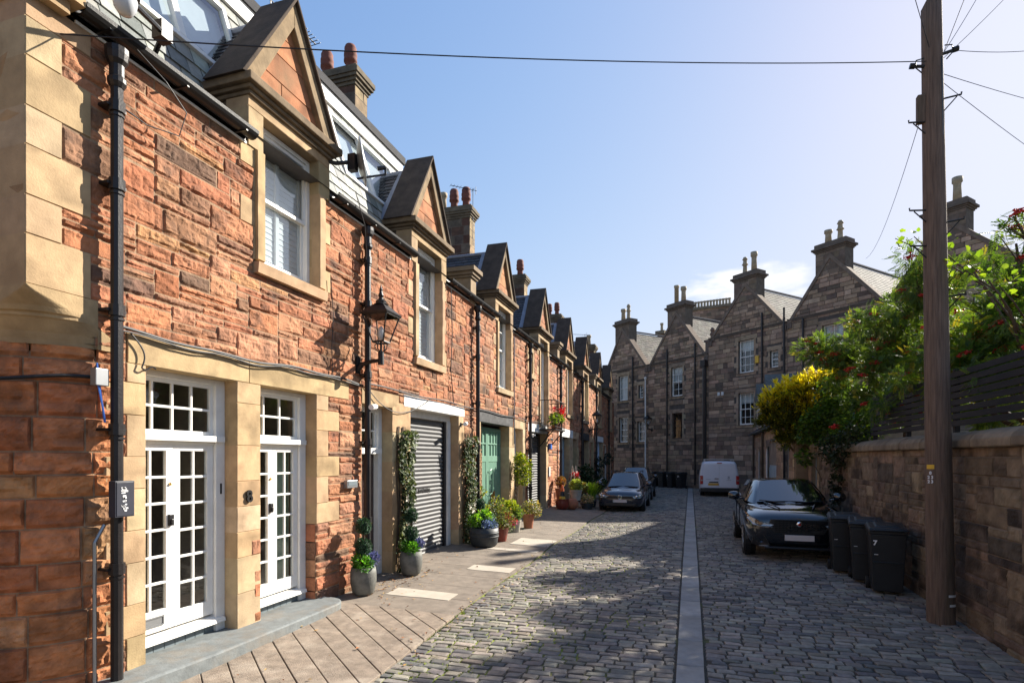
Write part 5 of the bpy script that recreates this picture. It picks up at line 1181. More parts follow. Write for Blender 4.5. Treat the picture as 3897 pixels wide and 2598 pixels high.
L0 = [(4.7, 14.2, 5.95), (4.2, 14.9, 5.35), (4.73, 14.9, 5.5), (3.6, 16.11, 4.95), (4.2, 15.16, 4.9), (3.55, 16.2, 4.9), (4.53, 14.42, 4.1), (3.92, 15.28, 3.84), (4.9, 13.9, 5.8), (4.31, 14.35, 3.3), (3.84, 15.88, 4.8)]
rowan('bushy rowan tree with red berries, left of the wooden pole above the yellow conifer', (4.75, 15.2, .4), [(c, .8) for c in L0], 6800, 9, 70, size=.19, cols=[(.06, .105, .025), (.085, .14, .03), (.12, .17, .035), (.035, .065, .018), (.2, .18, .035)])
R0 = [(4.3, 10.6, 4.5), (4.74, 11.0, 4.85), (4.7, 10.3, 4.45), (4.1, 10.2, 3.9), (4.3, 9.9, 3.8), (4.5, 9.5, 3.85), (4.1, 10.0, 3.4), (4.15, 9.1, 3.3), (5.0, 10.1, 4.4), (4.4, 11.5, 4.4), (4.6, 8.4, 3.6), (3.75, 11.2, 3.55), (3.8, 12.2, 3.4), (3.7, 10.2, 3.6), (4.2, 8.9, 3.9), (4.4, 10.9, 4.0)]
rowan('sunlit rowan tree with red berries, right of the wooden pole above the slatted fence', (5.2, 10.4, .4), [(c, .62) for c in R0], 6800, 8, 60, size=.17, cols=[(.06, .11, .02), (.1, .16, .025), (.14, .19, .03), (.04, .08, .018), (.22, .18, .03)])
rowan('thin rowan sapling rising above the right edge of the slatted fence', (4.9, 10.3, .4), [((4.63, 10.37, 5.9), .2), ((4.66, 10.38, 5.5), .3), ((4.63, 10.37, 5.0), .45)], 160, 5, 3, size=.26)
rowan('broad sunlit rowan bush behind the slatted fence, between the two larger rowans', (5.6, 13.5, .4), [((4.96, 14.0, 3.87), .9), ((5.19, 13.0, 3.6), .9), ((5.45, 12.2, 3.6), .9), ((5.2, 14.6, 4.9), .8), ((4.9, 12.6, 4.6), .6)], 3800, 8, 24, size=.18, cols=[(.1, .17, .02), (.16, .23, .025), (.22, .26, .03), (.06, .11, .018)])

def shrub(name, label, cat, base, cl, n, tmpl, size, cols, w, matn='leaf', stems=True, group=None, flat=.9, upb=0, anchors=None):
    T = thing(name, label, cat, base, group=group); mb = MB()
    cs = [c for c, r in cl]; rs = [r for c, r in cl]
    pos, d = clumps(cs, rs, n, flat); dirs = d + .6 * NR.normal(0, 1, d.shape) + np.array([0, 0, upb])
    scatter(mb, tmpl[0], tmpl[1], pos, basis(dirs), NR.uniform(.6, 1.25, n) * size, tints(n, cols, w))
    obj('leaves', mb, M[matn], T, recalc=False)
    if stems:
        s_ = MB()
        for c in cs: limb(s_, base, c, .018, .006, 5)
        obj('stems', s_, M['bark'], T)
    return T
# golden conifer: sprays along upswept branchlets
T = thing('golden_conifer', 'yellow tipped conifer overhanging the lane above the annexe garage door', 'tree', (3.9, 18.2, .4))
mb = MB(); br = MB(); NL = ([(0, 0, 0), (.13, .5, 0), (0, 1, 0), (-.13, .5, 0)], [(0, 1, 2, 3)])
cen = [((2.5, 18.7, 3.75), .5), ((2.8, 18.3, 4.0), .55), ((3.25, 18.1, 4.05), .55), ((3.55, 17.9, 4.15), .55), ((2.8, 18.6, 3.2), .6), ((3.15, 18.3, 3.3), .6), ((3.5, 18.1, 3.6), .55), ((2.95, 18.5, 2.75), .4), ((2.45, 18.9, 3.3), .4)]
for c, r in cen:
    limb(br, (3.9, 18.2, .8), c, .05, .02)
    for k in range(95):
        d = NR.normal(0, 1, 3); d[2] = abs(d[2]) * .8 - .25; d /= np.linalg.norm(d); p = np.array(c) + d * r * R.uniform(.35, .95); e = d + np.array([0, 0, .5]); e /= np.linalg.norm(e); L_ = R.uniform(.18, .34)
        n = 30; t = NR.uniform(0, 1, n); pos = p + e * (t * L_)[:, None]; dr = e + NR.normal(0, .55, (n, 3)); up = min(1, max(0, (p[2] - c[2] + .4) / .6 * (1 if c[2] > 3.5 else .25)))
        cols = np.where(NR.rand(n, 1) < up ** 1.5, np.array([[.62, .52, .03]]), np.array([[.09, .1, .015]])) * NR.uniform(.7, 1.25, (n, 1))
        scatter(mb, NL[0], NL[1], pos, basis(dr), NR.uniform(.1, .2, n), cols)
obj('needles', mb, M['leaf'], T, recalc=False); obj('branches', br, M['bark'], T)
G2 = [(.045, .085, .015), (.07, .13, .02), (.12, .19, .025), (.03, .06, .013)]
shrub('climbing_shrub', 'leafy climber spilling over the end of the stone wall beside the gate', 'shrub', (3.75, 16.3, .4), [((3.2, 17.1, 3.3), .35), ((3.4, 16.77, 3.4), .45), ((3.68, 16.46, 3.53), .5), ((3.89, 16.11, 3.17), .5), ((3.1, 17.12, 3.01), .4), ((3.45, 16.81, 2.99), .45), ((3.74, 16.27, 2.85), .4), ((2.98, 17.17, 2.3), .25), ((3.67, 16.88, 4.03), .5), ((4.04, 15.95, 3.59), .55), ((3.6, 15.2, 2.95), .4), ((3.6, 14.3, 3.0), .4)], 5200, BROAD, .1, G2, [4, 4, 3, 2])
shrub('hanging_ivy', 'dark ivy hanging down the wall face above the black car', 'ivy', (3.35, 14.5, 2.5), [((3.28, 14.1, 2.6), .3), ((3.27, 14.3, 2.3), .26), ((3.27, 14.5, 2.0), .24), ((3.27, 14.75, 1.7), .22), ((3.28, 14.9, 1.4), .18), ((3.28, 13.6, 2.7), .3), ((3.28, 14.9, 2.5), .35), ((3.28, 15.5, 2.5), .35)], 2000, BROAD, .075, [(.02, .03, .012), (.03, .045, .015), (.05, .05, .02)], [3, 3, 1], 'leafplain', flat=1)
shrub('bindweed', 'pale green vine reaching across the wooden pole', 'vine', (4.3, 8.8, 3.2), [((3.3, 8.5, 4.75), .22), ((3.15, 8.85, 5.05), .2), ((3.0, 9.3, 5.4), .18), ((3.6, 8.4, 4.4), .25), ((2.95, 9.9, 5.6), .15)], 80, BROAD, .095, [(.13, .22, .025), (.2, .29, .03)], [1, 1], stems=True)

# ------------------------------------------------------------------ telegraph pole and wires
PX, PY = 3.08, 8.62
P_ = thing('telegraph_pole', 'tall weathered wooden telegraph pole in front of the boundary wall', 'pole', (PX, PY, gz(PY)))
q = MB(); n = 20; prof = np.linspace(0, 1, 14); V = []
for t in prof:
    z = gz(PY) - .2 + t * 8.35; r = .155 - .045 * t
    for j in range(n): an = 2 * PI * j / n; V.append((PX - .11 * t + r * math.cos(an), PY + r * math.sin(an), z - (.22 * max(0, -math.cos(an)) if t == 1 else 0)))
q.add(V, [(i * n + j, i * n + (j + 1) % n, (i + 1) * n + (j + 1) % n, (i + 1) * n + j) for i in range(13) for j in range(n)] + [tuple(13 * n + j for j in range(n))]); obj('shaft', q, M['pole'], P_, smooth=True, recalc=False)
def polx(z): return PX - .11 * (z - gz(PY)) / 8.35
def polr(z): return .155 - .045 * (z - gz(PY)) / 8.35
for (z, sg) in ((6.88, 1), (6.62, -1), (5.48, -1), (5.3, 1), (5.02, -1), (4.35, 1)):
    q = MB(); x = polx(z); r = polr(z); xe = x + sg * (r + .17)
    q.tube([(x + sg * (r - .02), PY - .05, z), (xe, PY - .05, z + .02), (xe, PY - .05, z + .05)], .011, 6); q.tube([(x + sg * (r - .02), PY - .05, z - .16), (xe - sg * .05, PY - .05, z)], .008, 5); obj('climbing_step', q, M['iron'], P_)
for (z, sg) in ((7.46, 1), (7.34, -1)):
    q = MB(); x = polx(z); r = polr(z); q.tube([(x + sg * (r - .02), PY - .04, z), (x + sg * (r + .14), PY - .04, z + .03)], .02, 6); q.tube([(x + sg * (r + .09), PY - .04, z + .025), (x + sg * (r + .15), PY - .04, z + .035)], .035, 8); q.tube([(x + sg * r, PY - .05, z + .1), (x + sg * (r + .08), PY - .05, z + .09), (x + sg * (r + .09), PY - .05, z), (x + sg * (r + .02), PY - .05, z - .08)], .008, 5); obj('wire_bracket', q, M['iron'], P_)
q = MB(); x = polx(7); q.tube([(x + .1, PY - .075, .3), (x + .08, PY - .09, 4.0), (x + .06, PY - .08, 7.4)], .02, 6); q.tube([(x + .13, PY - .06, .3), (x + .1, PY - .07, 4.2)], .03, 6); obj('cable_guard', q, M['black'], P_)
q = MB(); q.box(polx(6.8) - .19, polx(6.8) - .1, PY - .06, PY + .02, 6.62, 6.98); obj('junction_box', q, M['pole'], P_, bevel=.01)
def onpole(z, an, w, h, nm, mt, seg=5, txt=None):
    q = MB(); r = polr(z) + .006; V = []
    for k in range(seg + 1):
        a = an + (k / seg - .5) * w / r; V += [(polx(z) + r * math.cos(a), PY + r * math.sin(a), z - h / 2), (polx(z) + r * math.cos(a), PY + r * math.sin(a), z + h / 2)]
    q.add(V, [(2 * k, 2 * k + 2, 2 * k + 3, 2 * k + 1) for k in range(seg)]); obj(nm, q, M[mt], P_, recalc=False)
onpole(2.18, -2.55, .1, .055, 'yellow_tag', 'yellow'); 
for k, (t, z) in enumerate((('0', 2.1), ('2 3', 2.045), ('2 3', 1.99))):
    a = -2.5; r = polr(2) + .012; letters('pole_number', t, .055, M['text_white'], P_, frame_mtx((polx(2) + r * math.cos(a), PY + r * math.sin(a), z), (-math.sin(a), math.cos(a), 0), (0, 0, 1)), bold=.002)
onpole(.55, -1.0, .12, .03, 'white_band', 'signplate'); onpole(.43, -1.0, .1, .03, 'white_band', 'signplate')
def wire(label, a, b, sag, r=.0042, n=18):
    q = MB(); a, b = np.array(a, float), np.array(b, float); L_ = [tuple(a + (b - a) * t + np.array([0, 0, -4 * sag * t * (1 - t)])) for t in np.linspace(0, 1, n)]
    q.tube(L_, r, 5); return single('overhead_wire', q, M['cable'], label, 'wire', tuple(a), 'overhead telephone wires')
WT = (polx(7.4), PY, 7.42)
wire('long telephone wire crossing the lane from the pole to the corner house', (WT[0] - .1, PY - .08, 7.38), (-5.54, 3.08, 5.78), .12, .006, 24)
wire('wire leaving the pole top steeply to the upper left', (WT[0] - .08, PY - .13, 7.52), (1.55, 5.8, 7.75), .02)
wire('nearest of three steep wires climbing to the upper right from the pole', (WT[0] + .1, PY - .08, 7.47), (3.1, 6.9, 8.25), .02)
wire('middle of three steep wires climbing to the upper right from the pole', (WT[0] + .1, PY - .02, 7.46), (4.5, 10.6, 9.9), .03)
wire('lowest of three steep wires climbing to the upper right from the pole', (WT[0] + .1, PY + .04, 7.42), (5.1, 10.8, 9.9), .03)
wire('wire sloping gently up to the right from the pole bracket', (WT[0] + .22, PY - .04, 7.48), (7.4, 13.8, 10.4), .12)
wire('faint wire running slightly down to the right from the pole', (WT[0] + .1, PY + .02, 7.25), (10.4, 17.5, 10.3), .1)
wire('wire dropping to the right behind the rowan trees from the pole', (WT[0] + .1, PY + .02, 7.15), (10.4, 17.9, 8.3), .12)
wire('wire falling to the left of the pole towards a grey gable', (WT[0] - .14, PY + .02, 6.65), (5.9, 22.8, 9.3), .35)

# ------------------------------------------------------------------ vehicles (front = -Y in local space)
def loft_body(st):
    """st: (y, zbottom, zmid, zshoulder, ztop, half width at sill, half width, shoulder half width)"""
    mb = MB(); V = []; k = None
    for (y, zb, zm, zs, zt, ws, w, wt) in st:
        half = [(0, zb), (ws * .8, zb), (ws, zb + .03), (w, zm), (w * .995, zs - .06), (wt + (w - wt) * .55, zs), (wt * .8, zt - .012), (wt * .4, zt), (0, zt + .005)]
        ring = [(x, y, z) for x, z in half] + [(-x, y, z) for x, z in half[-2:0:-1]]
        k = len(ring); V += ring
    n = len(st)
    F = [(i * k + j, i * k + (j + 1) % k, (i + 1) * k + (j + 1) % k, (i + 1) * k + j) for i in range(n - 1) for j in range(k)]
    F += [tuple(range(k))[::-1], tuple((n - 1) * k + j for j in range(k))]
    return mb.add(V, F)
def wheels(T, xs, ys, r, w, rim=True):
    for y in ys:
        for sg in (-1, 1):
            q = MB(); q.lathe([(r * .62, -w / 2), (r * .96, -w / 2), (r, -w / 2 + .03), (r, w / 2 - .03), (r * .96, w / 2), (r * .62, w / 2)], (sg * (xs - w / 2), y, r), 24, axis='x'); o = obj('wheel', q, M['rubber'], T, smooth=False)
            q = MB(); xo = sg * (xs - .012)
            q.lathe([(r * .64, -.02), (r * .64, .005)], (xo - sg * .03, y, r), 20, axis='x')
            for k in range(7): an = 2 * PI * k / 7; c_, s_ = math.cos(an), math.sin(an); q.tube([(xo, y, r), (xo, y + r * .62 * c_, r + r * .62 * s_)], .022, 5)
            q.lathe([(r * .66, -.01), (r * .66, .012), (r * .6, .012)], (xo, y, r), 20, axis='x'); obj('rim', q, M['steel'], o)
def arches(T, xs, ys, r):
    q = MB()
    for y in ys:
        for sg in (-1, 1): q = MB(); q.lathe([(r + .05, -.1), (r + .05, .004), (r * .4, .004)], (sg * (xs - .0), y, r + .01), 24, axis='x') if sg > 0 else q.lathe([(r * .4, -.004), (r + .05, -.004), (r + .05, .1)], (-xs, y, r + .01), 24, axis='x'); obj('wheel_arch', q, M['black'], T)
    pass
def cabin(T, B, Tp, paint, glass='carglass', seams=True):
    """B, Tp: half outlines (x, y, z), front to back, first and last on the centre line"""
    full = lambda L: [tuple(p) for p in L] + [(-p[0], p[1], p[2]) for p in L[-2:0:-1]]
    b, t = full(B), full(Tp); n = len(b); mb = MB()
    mid = [((x1 + x2) / 2 * 1.015, (y1 + y2) / 2 + (-.02 if i == 0 else 0), (z1 + z2) / 2 + .01) for i, ((x1, y1, z1), (x2, y2, z2)) in enumerate(zip(b, t))]
    c = (0, sum(p[1] for p in t) / n, max(p[2] for p in t) + .02); V = b + mid + t + [(x * .6 + c[0] * .4, y * .6 + c[1] * .4, z * .55 + c[2] * .45) for x, y, z in t] + [c]
    F = [(r * n + j, r * n + (j + 1) % n, (r + 1) * n + (j + 1) % n, (r + 1) * n + j) for r in range(3) for j in range(n)] + [(3 * n + j, 3 * n + (j + 1) % n, 4 * n) for j in range(n)]
    mb.add(V, F); o = obj('cabin', mb, M[paint], T, bevel=.03, smooth=True)
    def patch(name, quad_, inset=(.04, .06), off=.012, bul=.03, nx=8, nz=5):
        A, B_, C_, D = (np.array(p, float) for p in quad_); nn = np.cross(B_ - A, D - A); nn /= np.linalg.norm(nn)
        mbp = MB(); V = []
        for i in range(nx + 1):
            for j in range(nz + 1):
                u = inset[0] + (1 - 2 * inset[0]) * i / nx; v = inset[1] + (1 - 2 * inset[1]) * j / nz
                p = (A * (1 - u) + B_ * u) * (1 - v) + (D * (1 - u) + C_ * u) * v; V.append(p + nn * (off + bul * 4 * u * (1 - u)))
        mbp.add(V, [(i * (nz + 1) + j, (i + 1) * (nz + 1) + j, (i + 1) * (nz + 1) + j + 1, i * (nz + 1) + j + 1) for i in range(nx) for j in range(nz)])
        return obj(name, mbp, M[glass], T, smooth=True, recalc=False)
    return o, patch, b, t
def hatch_or_suv(T, L_, W_, Hh, paint, suv, grille=True):
    w = W_ / 2; zb = .24 if suv else .18; bel = (1.08 if suv else .92); hood = (1.0 if suv else .84)
    hl = (1.25 if suv else 1.15)
    st = [(0, zb + .2, zb + .36, hood - .26, hood - .2, w * .55, w * .62, w * .55), (.06, zb + .06, zb + .3, hood - .16, hood - .1, w * .76, w * .84, w * .7), (.22, zb, zb + .3, hood - .1, hood - .02, w * .88, w * .95, w * .78), (.55, zb, zb + .32, hood - .05, hood + .03, w * .92, w, w * .84), (hl, zb, zb + .34, bel - .06, bel - .0, w * .93, w, w * .86),
          (2.2, zb, zb + .36, bel - .04, bel + .02, w * .93, w * .995, w * .88), (L_ - .9, zb, zb + .36, bel + .02, bel + .07, w * .93, w, w * .88), (L_ - .2, zb + .08, zb + .4, bel, bel + .06, w * .88, w * .95, w * .8), (L_, zb + .2, zb + .45, bel - .1, bel - .02, w * .7, w * .8, w * .6)]
    obj('body', loft_body(st), M[paint], T, smooth=True, subs=2)
    wy = (.86, L_ - .95); r = .36 if suv else .315
    arches(T, w - .035, wy, r); wheels(T, w - .012, wy, r, .23)
    y0 = hl - .12; yr = y0 + (.82 if suv else .86); ye = L_ - .45
    B_ = [(0, y0 - .06, bel - .02), (w * .74, y0 + .08, bel - .03), (w * .865, y0 + .5, bel), (w * .875, 2.4, bel + .01), (w * .86, ye - .4, bel + .04), (w * .72, ye + .32, bel + .06), (0, ye + .4, bel + .06)]
    T_ = [(0, yr - .03, Hh - .06), (w * .56, yr + .04, Hh - .075), (w * .62, yr + .35, Hh - .045), (w * .63, 2.5, Hh - .03), (w * .6, ye - .4, Hh - .07), (w * .52, ye - .12, Hh - .1), (0, ye - .08, Hh - .08)]
    o, patch, b, t = cabin(T, B_, T_, paint)
    n = len(b)
    mx_ = lambda p: (-p[0], p[1], p[2])
    patch('windscreen', ((-B_[1][0], B_[1][1] - .04, B_[1][2]), (B_[1][0], B_[1][1] - .04, B_[1][2]), (T_[1][0], T_[1][1] - .02, T_[1][2]), (-T_[1][0], T_[1][1] - .02, T_[1][2])), (.035, .03), .02, .045, 12, 6)
    for sg in (1, -1):
        f = (lambda p: p) if sg > 0 else mx_
        for (i, j) in ((2, 3), (3, 4)):
            q = (f(B_[i]), f(B_[j]), f(T_[j]), f(T_[i])); q = q if sg > 0 else (q[1], q[0], q[3], q[2]); patch('side_window', q, (.05, .1), .022, 0, 3, 3)
    patch('rear_window', (B_[5], mx_(B_[5]), mx_(T_[5]), T_[5]), (.08, .15), .02, .03)
    for sg in (-1, 1):
        q = MB(); q.lathe([(.02, -.14), (.09, -.12), (.115, -.02), (.11, .06), (.06, .1)], (sg * (w + .1), y0 + .42, bel + .12), 12, axis='x'); q.tube([(sg * w * .88, y0 + .46, bel + .02), (sg * (w + .06), y0 + .44, bel + .08)], .025, 6); q.V = [v * np.array([1, .75, .85]) + np.array([0, (y0 + .42) * .25, (bel + .12) * .15]) for v in q.V]; obj('door_mirror', q, M[paint], T, smooth=True)
    for y in (y0 + .55, 2.55): [obj('door_seam', MB().box(sg * (w - .008) - .008, sg * (w - .008) + .008, y - .004, y + .004, zb + .2, bel - .06), M['rubber'], T) for sg in (-1, 1)]
    return w, zb, hood, bel, y0

def place(T): return T
S = thing('black_suv', 'glossy black sport utility car parked nose first beside the boundary wall', 'car', (2.02, 12.2, gz(13.5)), 0, local=True)
w, zb, hood, bel, y0 = hatch_or_suv(S, 4.4, 1.92, 1.58, 'carblack', True)
for sg in (-1, 1):
    q = MB(); pts = [(.44, -.015, .73), (.62, .0, .77), (.86, .15, .86), (.92, .32, .85), (.83, .1, .71), (.56, -.01, .665)]
    q.prism([(sg * x, y - .02, z) for x, y, z in pts], (0, .12, 0)); o = obj('headlight', q, M['headlamp'], S, bevel=.012)
    q = MB(); q.tube([(sg * .48, -.045, .69), (sg * .66, -.02, .69), (sg * .83, .07, .73), (sg * .91, .28, .83)], .012, 5); obj('running_light', q, M['chrome'], o)
    q = MB(); q.prism([(sg * .5, -.0, .3), (sg * .84, .16, .32), (sg * .8, .1, .56), (sg * .62, .02, .5)], (0, .06, 0)); o = obj('air_intake', q, M['black'], S, bevel=.01)
    q = MB(); q.box(min(sg * .55, sg * .72), max(sg * .55, sg * .72), .0, .06, .3, .325); obj('fog_lamp', q, M['chrome'], S)
q = MB(); q.prism([(-.5, -.0, .84), (.5, -.0, .84), (.56, .02, .72), (.44, -.0, .56), (-.44, -.0, .56), (-.56, .02, .72)], (0, .05, 0)); gr_ = obj('grille', q, M['black'], S, bevel=.015)
q = MB()
for k in range(7): z = .59 + k * .035; q.box(-.44, .44, -.012, .0, z, z + .012)
for k in range(14): x = -.42 + k * .0646; q.box(x, x + .01, -.012, .0, .58, .83)
obj('mesh', q, M['rubber'], gr_)
q = MB(); q.lathe([(.045, 0), (.055, -.012), (.05, -.02), (.035, -.024)], (0, -.02, .75), 20, axis='y'); bd_ = obj('badge', q, M['chrome'], S, smooth=True)
q = MB(); q.lathe([(.03, 0), (.022, -.008)], (0, -.04, .75), 14, axis='y'); obj('badge_face', q, M['lamp_red'], bd_)
q = MB(); q.box(-.26, .26, -.045, -.02, .43, .54); obj('number_plate', q, M['plate_w'], S, bevel=.004)
q = MB(); q.box(-.62, .62, -.01, .1, .25, .3); obj('splitter', q, M['black'], S, bevel=.02)
for sg in (-1, 1): q = MB(); q.tube([(sg * .3, .35, 1.025), (sg * .42, .8, 1.075), (sg * .5, 1.1, 1.085)], .014, 6); obj('bonnet_crease', q, M['carblack'], S, smooth=True)
for sg in (-1, 1): q = MB(); q.tube([(sg * .1, y0 - .1, bel + .01), (sg * .6, y0 + .0, bel + .05)], .012, 5); obj('wiper', q, M['black'], S)

def hatchface(T):
    for sg in (-1, 1):
        q = MB(); pts = [(.46, -.02, .61), (.64, .0, .67), (.82, .12, .73), (.86, .25, .69), (.77, .07, .56), (.54, -.015, .54)]; q.prism([(sg * x, y - .02, z) for x, y, z in pts], (0, .1, 0)); o = obj('headlight', q, M['headlamp'], T, bevel=.01)
        q = MB(); q.ball((sg * .62, -.01, .61), .05, 10); q.ball((sg * .74, .05, .64), .045, 10); obj('lamp_bowl', q, M['chrome'], o, smooth=True)
    q = MB(); q.box(-.5, .5, -.012, .05, .53, .62)
    for z in (.55, .585): q.box(-.48, .48, -.02, -.012, z, z + .01)
    obj('grille', q, M['black'], T, bevel=.008)
    q = MB(); q.box(-.6, .6, .0, .08, .24, .36); obj('air_intake', q, M['black'], T, bevel=.02)
    q = MB(); q.box(-.26, .26, -.035, -.01, .38, .49); obj('number_plate', q, M['plate_w'], T, bevel=.004)
    q = MB(); n = 24; 
    for k in range(n): a0, a1 = 2 * PI * k / n, 2 * PI * (k + 1) / n; q.tube([(.07 * math.cos(a0), -.03, .58 + .07 * math.sin(a0)), (.07 * math.cos(a1), -.03, .58 + .07 * math.sin(a1))], .008, 5)
    for P in ([(-.028, .642), (0, .585), (.028, .642)], [(-.058, .615), (-.028, .525), (0, .572), (.028, .525), (.058, .615)]): q.tube([(x, -.032, z) for x, z in P], .008, 5)
    obj('emblem', q, M['chrome'], T)
GF = thing('dark_hatchback', 'dark blue estate hatchback with roof rails facing the camera beside the left pavement', 'car', (-2.48, 21.2, gz(22.5)), 0, local=True)
hatch_or_suv(GF, 4.35, 1.79, 1.5, 'carblue', False); hatchface(GF)
[obj('roof_rail', MB().tube([(sg * .58, 1.95, 1.44), (sg * .59, 2.1, 1.53), (sg * .58, 3.6, 1.52), (sg * .56, 3.75, 1.43)], .018, 6), M['black'], GF) for sg in (-1, 1)]
GF.scale = (.97, .97, .97)
S2 = thing('dark_parked_car', 'dark tall car parked close behind the blue hatchback', 'car', (-2.6, 27.2, gz(28.5)), 0, local=True)
hatch_or_suv(S2, 4.4, 1.85, 1.68, 'cardark', True); hatchface(S2); S2.scale = (.95, .95, .93)
# white van, seen from behind (rear = -Y)
V_ = thing('white_van', 'white panel van with roof bars and barn doors seen from behind', 'van', (1.43, 31.0, gz(32)), 0, local=True)
mb = MB(); V = []
sec = lambda y, w0, w1, h, zb: [(-w0, y, zb + .12), (-w0 * .96, y, zb), (w0 * .96, y, zb), (w0, y, zb + .12), (w0 * 1.01, y, .95), (w0 * .985, y, 1.15), (w1 * 1.04, y, h - .14), (w1 * .95, y, h - .03), (w1 * .6, y, h), (-w1 * .6, y, h), (-w1 * .95, y, h - .03), (-w1 * 1.04, y, h - .14), (-w0 * .985, y, 1.15), (-w0 * 1.01, y, .95)]
ss_ = [sec(.05, .9, .74, 1.86, .3), sec(.16, .95, .79, 1.9, .28), sec(2.5, .96, .8, 1.92, .28), sec(3.4, .96, .74, 1.86, .28), sec(4.1, .95, .8, 1.2, .28), sec(4.85, .82, .6, .9, .35)]
k = len(ss_[0]); mb.add([p for s_ in ss_ for p in s_], [(i * k + j, i * k + (j + 1) % k, (i + 1) * k + (j + 1) % k, (i + 1) * k + j) for i in range(len(ss_) - 1) for j in range(k)] + [tuple(range(k)), tuple((len(ss_) - 1) * k + j for j in range(k))]); obj('body', mb, M['vanwhite'], V_, bevel=.03, smooth=True)
for sg in (-1, 1):
    q = MB(); a, b = (.006, .86) if sg > 0 else (-.86, -.006)
    q.prism([(a, .03, .5), (b, .03, .5), (b * 1.0, .03, 1.1), (b * .86 if sg > 0 else b, .03, 1.78) if sg > 0 else (a, .03, 1.78), (a, .03, 1.78) if sg > 0 else (a * 1.0, .03, 1.78)] if sg > 0 else [(a, .03, .5), (b, .03, .5), (b, .03, 1.78), (a * .86, .03, 1.78), (a, .03, 1.1)], (0, .04, 0)); o = obj('rear_door', q, M['vanwhite'], V_, bevel=.012)
    q = MB(); x = sg * .87; q.box(x - .075, x + .075, .0, .08, .68, 1.14); o = obj('tail_light', q, M['lamp_red'], V_, bevel=.02); q = MB(); q.box(x - .06, x + .06, -.006, .0, .86, .92); obj('reversing_lens', q, M['headlamp'], o)
q = MB(); q.box(-.94, .94, -.02, .14, .26, .48); obj('bumper', q, M['black'], V_, bevel=.03)
q = MB(); q.box(-.55, -.03, .005, .03, .62, .73); obj('number_plate', q, M['plate_y'], V_, bevel=.004)
q = MB(); q.box(-.5, -.06, .0, .03, .76, .82); obj('plate_lamp_recess', q, M['black'], V_); q = MB(); q.box(-.24, -.04, -.005, .03, .96, 1.0); obj('door_handle', q, M['black'], V_, bevel=.01)
q = MB(); q.tube([(.4, .02, 1.12), (.44, .02, 1.08), (.4, .02, 1.0), (.47, .02, .97)], .012, 5); q.tube([(.42, .02, 1.06), (.5, .02, 1.1)], .012, 5); q.tube([(.46, .02, 1.08), (.48, .02, 1.0)], .01, 5); q.box(.33, .56, .024, .03, .9, .915); obj('emblem', q, M['steel'], V_)
q = MB(); q.box(-.66, -.42, .024, .03, .93, .95); obj('script_badge', q, M['steel'], V_)
q = MB(); q.box(-.12, .12, .0, .06, 1.8, 1.84); obj('brake_light', q, M['lamp_red'], V_)
q = MB()
for y in (.3, 1.5, 2.7): q = MB(); q.box(-.72, .72, y - .04, y + .04, 1.99, 2.03); [q.box(x - .02, x + .02, y - .03, y + .03, 1.88, 2.0) for x in (-.7, .7)]; obj('roof_bar', q, M['steel'], V_)
wheels(V_, .93, (1.0, 3.9), .33, .22)
[obj('door_mirror', MB().box(sg * 1.0 - .06, sg * 1.0 + .06, 3.6, 3.75, 1.1, 1.4), M['black'], V_, bevel=.03) for sg in (-1, 1)]; V_.scale = (1.0, 1.0, .96)

# ------------------------------------------------------------------ wheeled bins
def wheelie(label, loc, rz, num=None, group='wheeled bins by the wall', lid=0):
    T = thing('wheelie_bin', label, 'bin', loc, rz, group, local=True)
    q = MB(); f = lambda w, y0_, y1_, z: [(-w, y0_, z), (w, y0_, z), (w, y1_, z), (-w, y1_, z)]
    A = f(.19, .05, .5, .06); B_ = f(.235, .0, .56, .93); C_ = f(.25, -.015, .575, .935); D = f(.25, -.015, .575, .985)
    q.hexa(A + B_); q.hexa(C_ + D); q.box(-.2, .2, -.008, .02, .5, .52); obj('bin_body', q, M['bin'], T, bevel=.02)
    q = MB(); zf, zr = 1.0, 1.075; q.hexa([(-.265, -.05, zf - .015), (.265, -.05, zf - .015), (.265, .56, zf), (-.265, .56, zf), (-.25, -.03, zf + .03), (.25, -.03, zf + .03), (.235, .52, zr), (-.235, .52, zr)]); q.box(-.2, .2, -.075, -.04, zf - .015, zf + .015)
    q.hexa([(-.17, .06, 1.035), (.17, .06, 1.035), (.17, .42, 1.065), (-.17, .42, 1.065), (-.15, .1, 1.06), (.15, .1, 1.06), (.15, .4, 1.09), (-.15, .4, 1.09)]); obj('bin_lid', q, M['bin'], T, bevel=.015)
    q = MB(); q.tube([(-.22, .63, .98), (.22, .63, .98)], .018, 8); [q.box(x - .02, x + .02, .54, .64, .94, 1.0) for x in (-.22, .22)]; obj('bin_handle', q, M['bin'], T)
    for sg in (-1, 1): q = MB(); q.lathe([(.03, -.025), (.095, -.025), (.1, 0), (.095, .025), (.03, .025)], (sg * .22, .52, .1), 16, axis='x'); obj('bin_wheel', q, M['rubber'], T)
    if num: o = letters('bin_number', num, .1 if len(num) == 1 and group[0] == 'w' else .15, M['text_white'], T, frame_mtx((.0 if len(num) > 1 else -.17, -.004, .8), (1, 0, 0), (0, 0, 1)), bold=.004)
    q = MB(); q.box(-.18, -.13, -.004, .02, .62, .628); obj('moulded_mark', q, M['signplate'], T)
    return T
wheelie('nearest black wheelie bin, numbered 7, closest to the telegraph pole', (2.86, 9.9, gz(9.9)), -.16, '7')
wheelie('middle black wheelie bin of the three beside the boundary wall', (2.76, 10.62, gz(10.6)), -.2)
wheelie('farthest black wheelie bin of the three, next to the black car', (2.62, 11.3, gz(11.3)), -.12)
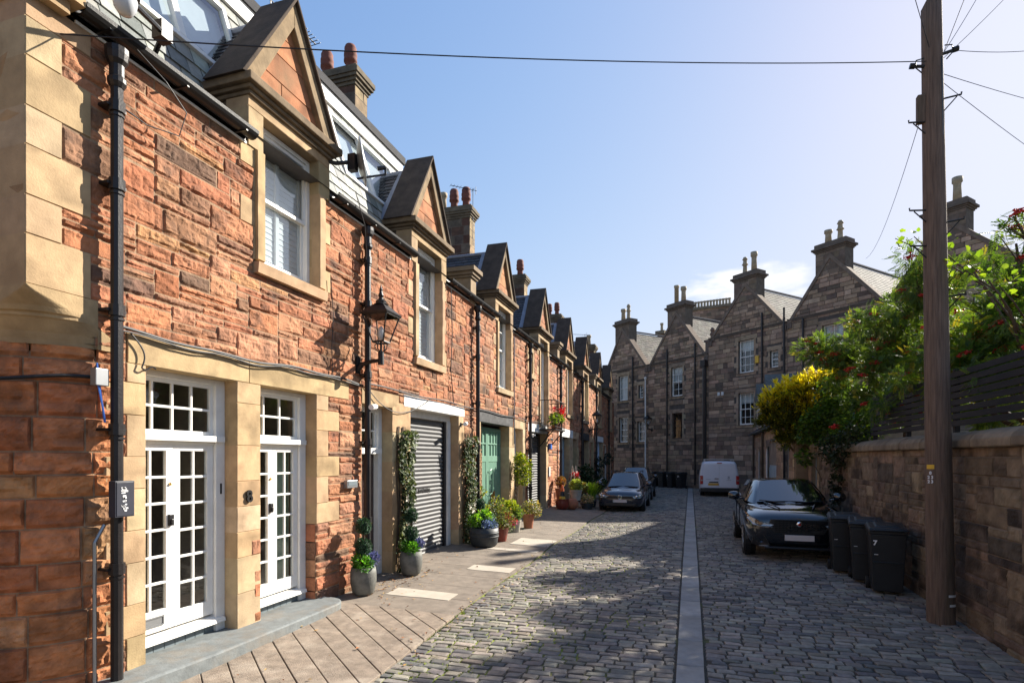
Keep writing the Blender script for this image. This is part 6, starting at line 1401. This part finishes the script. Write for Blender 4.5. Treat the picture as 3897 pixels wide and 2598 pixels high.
for k, (s_, num) in enumerate(((-2.0, None), (-1.2, None), (-.4, '3'), (.4, '3A'))):
    p = RP + RD * s_ - np.array([.666, .746]) * 1.1
    wheelie(('far bin with a pale label, leftmost of four under the gables', 'far bin with blue label, second of four under the gables', 'far bin numbered 3 in white, under the grey gables', 'far bin numbered 3A in white, nearest the white van')[k], (p[0], p[1], gz(p[1])), RA, num, 'bins under the gables')
# ------------------------------------------------------------------ lanterns on wall brackets
def lantern(label, loc, rz, h=1.0):
    """loc: bracket foot on the wall; local +x points away from the wall"""
    T = thing('wall_lantern', label, 'street lamp', loc, rz, 'wall bracket lanterns', local=True)
    q = MB(); q.tube([(0, 0, -.1), (.08, 0, -.02), (.25, 0, .02), (.42, 0, .03)], [.05, .04, .032, .03], 8); q.box(-.0, .02, -.06, .06, -.16, .1); q.tube([(.42, 0, -.04), (.42, 0, .16)], [.05, .045], 10); q.tube([(.42, 0, .16), (.42, 0, .32)], .018, 6)
    for an in (0, PI / 2, PI, 3 * PI / 2): c_, s_ = math.cos(an), math.sin(an); q.tube([(.42, 0, .14), (.42 + .1 * c_, .1 * s_, .2), (.42 + .11 * c_, .11 * s_, .27), (.42 + .06 * c_, .06 * s_, .31)], .009, 5)
    obj('bracket', q, M['iron'], T)
    q = MB(); zb, zt, wb, wt = .31, .72, .095, .205; cs = ((-1, -1), (1, -1), (1, 1), (-1, 1))
    for x, y in cs: q.tube([(.42 + x * wb, y * wb, zb), (.42 + x * wt, y * wt, zt)], .012, 5)
    for w_, z in ((wb, zb), (wt, zt)):
        for (x0, y0_), (x1, y1_) in zip(cs, cs[1:] + cs[:1]): q.tube([(.42 + x0 * w_, y0_ * w_, z), (.42 + x1 * w_, y1_ * w_, z)], .016, 5)
    v = [(.42 + x * .225, y * .225, zt) for x, y in cs] + [(.42 + x * .235, y * .235, zt + .03) for x, y in cs] + [(.42 + x * .09, y * .09, zt + .17) for x, y in cs]
    q.add(v, [(j + 4 * r, (j + 1) % 4 + 4 * r, (j + 1) % 4 + 4 * r + 4, j + 4 * r + 4) for r in (0, 1) for j in range(4)])
    q.lathe([(.1, 0), (.12, .015), (.08, .04), (.085, .07), (.045, .1), (.03, .13), (.045, .16), (.03, .2), (.02, .23), (.028, .25), (.012, .29), (.004, .33)], (.42, 0, zt + .16), 12)
    obj('lantern_frame', q, M['iron'], T)
    q = MB()
    for (x0, y0_), (x1, y1_) in zip(cs, cs[1:] + cs[:1]): q.quad((.42 + x0 * wb, y0_ * wb, zb), (.42 + x1 * wb, y1_ * wb, zb), (.42 + x1 * wt, y1_ * wt, zt), (.42 + x0 * wt, y0_ * wt, zt))
    obj('lantern_panes', q, M['lampglass'], T, recalc=False)
    q = MB(); q.lathe([(.02, .36), (.05, .42), (.055, .5), (.03, .56), (.01, .58)], (.42, 0, -.02), 12); obj('lamp_bulb', q, M['opal'], T, smooth=True)
    return T
lan = lantern('black iron lantern on a curved bracket, above the white french doors', (FX + .01, 7.86, 3.79), 0)
dup(lan, (FX + .01, 29.4, 3.75), 0, 'distant black iron lantern on the half shaded part of the terrace')
p = RP + RD * -3.03; dup(lan, (p[0] - .02, p[1] - .02, 4.3), RA - PI / 2, 'faint dark lantern on the grey gable wall beside the white drainpipe')
# bulkhead lamp at the corner
T = thing('corner_lamp', 'white domed lamp on a black arm at the top left corner of the first house', 'lamp', (FX, 4.25, 6.15))
q = MB(); q.tube([(FX + .02, 4.25, 6.2), (-4.72, 4.1, 6.28), (-4.42, 3.52, 6.08)], .025, 8); q.lathe([(.05, .02), (.1, 0), (.105, -.04), (.095, -.05)], (-4.4, 3.47, 6.1), 16); q.box(-4.78, -4.66, 4.03, 4.15, 6.2, 6.36); obj('lamp_arm', q, M['iron'], T)
q = MB(); q.lathe([(.085, -.03), (.09, -.06), (.08, -.12), (.05, -.165), (.012, -.18)], (-4.4, 3.47, 6.08), 16); obj('lamp_dome', q, M['opal'], T, smooth=True)
# cables along the facade
def cable(label, pts, r=.012, n=5, matn='cable'):
    q = MB(); q.tube(pts, r, n, caps=True); return single('cable', q, M[matn], label, 'cable', tuple(pts[0]), 'cables on the facade')
def runz(y): return 3.475 + .02 * math.sin(y * 2.1) + .012 * math.sin(y * 5.3)
cable('thick black cable bundle running along the facade above the door lintels', [(FX + .055, y, runz(y)) for y in np.arange(3.86, 7.95, .12)], .016)
cable('thin second cable clipped under the black bundle on the first house', [(FX + .06, y, runz(y) - .03 - .01 * math.sin(y * 7)) for y in np.arange(3.86, 7.95, .1)], .009)
cable('cable running on above the garage lintels from the second drainpipe', [(FX + .06, y, 3.49 + .015 * math.sin(y * 2.4)) for y in np.arange(8.0, 21.5, .25)], .014)
cable('slack cable sagging over the narrow dark door', [(FX + .05, 8.05 + t * 2.4, 3.46 - .42 * 4 * t * (1 - t) * (1.1 - .5 * t) + .02 * t) for t in np.linspace(0, 1, 16)], .008)
cable('looped thin cable hanging from the bundle left of the first french door', [(FX + .05, 4.0 + .1 * t + .08 * math.sin(3 * t), 3.46 - .3 * t) for t in np.linspace(0, 1, 10)] + [(FX + .05, 4.1 + .16 * t, 3.16 - .02 * math.sin(6 * t)) for t in np.linspace(.1, 1, 6)], .008)
cable('cable wrapped round the shaded rounded corner below the corbel', [(FX - .8 + .86 * math.cos(a), 3.95 - .86 * math.sin(a), 2.98 + .03 * math.sin(4 * a)) for a in np.linspace(PI / 2, .35, 12)] + [(-4.96, 3.68, 2.98)], .016)
cable('blue cable loop hanging beside the grey junction box', [(-4.96 + .01 * math.sin(5 * t), 3.66 + .06 * math.sin(PI * t), 2.95 - .34 * math.sin(PI * t) + .45 * max(0, t - .6)) for t in np.linspace(0, 1, 16)], .008, 5, 'blue')
cable('thin cable dropping from the satellite dish over the gutter', [(-4.84, 7.5, 6.3), (-4.82, 7.72, 5.9), (-4.9, 7.9, 5.5), (-4.95, 7.92, 5.25)], .006)
cable('long vertical wire down the facade right of the first dormer window', [(FX + .05, 7.1, 4.9), (FX + .05, 7.16, 4.4), (FX + .05, 7.12, 3.9), (FX + .05, 7.15, 3.5)], .006)
cable('vertical wires beside the second dormer window', [(FX + .05, 11.45, 6.0), (FX + .06, 11.5, 5.0), (FX + .05, 11.44, 4.2), (FX + .05, 11.6, 3.5)], .01)
cable('metal conduit dropping beside the third dormer down to the narrow white door', [(FX + .04, 16.16, 5.9), (FX + .04, 16.16, 2.7)], .02, 6, 'steel')
cable('conduit running down the corner beside the first drainpipe', [(-4.99, 3.74, 1.7), (-5.0, 3.66, 1.55), (-5.0, 3.66, 0.05)], .016, 6, 'steel')
cable('looped thin wire hanging from the gutter near the first drainpipe', [(-4.86, 3.95, 6.05), (-4.8, 4.2, 5.9), (-4.82, 4.45, 5.75), (-4.86, 4.4, 5.5), (-4.92, 4.1, 5.45), (-4.95, 3.86, 5.5)], .006)
q = MB(); q.box(-5.0, -4.93, 3.62, 3.74, 2.93, 3.08); single('junction_box', q, M['steel'], 'small grey junction box beside the first drainpipe', 'junction box', (-4.97, 3.68, 2.9), bevel=.006)
def cctv(label, y, z):
    T = thing('security_camera', label, 'camera', (FX, y, z), 0, 'security cameras on the facade')
    q = MB(); q.tube([(FX, y, z), (FX + .12, y, z + .02)], .02, 6); q.box(FX - .005, FX + .015, y - .05, y + .05, z - .05, z + .05); obj('camera_arm', q, M['black'], T)
    q = MB(); q.tube([(FX + .12, y + .06, z + .03), (FX + .2, y - .2, z + .0)], .045, 10); obj('camera_body', q, M['white'], T); return T
cctv('white security camera above the narrow dark door, beside the second drainpipe', 8.15, 3.1); cctv('white security camera at the right end of the white garage lintel', 12.1, 3.05)
cctv('white security camera at the left of the second roller shutter', 17.9, 3.0); cctv('white security camera right of the second roller shutter, over a blue box', 20.55, 2.95)
q = MB(); q.box(FX + .02, FX + .12, 20.5, 20.72, 2.6, 2.82); single('alarm_box', q, M['blue'], 'small blue alarm box under the camera right of the second shutter', 'alarm box', (FX + .05, 20.6, 2.6), bevel=.02)
q = MB(); q.box(FX + .03, FX + .06, 20.5, 20.68, 1.6, 1.95); single('door_entry_panel', q, M['signplate'], 'white entry panel on the stone beside the second roller shutter', 'entry panel', (FX + .05, 20.6, 1.6), bevel=.006)
# satellite dish
T = thing('satellite_dish', 'grey satellite dish with feed arm fixed beside the first dormer gable', 'satellite dish', (-5.0, 7.25, 6.5))
dc = Vector((-4.72, 7.34, 6.68)); dn = Vector((.8, .5, .15)).normalized(); e1 = dn.orthogonal().normalized(); e2 = dn.cross(e1)
q = MB(); V = []; n = 24
for k in range(6):
    r = .33 * k / 5 + .001
    for j in range(n): an = 2 * PI * j / n; V.append(tuple(dc + (e1 * math.cos(an) + e2 * math.sin(an)) * r + dn * (.09 * (r / .33) ** 2)))
for j in range(n): an = 2 * PI * j / n; V.append(tuple(dc + (e1 * math.cos(an) + e2 * math.sin(an)) * .335 + dn * .07))
q.add(V, [(k * n + j, k * n + (j + 1) % n, (k + 1) * n + (j + 1) % n, (k + 1) * n + j) for k in range(6) for j in range(n)]); obj('dish', q, M['steel'], T, smooth=True, recalc=False)
q = MB(); b_ = dc - dn * .03; q.tube([(-5.1, 7.05, 6.62), (-4.95, 7.15, 6.6), tuple(b_)], .03, 8); q.box(b_.x - .06, b_.x + .06, b_.y - .1, b_.y + .0, b_.z - .16, b_.z + .08); f_ = dc + dn * .42 + Vector((0, 0, -.2)); q.tube([tuple(dc + Vector((0, 0, -.25))), tuple(f_)], .016, 6); q.tube([tuple(f_), tuple(f_ + Vector((0, 0, .1)))], .02, 6); q.tube([tuple(f_ + Vector((0, 0, .1))), tuple(f_ + Vector((0, 0, .09)) - dn * .12)], .03, 8); obj('feed_arm', q, M['black'], T)
def aerial(label, x, y, z, h, L_, n, rz):
    T = thing('tv_aerial', label, 'aerial', (x, y, z), 0, 'roof aerials'); q = MB(); q.tube([(x, y, z), (x, y, z + h)], .016, 6); obj('mast', q, M['steel'], T)
    q = MB(); d = np.array([math.cos(rz), math.sin(rz), 0]); s_ = np.array([-d[1], d[0], 0]); c = np.array([x, y, z + h - .06]); q.tube([tuple(c - d * .15), tuple(c + d * L_)], .012, 5)
    for k in range(n): p = c + d * (L_ * k / (n - 1)); w_ = .16 - .06 * k / n; q.tube([tuple(p - s_ * w_), tuple(p + s_ * w_)], .006, 4)
    q.tube([tuple(c - d * .12 - np.array([0, 0, .15])), tuple(c - d * .12 + np.array([0, 0, .15]))], .01, 4); obj('boom', q, M['iron'], T)
aerial('comb shaped aerial standing behind the first dormer gable', -6.25, 7.45, 9.0, .5, .9, 14, 1.5); aerial('aerial on a mast fixed to the second terrace chimney', -7.95, 20.3, 10.4, 2.2, .9, 8, -2.4); aerial('small far aerial above the last dormer gables', -6.6, 37.0, 9.0, 1.4, .8, 6, -2.6)

# ------------------------------------------------------------------ planters
def fill(T, name, cl, n, tmpl, size, cols, w, matn='leafplain', upb=.4, flat=.9):
    mb = MB(); pos, d = clumps([c for c, r in cl], [r for c, r in cl], n, flat); scatter(mb, tmpl[0], tmpl[1], pos, basis(d + .5 * NR.normal(0, 1, d.shape) + np.array([0, 0, upb])), NR.uniform(.6, 1.3, n) * size, tints(n, cols, w)); return obj(name, mb, M[matn], T, recalc=False)
def topiary(label, x, y, flip):
    z = pz(x, y); T = thing('topiary_planter', label, 'planter', (x, y, z), 0, 'double ball topiary planters')
    q = MB(); q.lathe([(.12, 0), (.165, .04), (.195, .2), (.195, .34), (.18, .42), (.165, .42), (.15, .34)], (x, y, z), 24); obj('pot', q, M['planter'], T, smooth=True)
    q = MB(); q.tube([(x, y, z + .3), (x, y, z + 1.05)], .014, 6); q.tube([(x + .02, y + .02, z + .3), (x + .015, y - .01, z + 1.0)], .01, 6); obj('stem', q, M['bark'], T)
    for zz, r in ((.73, .125), (1.04, .115)):
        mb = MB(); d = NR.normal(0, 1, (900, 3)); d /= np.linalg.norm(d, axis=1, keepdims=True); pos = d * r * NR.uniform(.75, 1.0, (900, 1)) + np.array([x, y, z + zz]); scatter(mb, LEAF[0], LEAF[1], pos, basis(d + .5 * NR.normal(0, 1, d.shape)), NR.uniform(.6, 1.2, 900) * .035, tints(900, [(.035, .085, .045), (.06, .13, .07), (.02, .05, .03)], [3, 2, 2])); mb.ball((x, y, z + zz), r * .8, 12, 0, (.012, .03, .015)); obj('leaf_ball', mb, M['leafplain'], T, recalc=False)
    fill(T, 'bright_foliage', [((x + .05, y - .08 * flip, z + .47), .14), ((x - .08, y, z + .5), .12)], 800, BROAD, .04, [(.07, .2, .025), (.04, .13, .02), (.1, .27, .04)], [3, 2, 2], 'leaf')
    fill(T, 'lavender', [((x + .08, y + .12, z + .52), .1), ((x + .02, y + .16, z + .5), .08)], 420, LEAF, .06, [(.13, .14, .32), (.2, .21, .4), (.07, .11, .09)], [3, 2, 2], 'petal', upb=1.2)
    return T
topiary('double ball topiary in a grey pot beside the narrow dark door', -4.76, 7.58, 1); topiary('double ball topiary in a grey pot at the foot of the left ivy panel', -4.68, 8.98, 1)
def creeper(label, y0_, y1_, z0_, z1_, n, dens=1):
    T = thing('ivy_panel', label, 'climbing plant', (FX, (y0_ + y1_) / 2, z0_), 0, 'ivy panels beside the shutter'); mb = MB()
    y = NR.uniform(y0_, y1_, n); z = NR.uniform(z0_, z1_, n); y = y + .06 * np.sin(z * 3.1) * np.sign(y - (y0_ + y1_) / 2); x = FX + .03 + NR.uniform(0, 1, n) ** .7 * (.13 + .05 * np.sin(z * 5)); pos = np.stack([x, y, z], -1)
    d = np.stack([NR.uniform(.2, 1, n), NR.normal(0, .7, n), NR.normal(-.5, .5, n)], -1)
    scatter(mb, BROAD[0], BROAD[1], pos, basis(d, (1, 0, 0)), NR.uniform(.045, .085, n), tints(n, [(.05, .075, .03), (.09, .12, .05), (.16, .18, .09), (.1, .11, .02), (.03, .045, .02)], [4, 4, 2, 1, 2])); obj('leaves', mb, M['leafplain'], T, recalc=False)
    s_ = MB()
    for k in range(9): yy_ = R.uniform(y0_, y1_); s_.tube([(FX + .03, yy_ + .03 * math.sin(z * 4 + k), z) for z in np.linspace(z0_, z1_ + .08, 12)], .007, 4)
    obj('stems', s_, M['bark'], T)
    for k in range(7):
        pt = MB(); yy_, zz_ = R.uniform(y0_, y1_), R.uniform(z0_ + .5, z0_ + 1.4); nn = 5; [pt.add([(FX + .2, yy_, zz_), (FX + .23, yy_ + .05 * math.cos(a - .5), zz_ + .05 * math.sin(a - .5)), (FX + .22, yy_ + .08 * math.cos(a), zz_ + .08 * math.sin(a)), (FX + .23, yy_ + .05 * math.cos(a + .5), zz_ + .05 * math.sin(a + .5))], [(0, 1, 2, 3)], 0, (.65, .6, .5)) for a in np.linspace(0, 2 * PI, nn, endpoint=False)]; obj('white_bloom', pt, M['petal'], T, recalc=False)
creeper('tall ivy panel on the stone pier left of the first roller shutter', 9.1, 9.55, .22, 2.78, 1700); creeper('tall ivy panel on the stone right of the first roller shutter', 12.15, 12.75, .3, 2.8, 1700)
# trellis with yellowing climber
T = thing('wooden_trellis', 'narrow wooden lattice trellis left of the green double doors', 'trellis', (FX, 13.2, .3)); q = MB()
for y in (13.02, 13.36): q.box(FX + .03, FX + .055, y - .015, y + .015, .35, 2.42)
for k in range(14):
    z = .42 + k * .145; q.tube([(FX + .05, 13.02, z), (FX + .05, 13.36, z + .2)], .009, 4); q.tube([(FX + .058, 13.36, z), (FX + .058, 13.02, z + .2)], .009, 4)
obj('lattice', q, M['wood'], T)
YG = [(.14, .19, .02), (.22, .25, .03), (.08, .13, .02), (.3, .26, .04)]
shrub('yellow_climber', 'yellow green climber at the foot of the trellis by the green doors', 'climbing plant', (-4.85, 13.1, .3), [((-4.9, 13.15, 1.0), .22), ((-4.85, 13.2, .65), .3), ((-4.92, 13.1, 1.45), .14), ((-4.7, 13.5, .5), .26)], 1000, BROAD, .06, YG, [3, 3, 2, 1])
x, y = -4.45, 12.05; z = pz(x, y); T = thing('tub_planter', 'wide dark tub planted with a topiary ball, blue flowers and leafy greens', 'planter', (x, y, z))
q = MB(); q.lathe([(.25, 0), (.3, .05), (.33, .25), (.325, .42), (.29, .42), (.28, .36)], (x, y, z), 26); [q.lathe([(.335, zz), (.338, zz + .012), (.335, zz + .024)], (x, y, z), 26) for zz in (.22, .3)]; obj('pot', q, M['barrel'], T, smooth=True)
for zz, r in ((.62, .12), (.95, .11)):
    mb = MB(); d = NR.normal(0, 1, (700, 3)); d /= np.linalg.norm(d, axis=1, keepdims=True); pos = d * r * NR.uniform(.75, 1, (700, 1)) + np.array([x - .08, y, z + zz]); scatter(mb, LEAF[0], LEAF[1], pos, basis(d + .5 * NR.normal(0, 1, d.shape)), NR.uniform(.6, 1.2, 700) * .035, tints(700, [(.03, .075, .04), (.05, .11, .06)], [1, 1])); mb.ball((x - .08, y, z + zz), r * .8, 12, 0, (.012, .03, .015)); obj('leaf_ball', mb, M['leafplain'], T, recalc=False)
fill(T, 'leafy_greens', [((x - .05, y + .18, z + .62), .2), ((x - .15, y - .15, z + .6), .16)], 600, BROAD, .06, [(.12, .28, .03), (.2, .35, .04), (.08, .2, .03)], [3, 2, 2], 'leaf'); fill(T, 'blue_flowers', [((x + .12, y - .1, z + .46), .14), ((x + .12, y + .14, z + .46), .14)], 700, LEAF, .055, [(.16, .22, .42), (.1, .14, .3), (.08, .15, .09)], [3, 2, 2], 'petal')
x, y = -4.35, 12.85; z = pz(x, y); T = thing('fuchsia_pot', 'bushy trailing fuchsia with red blooms in a brown pot, beside the dark tub', 'planter', (x, y, z)); q = MB(); q.lathe([(.16, 0), (.22, .3), (.23, .32), (.19, .32)], (x, y, z), 18); obj('pot', q, M['redglaze'], T)
fill(T, 'foliage', [((x, y, z + .55), .34), ((x + .1, y + .2, z + .45), .26), ((x, y - .15, z + .75), .2), ((x - .1, y + .1, z + .85), .22)], 2000, BROAD, .045, [(.09, .12, .03), (.16, .2, .05), (.06, .06, .03), (.2, .12, .08), (.25, .28, .18)], [4, 3, 2, 1, 1], 'leaf'); fill(T, 'red_blooms', [((x + .28, y + .2, z + .45), .12), ((x + .2, y + .05, z + .62), .08)], 110, LEAF, .06, [(.6, .02, .05), (.5, .01, .1)], [1, 1], 'petal', upb=-1)
# clipped standard with twisted stems
T = thing('standard_bush', 'ball headed bush on bare twisted stems right of the green doors', 'bush', (-4.95, 16.0, pz(-4.95, 16))); q = MB()
for k in range(6): q.tube([(-4.9 + .05 * math.sin(z * 5 + k), 16.0 + .07 * math.cos(z * 5 + k * 1.05), z) for z in np.linspace(.35, 2.0, 14)], .014, 5)
obj('twisted_stems', q, M['bark'], T); fill(T, 'crown', [((-4.72, 16.05, 2.05), .3), ((-4.7, 16.0, 1.75), .3), ((-4.75, 15.9, 2.25), .2)], 1500, BROAD, .06, YG, [4, 3, 2, 1], 'leaf')
def potted(label, x, y, r, h, potm, parts, nm='flower_pot', dz=0, grp=None):
    z = pz(x, y) + dz; T = thing(nm, label, 'planter', (x, y, z), 0, grp); q = MB(); q.lathe([(r * .72, 0), (r * .95, h * .85), (r * 1.02, h * .86), (r * 1.02, h), (r * .86, h), (r * .84, h * .9)], (x, y, z), 18); obj('pot', q, M[potm], T)
    for (pn, dx, dy, zz, rr_, n, tm, sz, cols, mt, up) in parts: fill(T, pn, [((x + dx, y + dy, z + h + zz), rr_)], n, tm, sz, cols, [1] * len(cols), mt, up)
    return T
potted('pale stone pot with yellow green shrub, right of the green doors', -4.42, 14.35, .16, .32, 'stonepot', [('foliage', 0, 0, .16, .2, 700, LEAF, .07, [(.1, .17, .06), (.16, .22, .08)], 'leaf', .8), ('yellow_foliage', -.1, -.1, .32, .22, 700, BROAD, .06, [(.3, .32, .03), (.22, .28, .03)], 'leaf', .3)])
potted('tall terracotta pot with drooping pinkish blooms before the second shutter', -4.3, 15.2, .17, .4, 'terra', [('foliage', .05, .1, .12, .3, 900, BROAD, .05, [(.2, .2, .06), (.3, .22, .12), (.12, .14, .04)], 'leaf', -.3)])
# balcony geraniums
T = thing('balcony_geraniums', 'terracotta pots of red geraniums standing on the iron balcony', 'flowers', (-4.6, 20.1, 3.31))
for k, (yy_) in enumerate((19.8, 20.3)): q = MB(); q.lathe([(.09, 0), (.13, .22), (.14, .23), (.11, .23)], (-4.62, yy_, 3.305), 14); obj('pot', q, M['terra'], T)
fill(T, 'foliage', [((-4.6, 19.8, 3.7), .2), ((-4.6, 20.3, 3.72), .22), ((-4.6, 19.4, 3.6), .16)], 700, BROAD, .08, [(.1, .16, .03), (.18, .24, .04)], [1, 1], 'leaf'); fill(T, 'red_flowers', [((-4.55, 20.5, 3.85), .16), ((-4.5, 20.2, 3.95), .12), ((-4.6, 19.7, 4.0), .08), ((-4.5, 20.6, 4.1), .08)], 330, BROAD, .06, [(.75, .02, .015), (.6, .01, .02)], [1, 1], 'petal')
# group right of the second shutter
T = thing('traffic_cone', 'orange and yellow toy sized cone standing on the red pot by the second shutter', 'cone', (-4.5, 20.5, .75)); q = MB(); q.box(-4.66, -4.34, 20.34, 20.66, .72, .75); q.lathe([(.13, 0), (.1, .12), (.1, .12)], (-4.5, 20.5, .75), 16); obj('base', q, M['cone_y'], T); q = MB(); q.lathe([(.1, .12), (.065, .3), (.065, .3)], (-4.5, 20.5, .75), 16); obj('dark_band', q, M['black'], T); q = MB(); q.lathe([(.065, .3), (.03, .52), (.02, .53)], (-4.5, 20.5, .75), 16); obj('tip', q, M['cone_r'], T)
q = MB(); q.lathe([(.17, 0), (.24, .1), (.25, .28), (.22, .36), (.24, .38)], (-4.5, 20.5, pz(-4.5, 20.5)), 18); single('glazed_pot', q, M['redglaze'], 'dark red glazed pot carrying the yellow cone', 'pot', (-4.5, 20.5, .5), smooth=True)
q = MB(); q.lathe([(.12, 0), (.24, .12), (.25, .26), (.18, .38), (.14, .4)], (-4.2, 20.75, pz(-4.2, 20.7)), 18); single('round_urn', q, M['terra'], 'round bellied clay urn next to the red glazed pot', 'urn', (-4.2, 20.75, .5), smooth=True)
potted('grey square shouldered pot of pale green leaves amid the shutter pot group', -4.15, 21.3, .24, .4, 'stonepot', [('foliage', 0, 0, .16, .25, 800, BROAD, .07, [(.2, .26, .07), (.3, .34, .12)], 'leaf', .3)], dz=.3)
potted('pot of russet and coral foliage amid the shutter pot group', -4.05, 22.0, .22, .35, 'barrel', [('foliage', 0, -.1, .18, .26, 700, BROAD, .065, [(.2, .11, .045), (.26, .19, .09), (.16, .17, .05)], 'leaf', .2)], dz=.2)
potted('low dark bowl of pale pink flowers at the front of the pot group', -3.75, 21.5, .26, .22, 'barrel', [('foliage', 0, 0, .1, .26, 700, BROAD, .06, [(.5, .35, .28), (.2, .22, .1), (.6, .5, .42)], 'leaf', .2)])
potted('red maple like plant against the wall behind the cone', -4.75, 21.2, .18, .4, 'terra', [('foliage', 0, .1, .25, .22, 500, BROAD, .06, [(.18, .06, .03), (.16, .1, .035)], 'leaf', .3)], dz=.3)
x, y = -3.75, 22.4; z = pz(x, y); T = thing('ornamental_grass', 'bright lime ornamental grass at the right of the pot group', 'grass', (x, y, z)); mb = MB()
for k in range(260):
    a = R.uniform(0, 6.28); l = R.uniform(.5, .95); sp = R.uniform(.1, .5); c = R.choice([(.25, .4, .03), (.35, .48, .05), (.15, .26, .02)]); p0 = np.array([x + R.gauss(0, .06), y + R.gauss(0, .06), z + .25]); dv = np.array([math.cos(a) * sp, math.sin(a) * sp, 1]); s_ = np.array([-math.sin(a), math.cos(a), 0]) * .012
    P = [p0, p0 + dv * l * .5, p0 + dv * l * .8 + np.array([math.cos(a) * sp * .2, math.sin(a) * sp * .2, -.03]), p0 + dv * l * .95 + np.array([math.cos(a) * sp * .5, math.sin(a) * sp * .5, -.14])]; V = []
    for i, p in enumerate(P): w_ = (1, .9, .6, .05)[i]; V += [p - s_ * w_, p + s_ * w_]
    mb.add(V, [(0, 1, 3, 2), (2, 3, 5, 4), (4, 5, 7, 6)], 0, c)
obj('blades', mb, M['leaf'], T, recalc=False); q = MB(); q.lathe([(.17, 0), (.22, .28), (.23, .3), (.19, .3)], (x, y, z), 16); obj('pot', q, M['barrel'], T)
T = thing('flower_stand', 'pale wooden folding stand leaning open before the blue grey doors', 'stand', (-4.55, 23.2, .5)); q = MB()
for yy_ in (22.9, 23.6): q.tube([(-4.75, yy_, .5), (-4.6, yy_, 1.95)], .02, 5); q.tube([(-4.35, yy_, .5), (-4.6, yy_, 1.95)], .02, 5)
obj('legs', q, M['palewood'], T); q = MB(); q.box(-4.75, -4.4, 22.85, 23.65, 1.18, 1.21); q.box(-4.8, -4.35, 22.85, 23.65, .82, .84); obj('shelves', q, M['palewood'], T)
potted('terracotta bowl of red and white flowers on the folding stand', -4.57, 23.2, .2, .2, 'terra', [('foliage', 0, 0, .06, .2, 200, BROAD, .07, [(.1, .14, .04)], 'leaf', .3), ('red_flowers', 0, .05, .2, .2, 260, BROAD, .08, [(.7, .02, .02), (.55, .01, .02), (.7, .5, .45)], 'petal', .2)], dz=.68)
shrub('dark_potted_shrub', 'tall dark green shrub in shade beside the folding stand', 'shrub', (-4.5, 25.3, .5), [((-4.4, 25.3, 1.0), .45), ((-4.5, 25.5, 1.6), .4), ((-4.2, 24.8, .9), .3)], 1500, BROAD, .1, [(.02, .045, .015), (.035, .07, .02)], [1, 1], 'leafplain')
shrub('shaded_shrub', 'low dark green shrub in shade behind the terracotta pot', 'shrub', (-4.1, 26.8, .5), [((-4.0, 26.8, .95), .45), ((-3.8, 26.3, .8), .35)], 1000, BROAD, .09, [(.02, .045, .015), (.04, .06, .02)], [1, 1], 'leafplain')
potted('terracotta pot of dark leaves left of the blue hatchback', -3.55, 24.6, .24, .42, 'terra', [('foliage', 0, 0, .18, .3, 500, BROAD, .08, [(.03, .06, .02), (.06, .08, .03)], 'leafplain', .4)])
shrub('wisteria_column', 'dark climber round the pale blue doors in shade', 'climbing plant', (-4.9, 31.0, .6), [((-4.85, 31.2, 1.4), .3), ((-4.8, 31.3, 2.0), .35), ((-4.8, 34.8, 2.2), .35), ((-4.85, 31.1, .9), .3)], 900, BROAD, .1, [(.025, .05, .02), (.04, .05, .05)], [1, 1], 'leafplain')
q = MB(); q.tube([(-4.75, 24.4, .45), (-3.9, 26.6, 1.35)], .02, 6); single('broom_handle', q, M['steel'], 'pale slanted pole leaning across the shaded shrubs', 'pole', (-4.75, 24.4, .45))
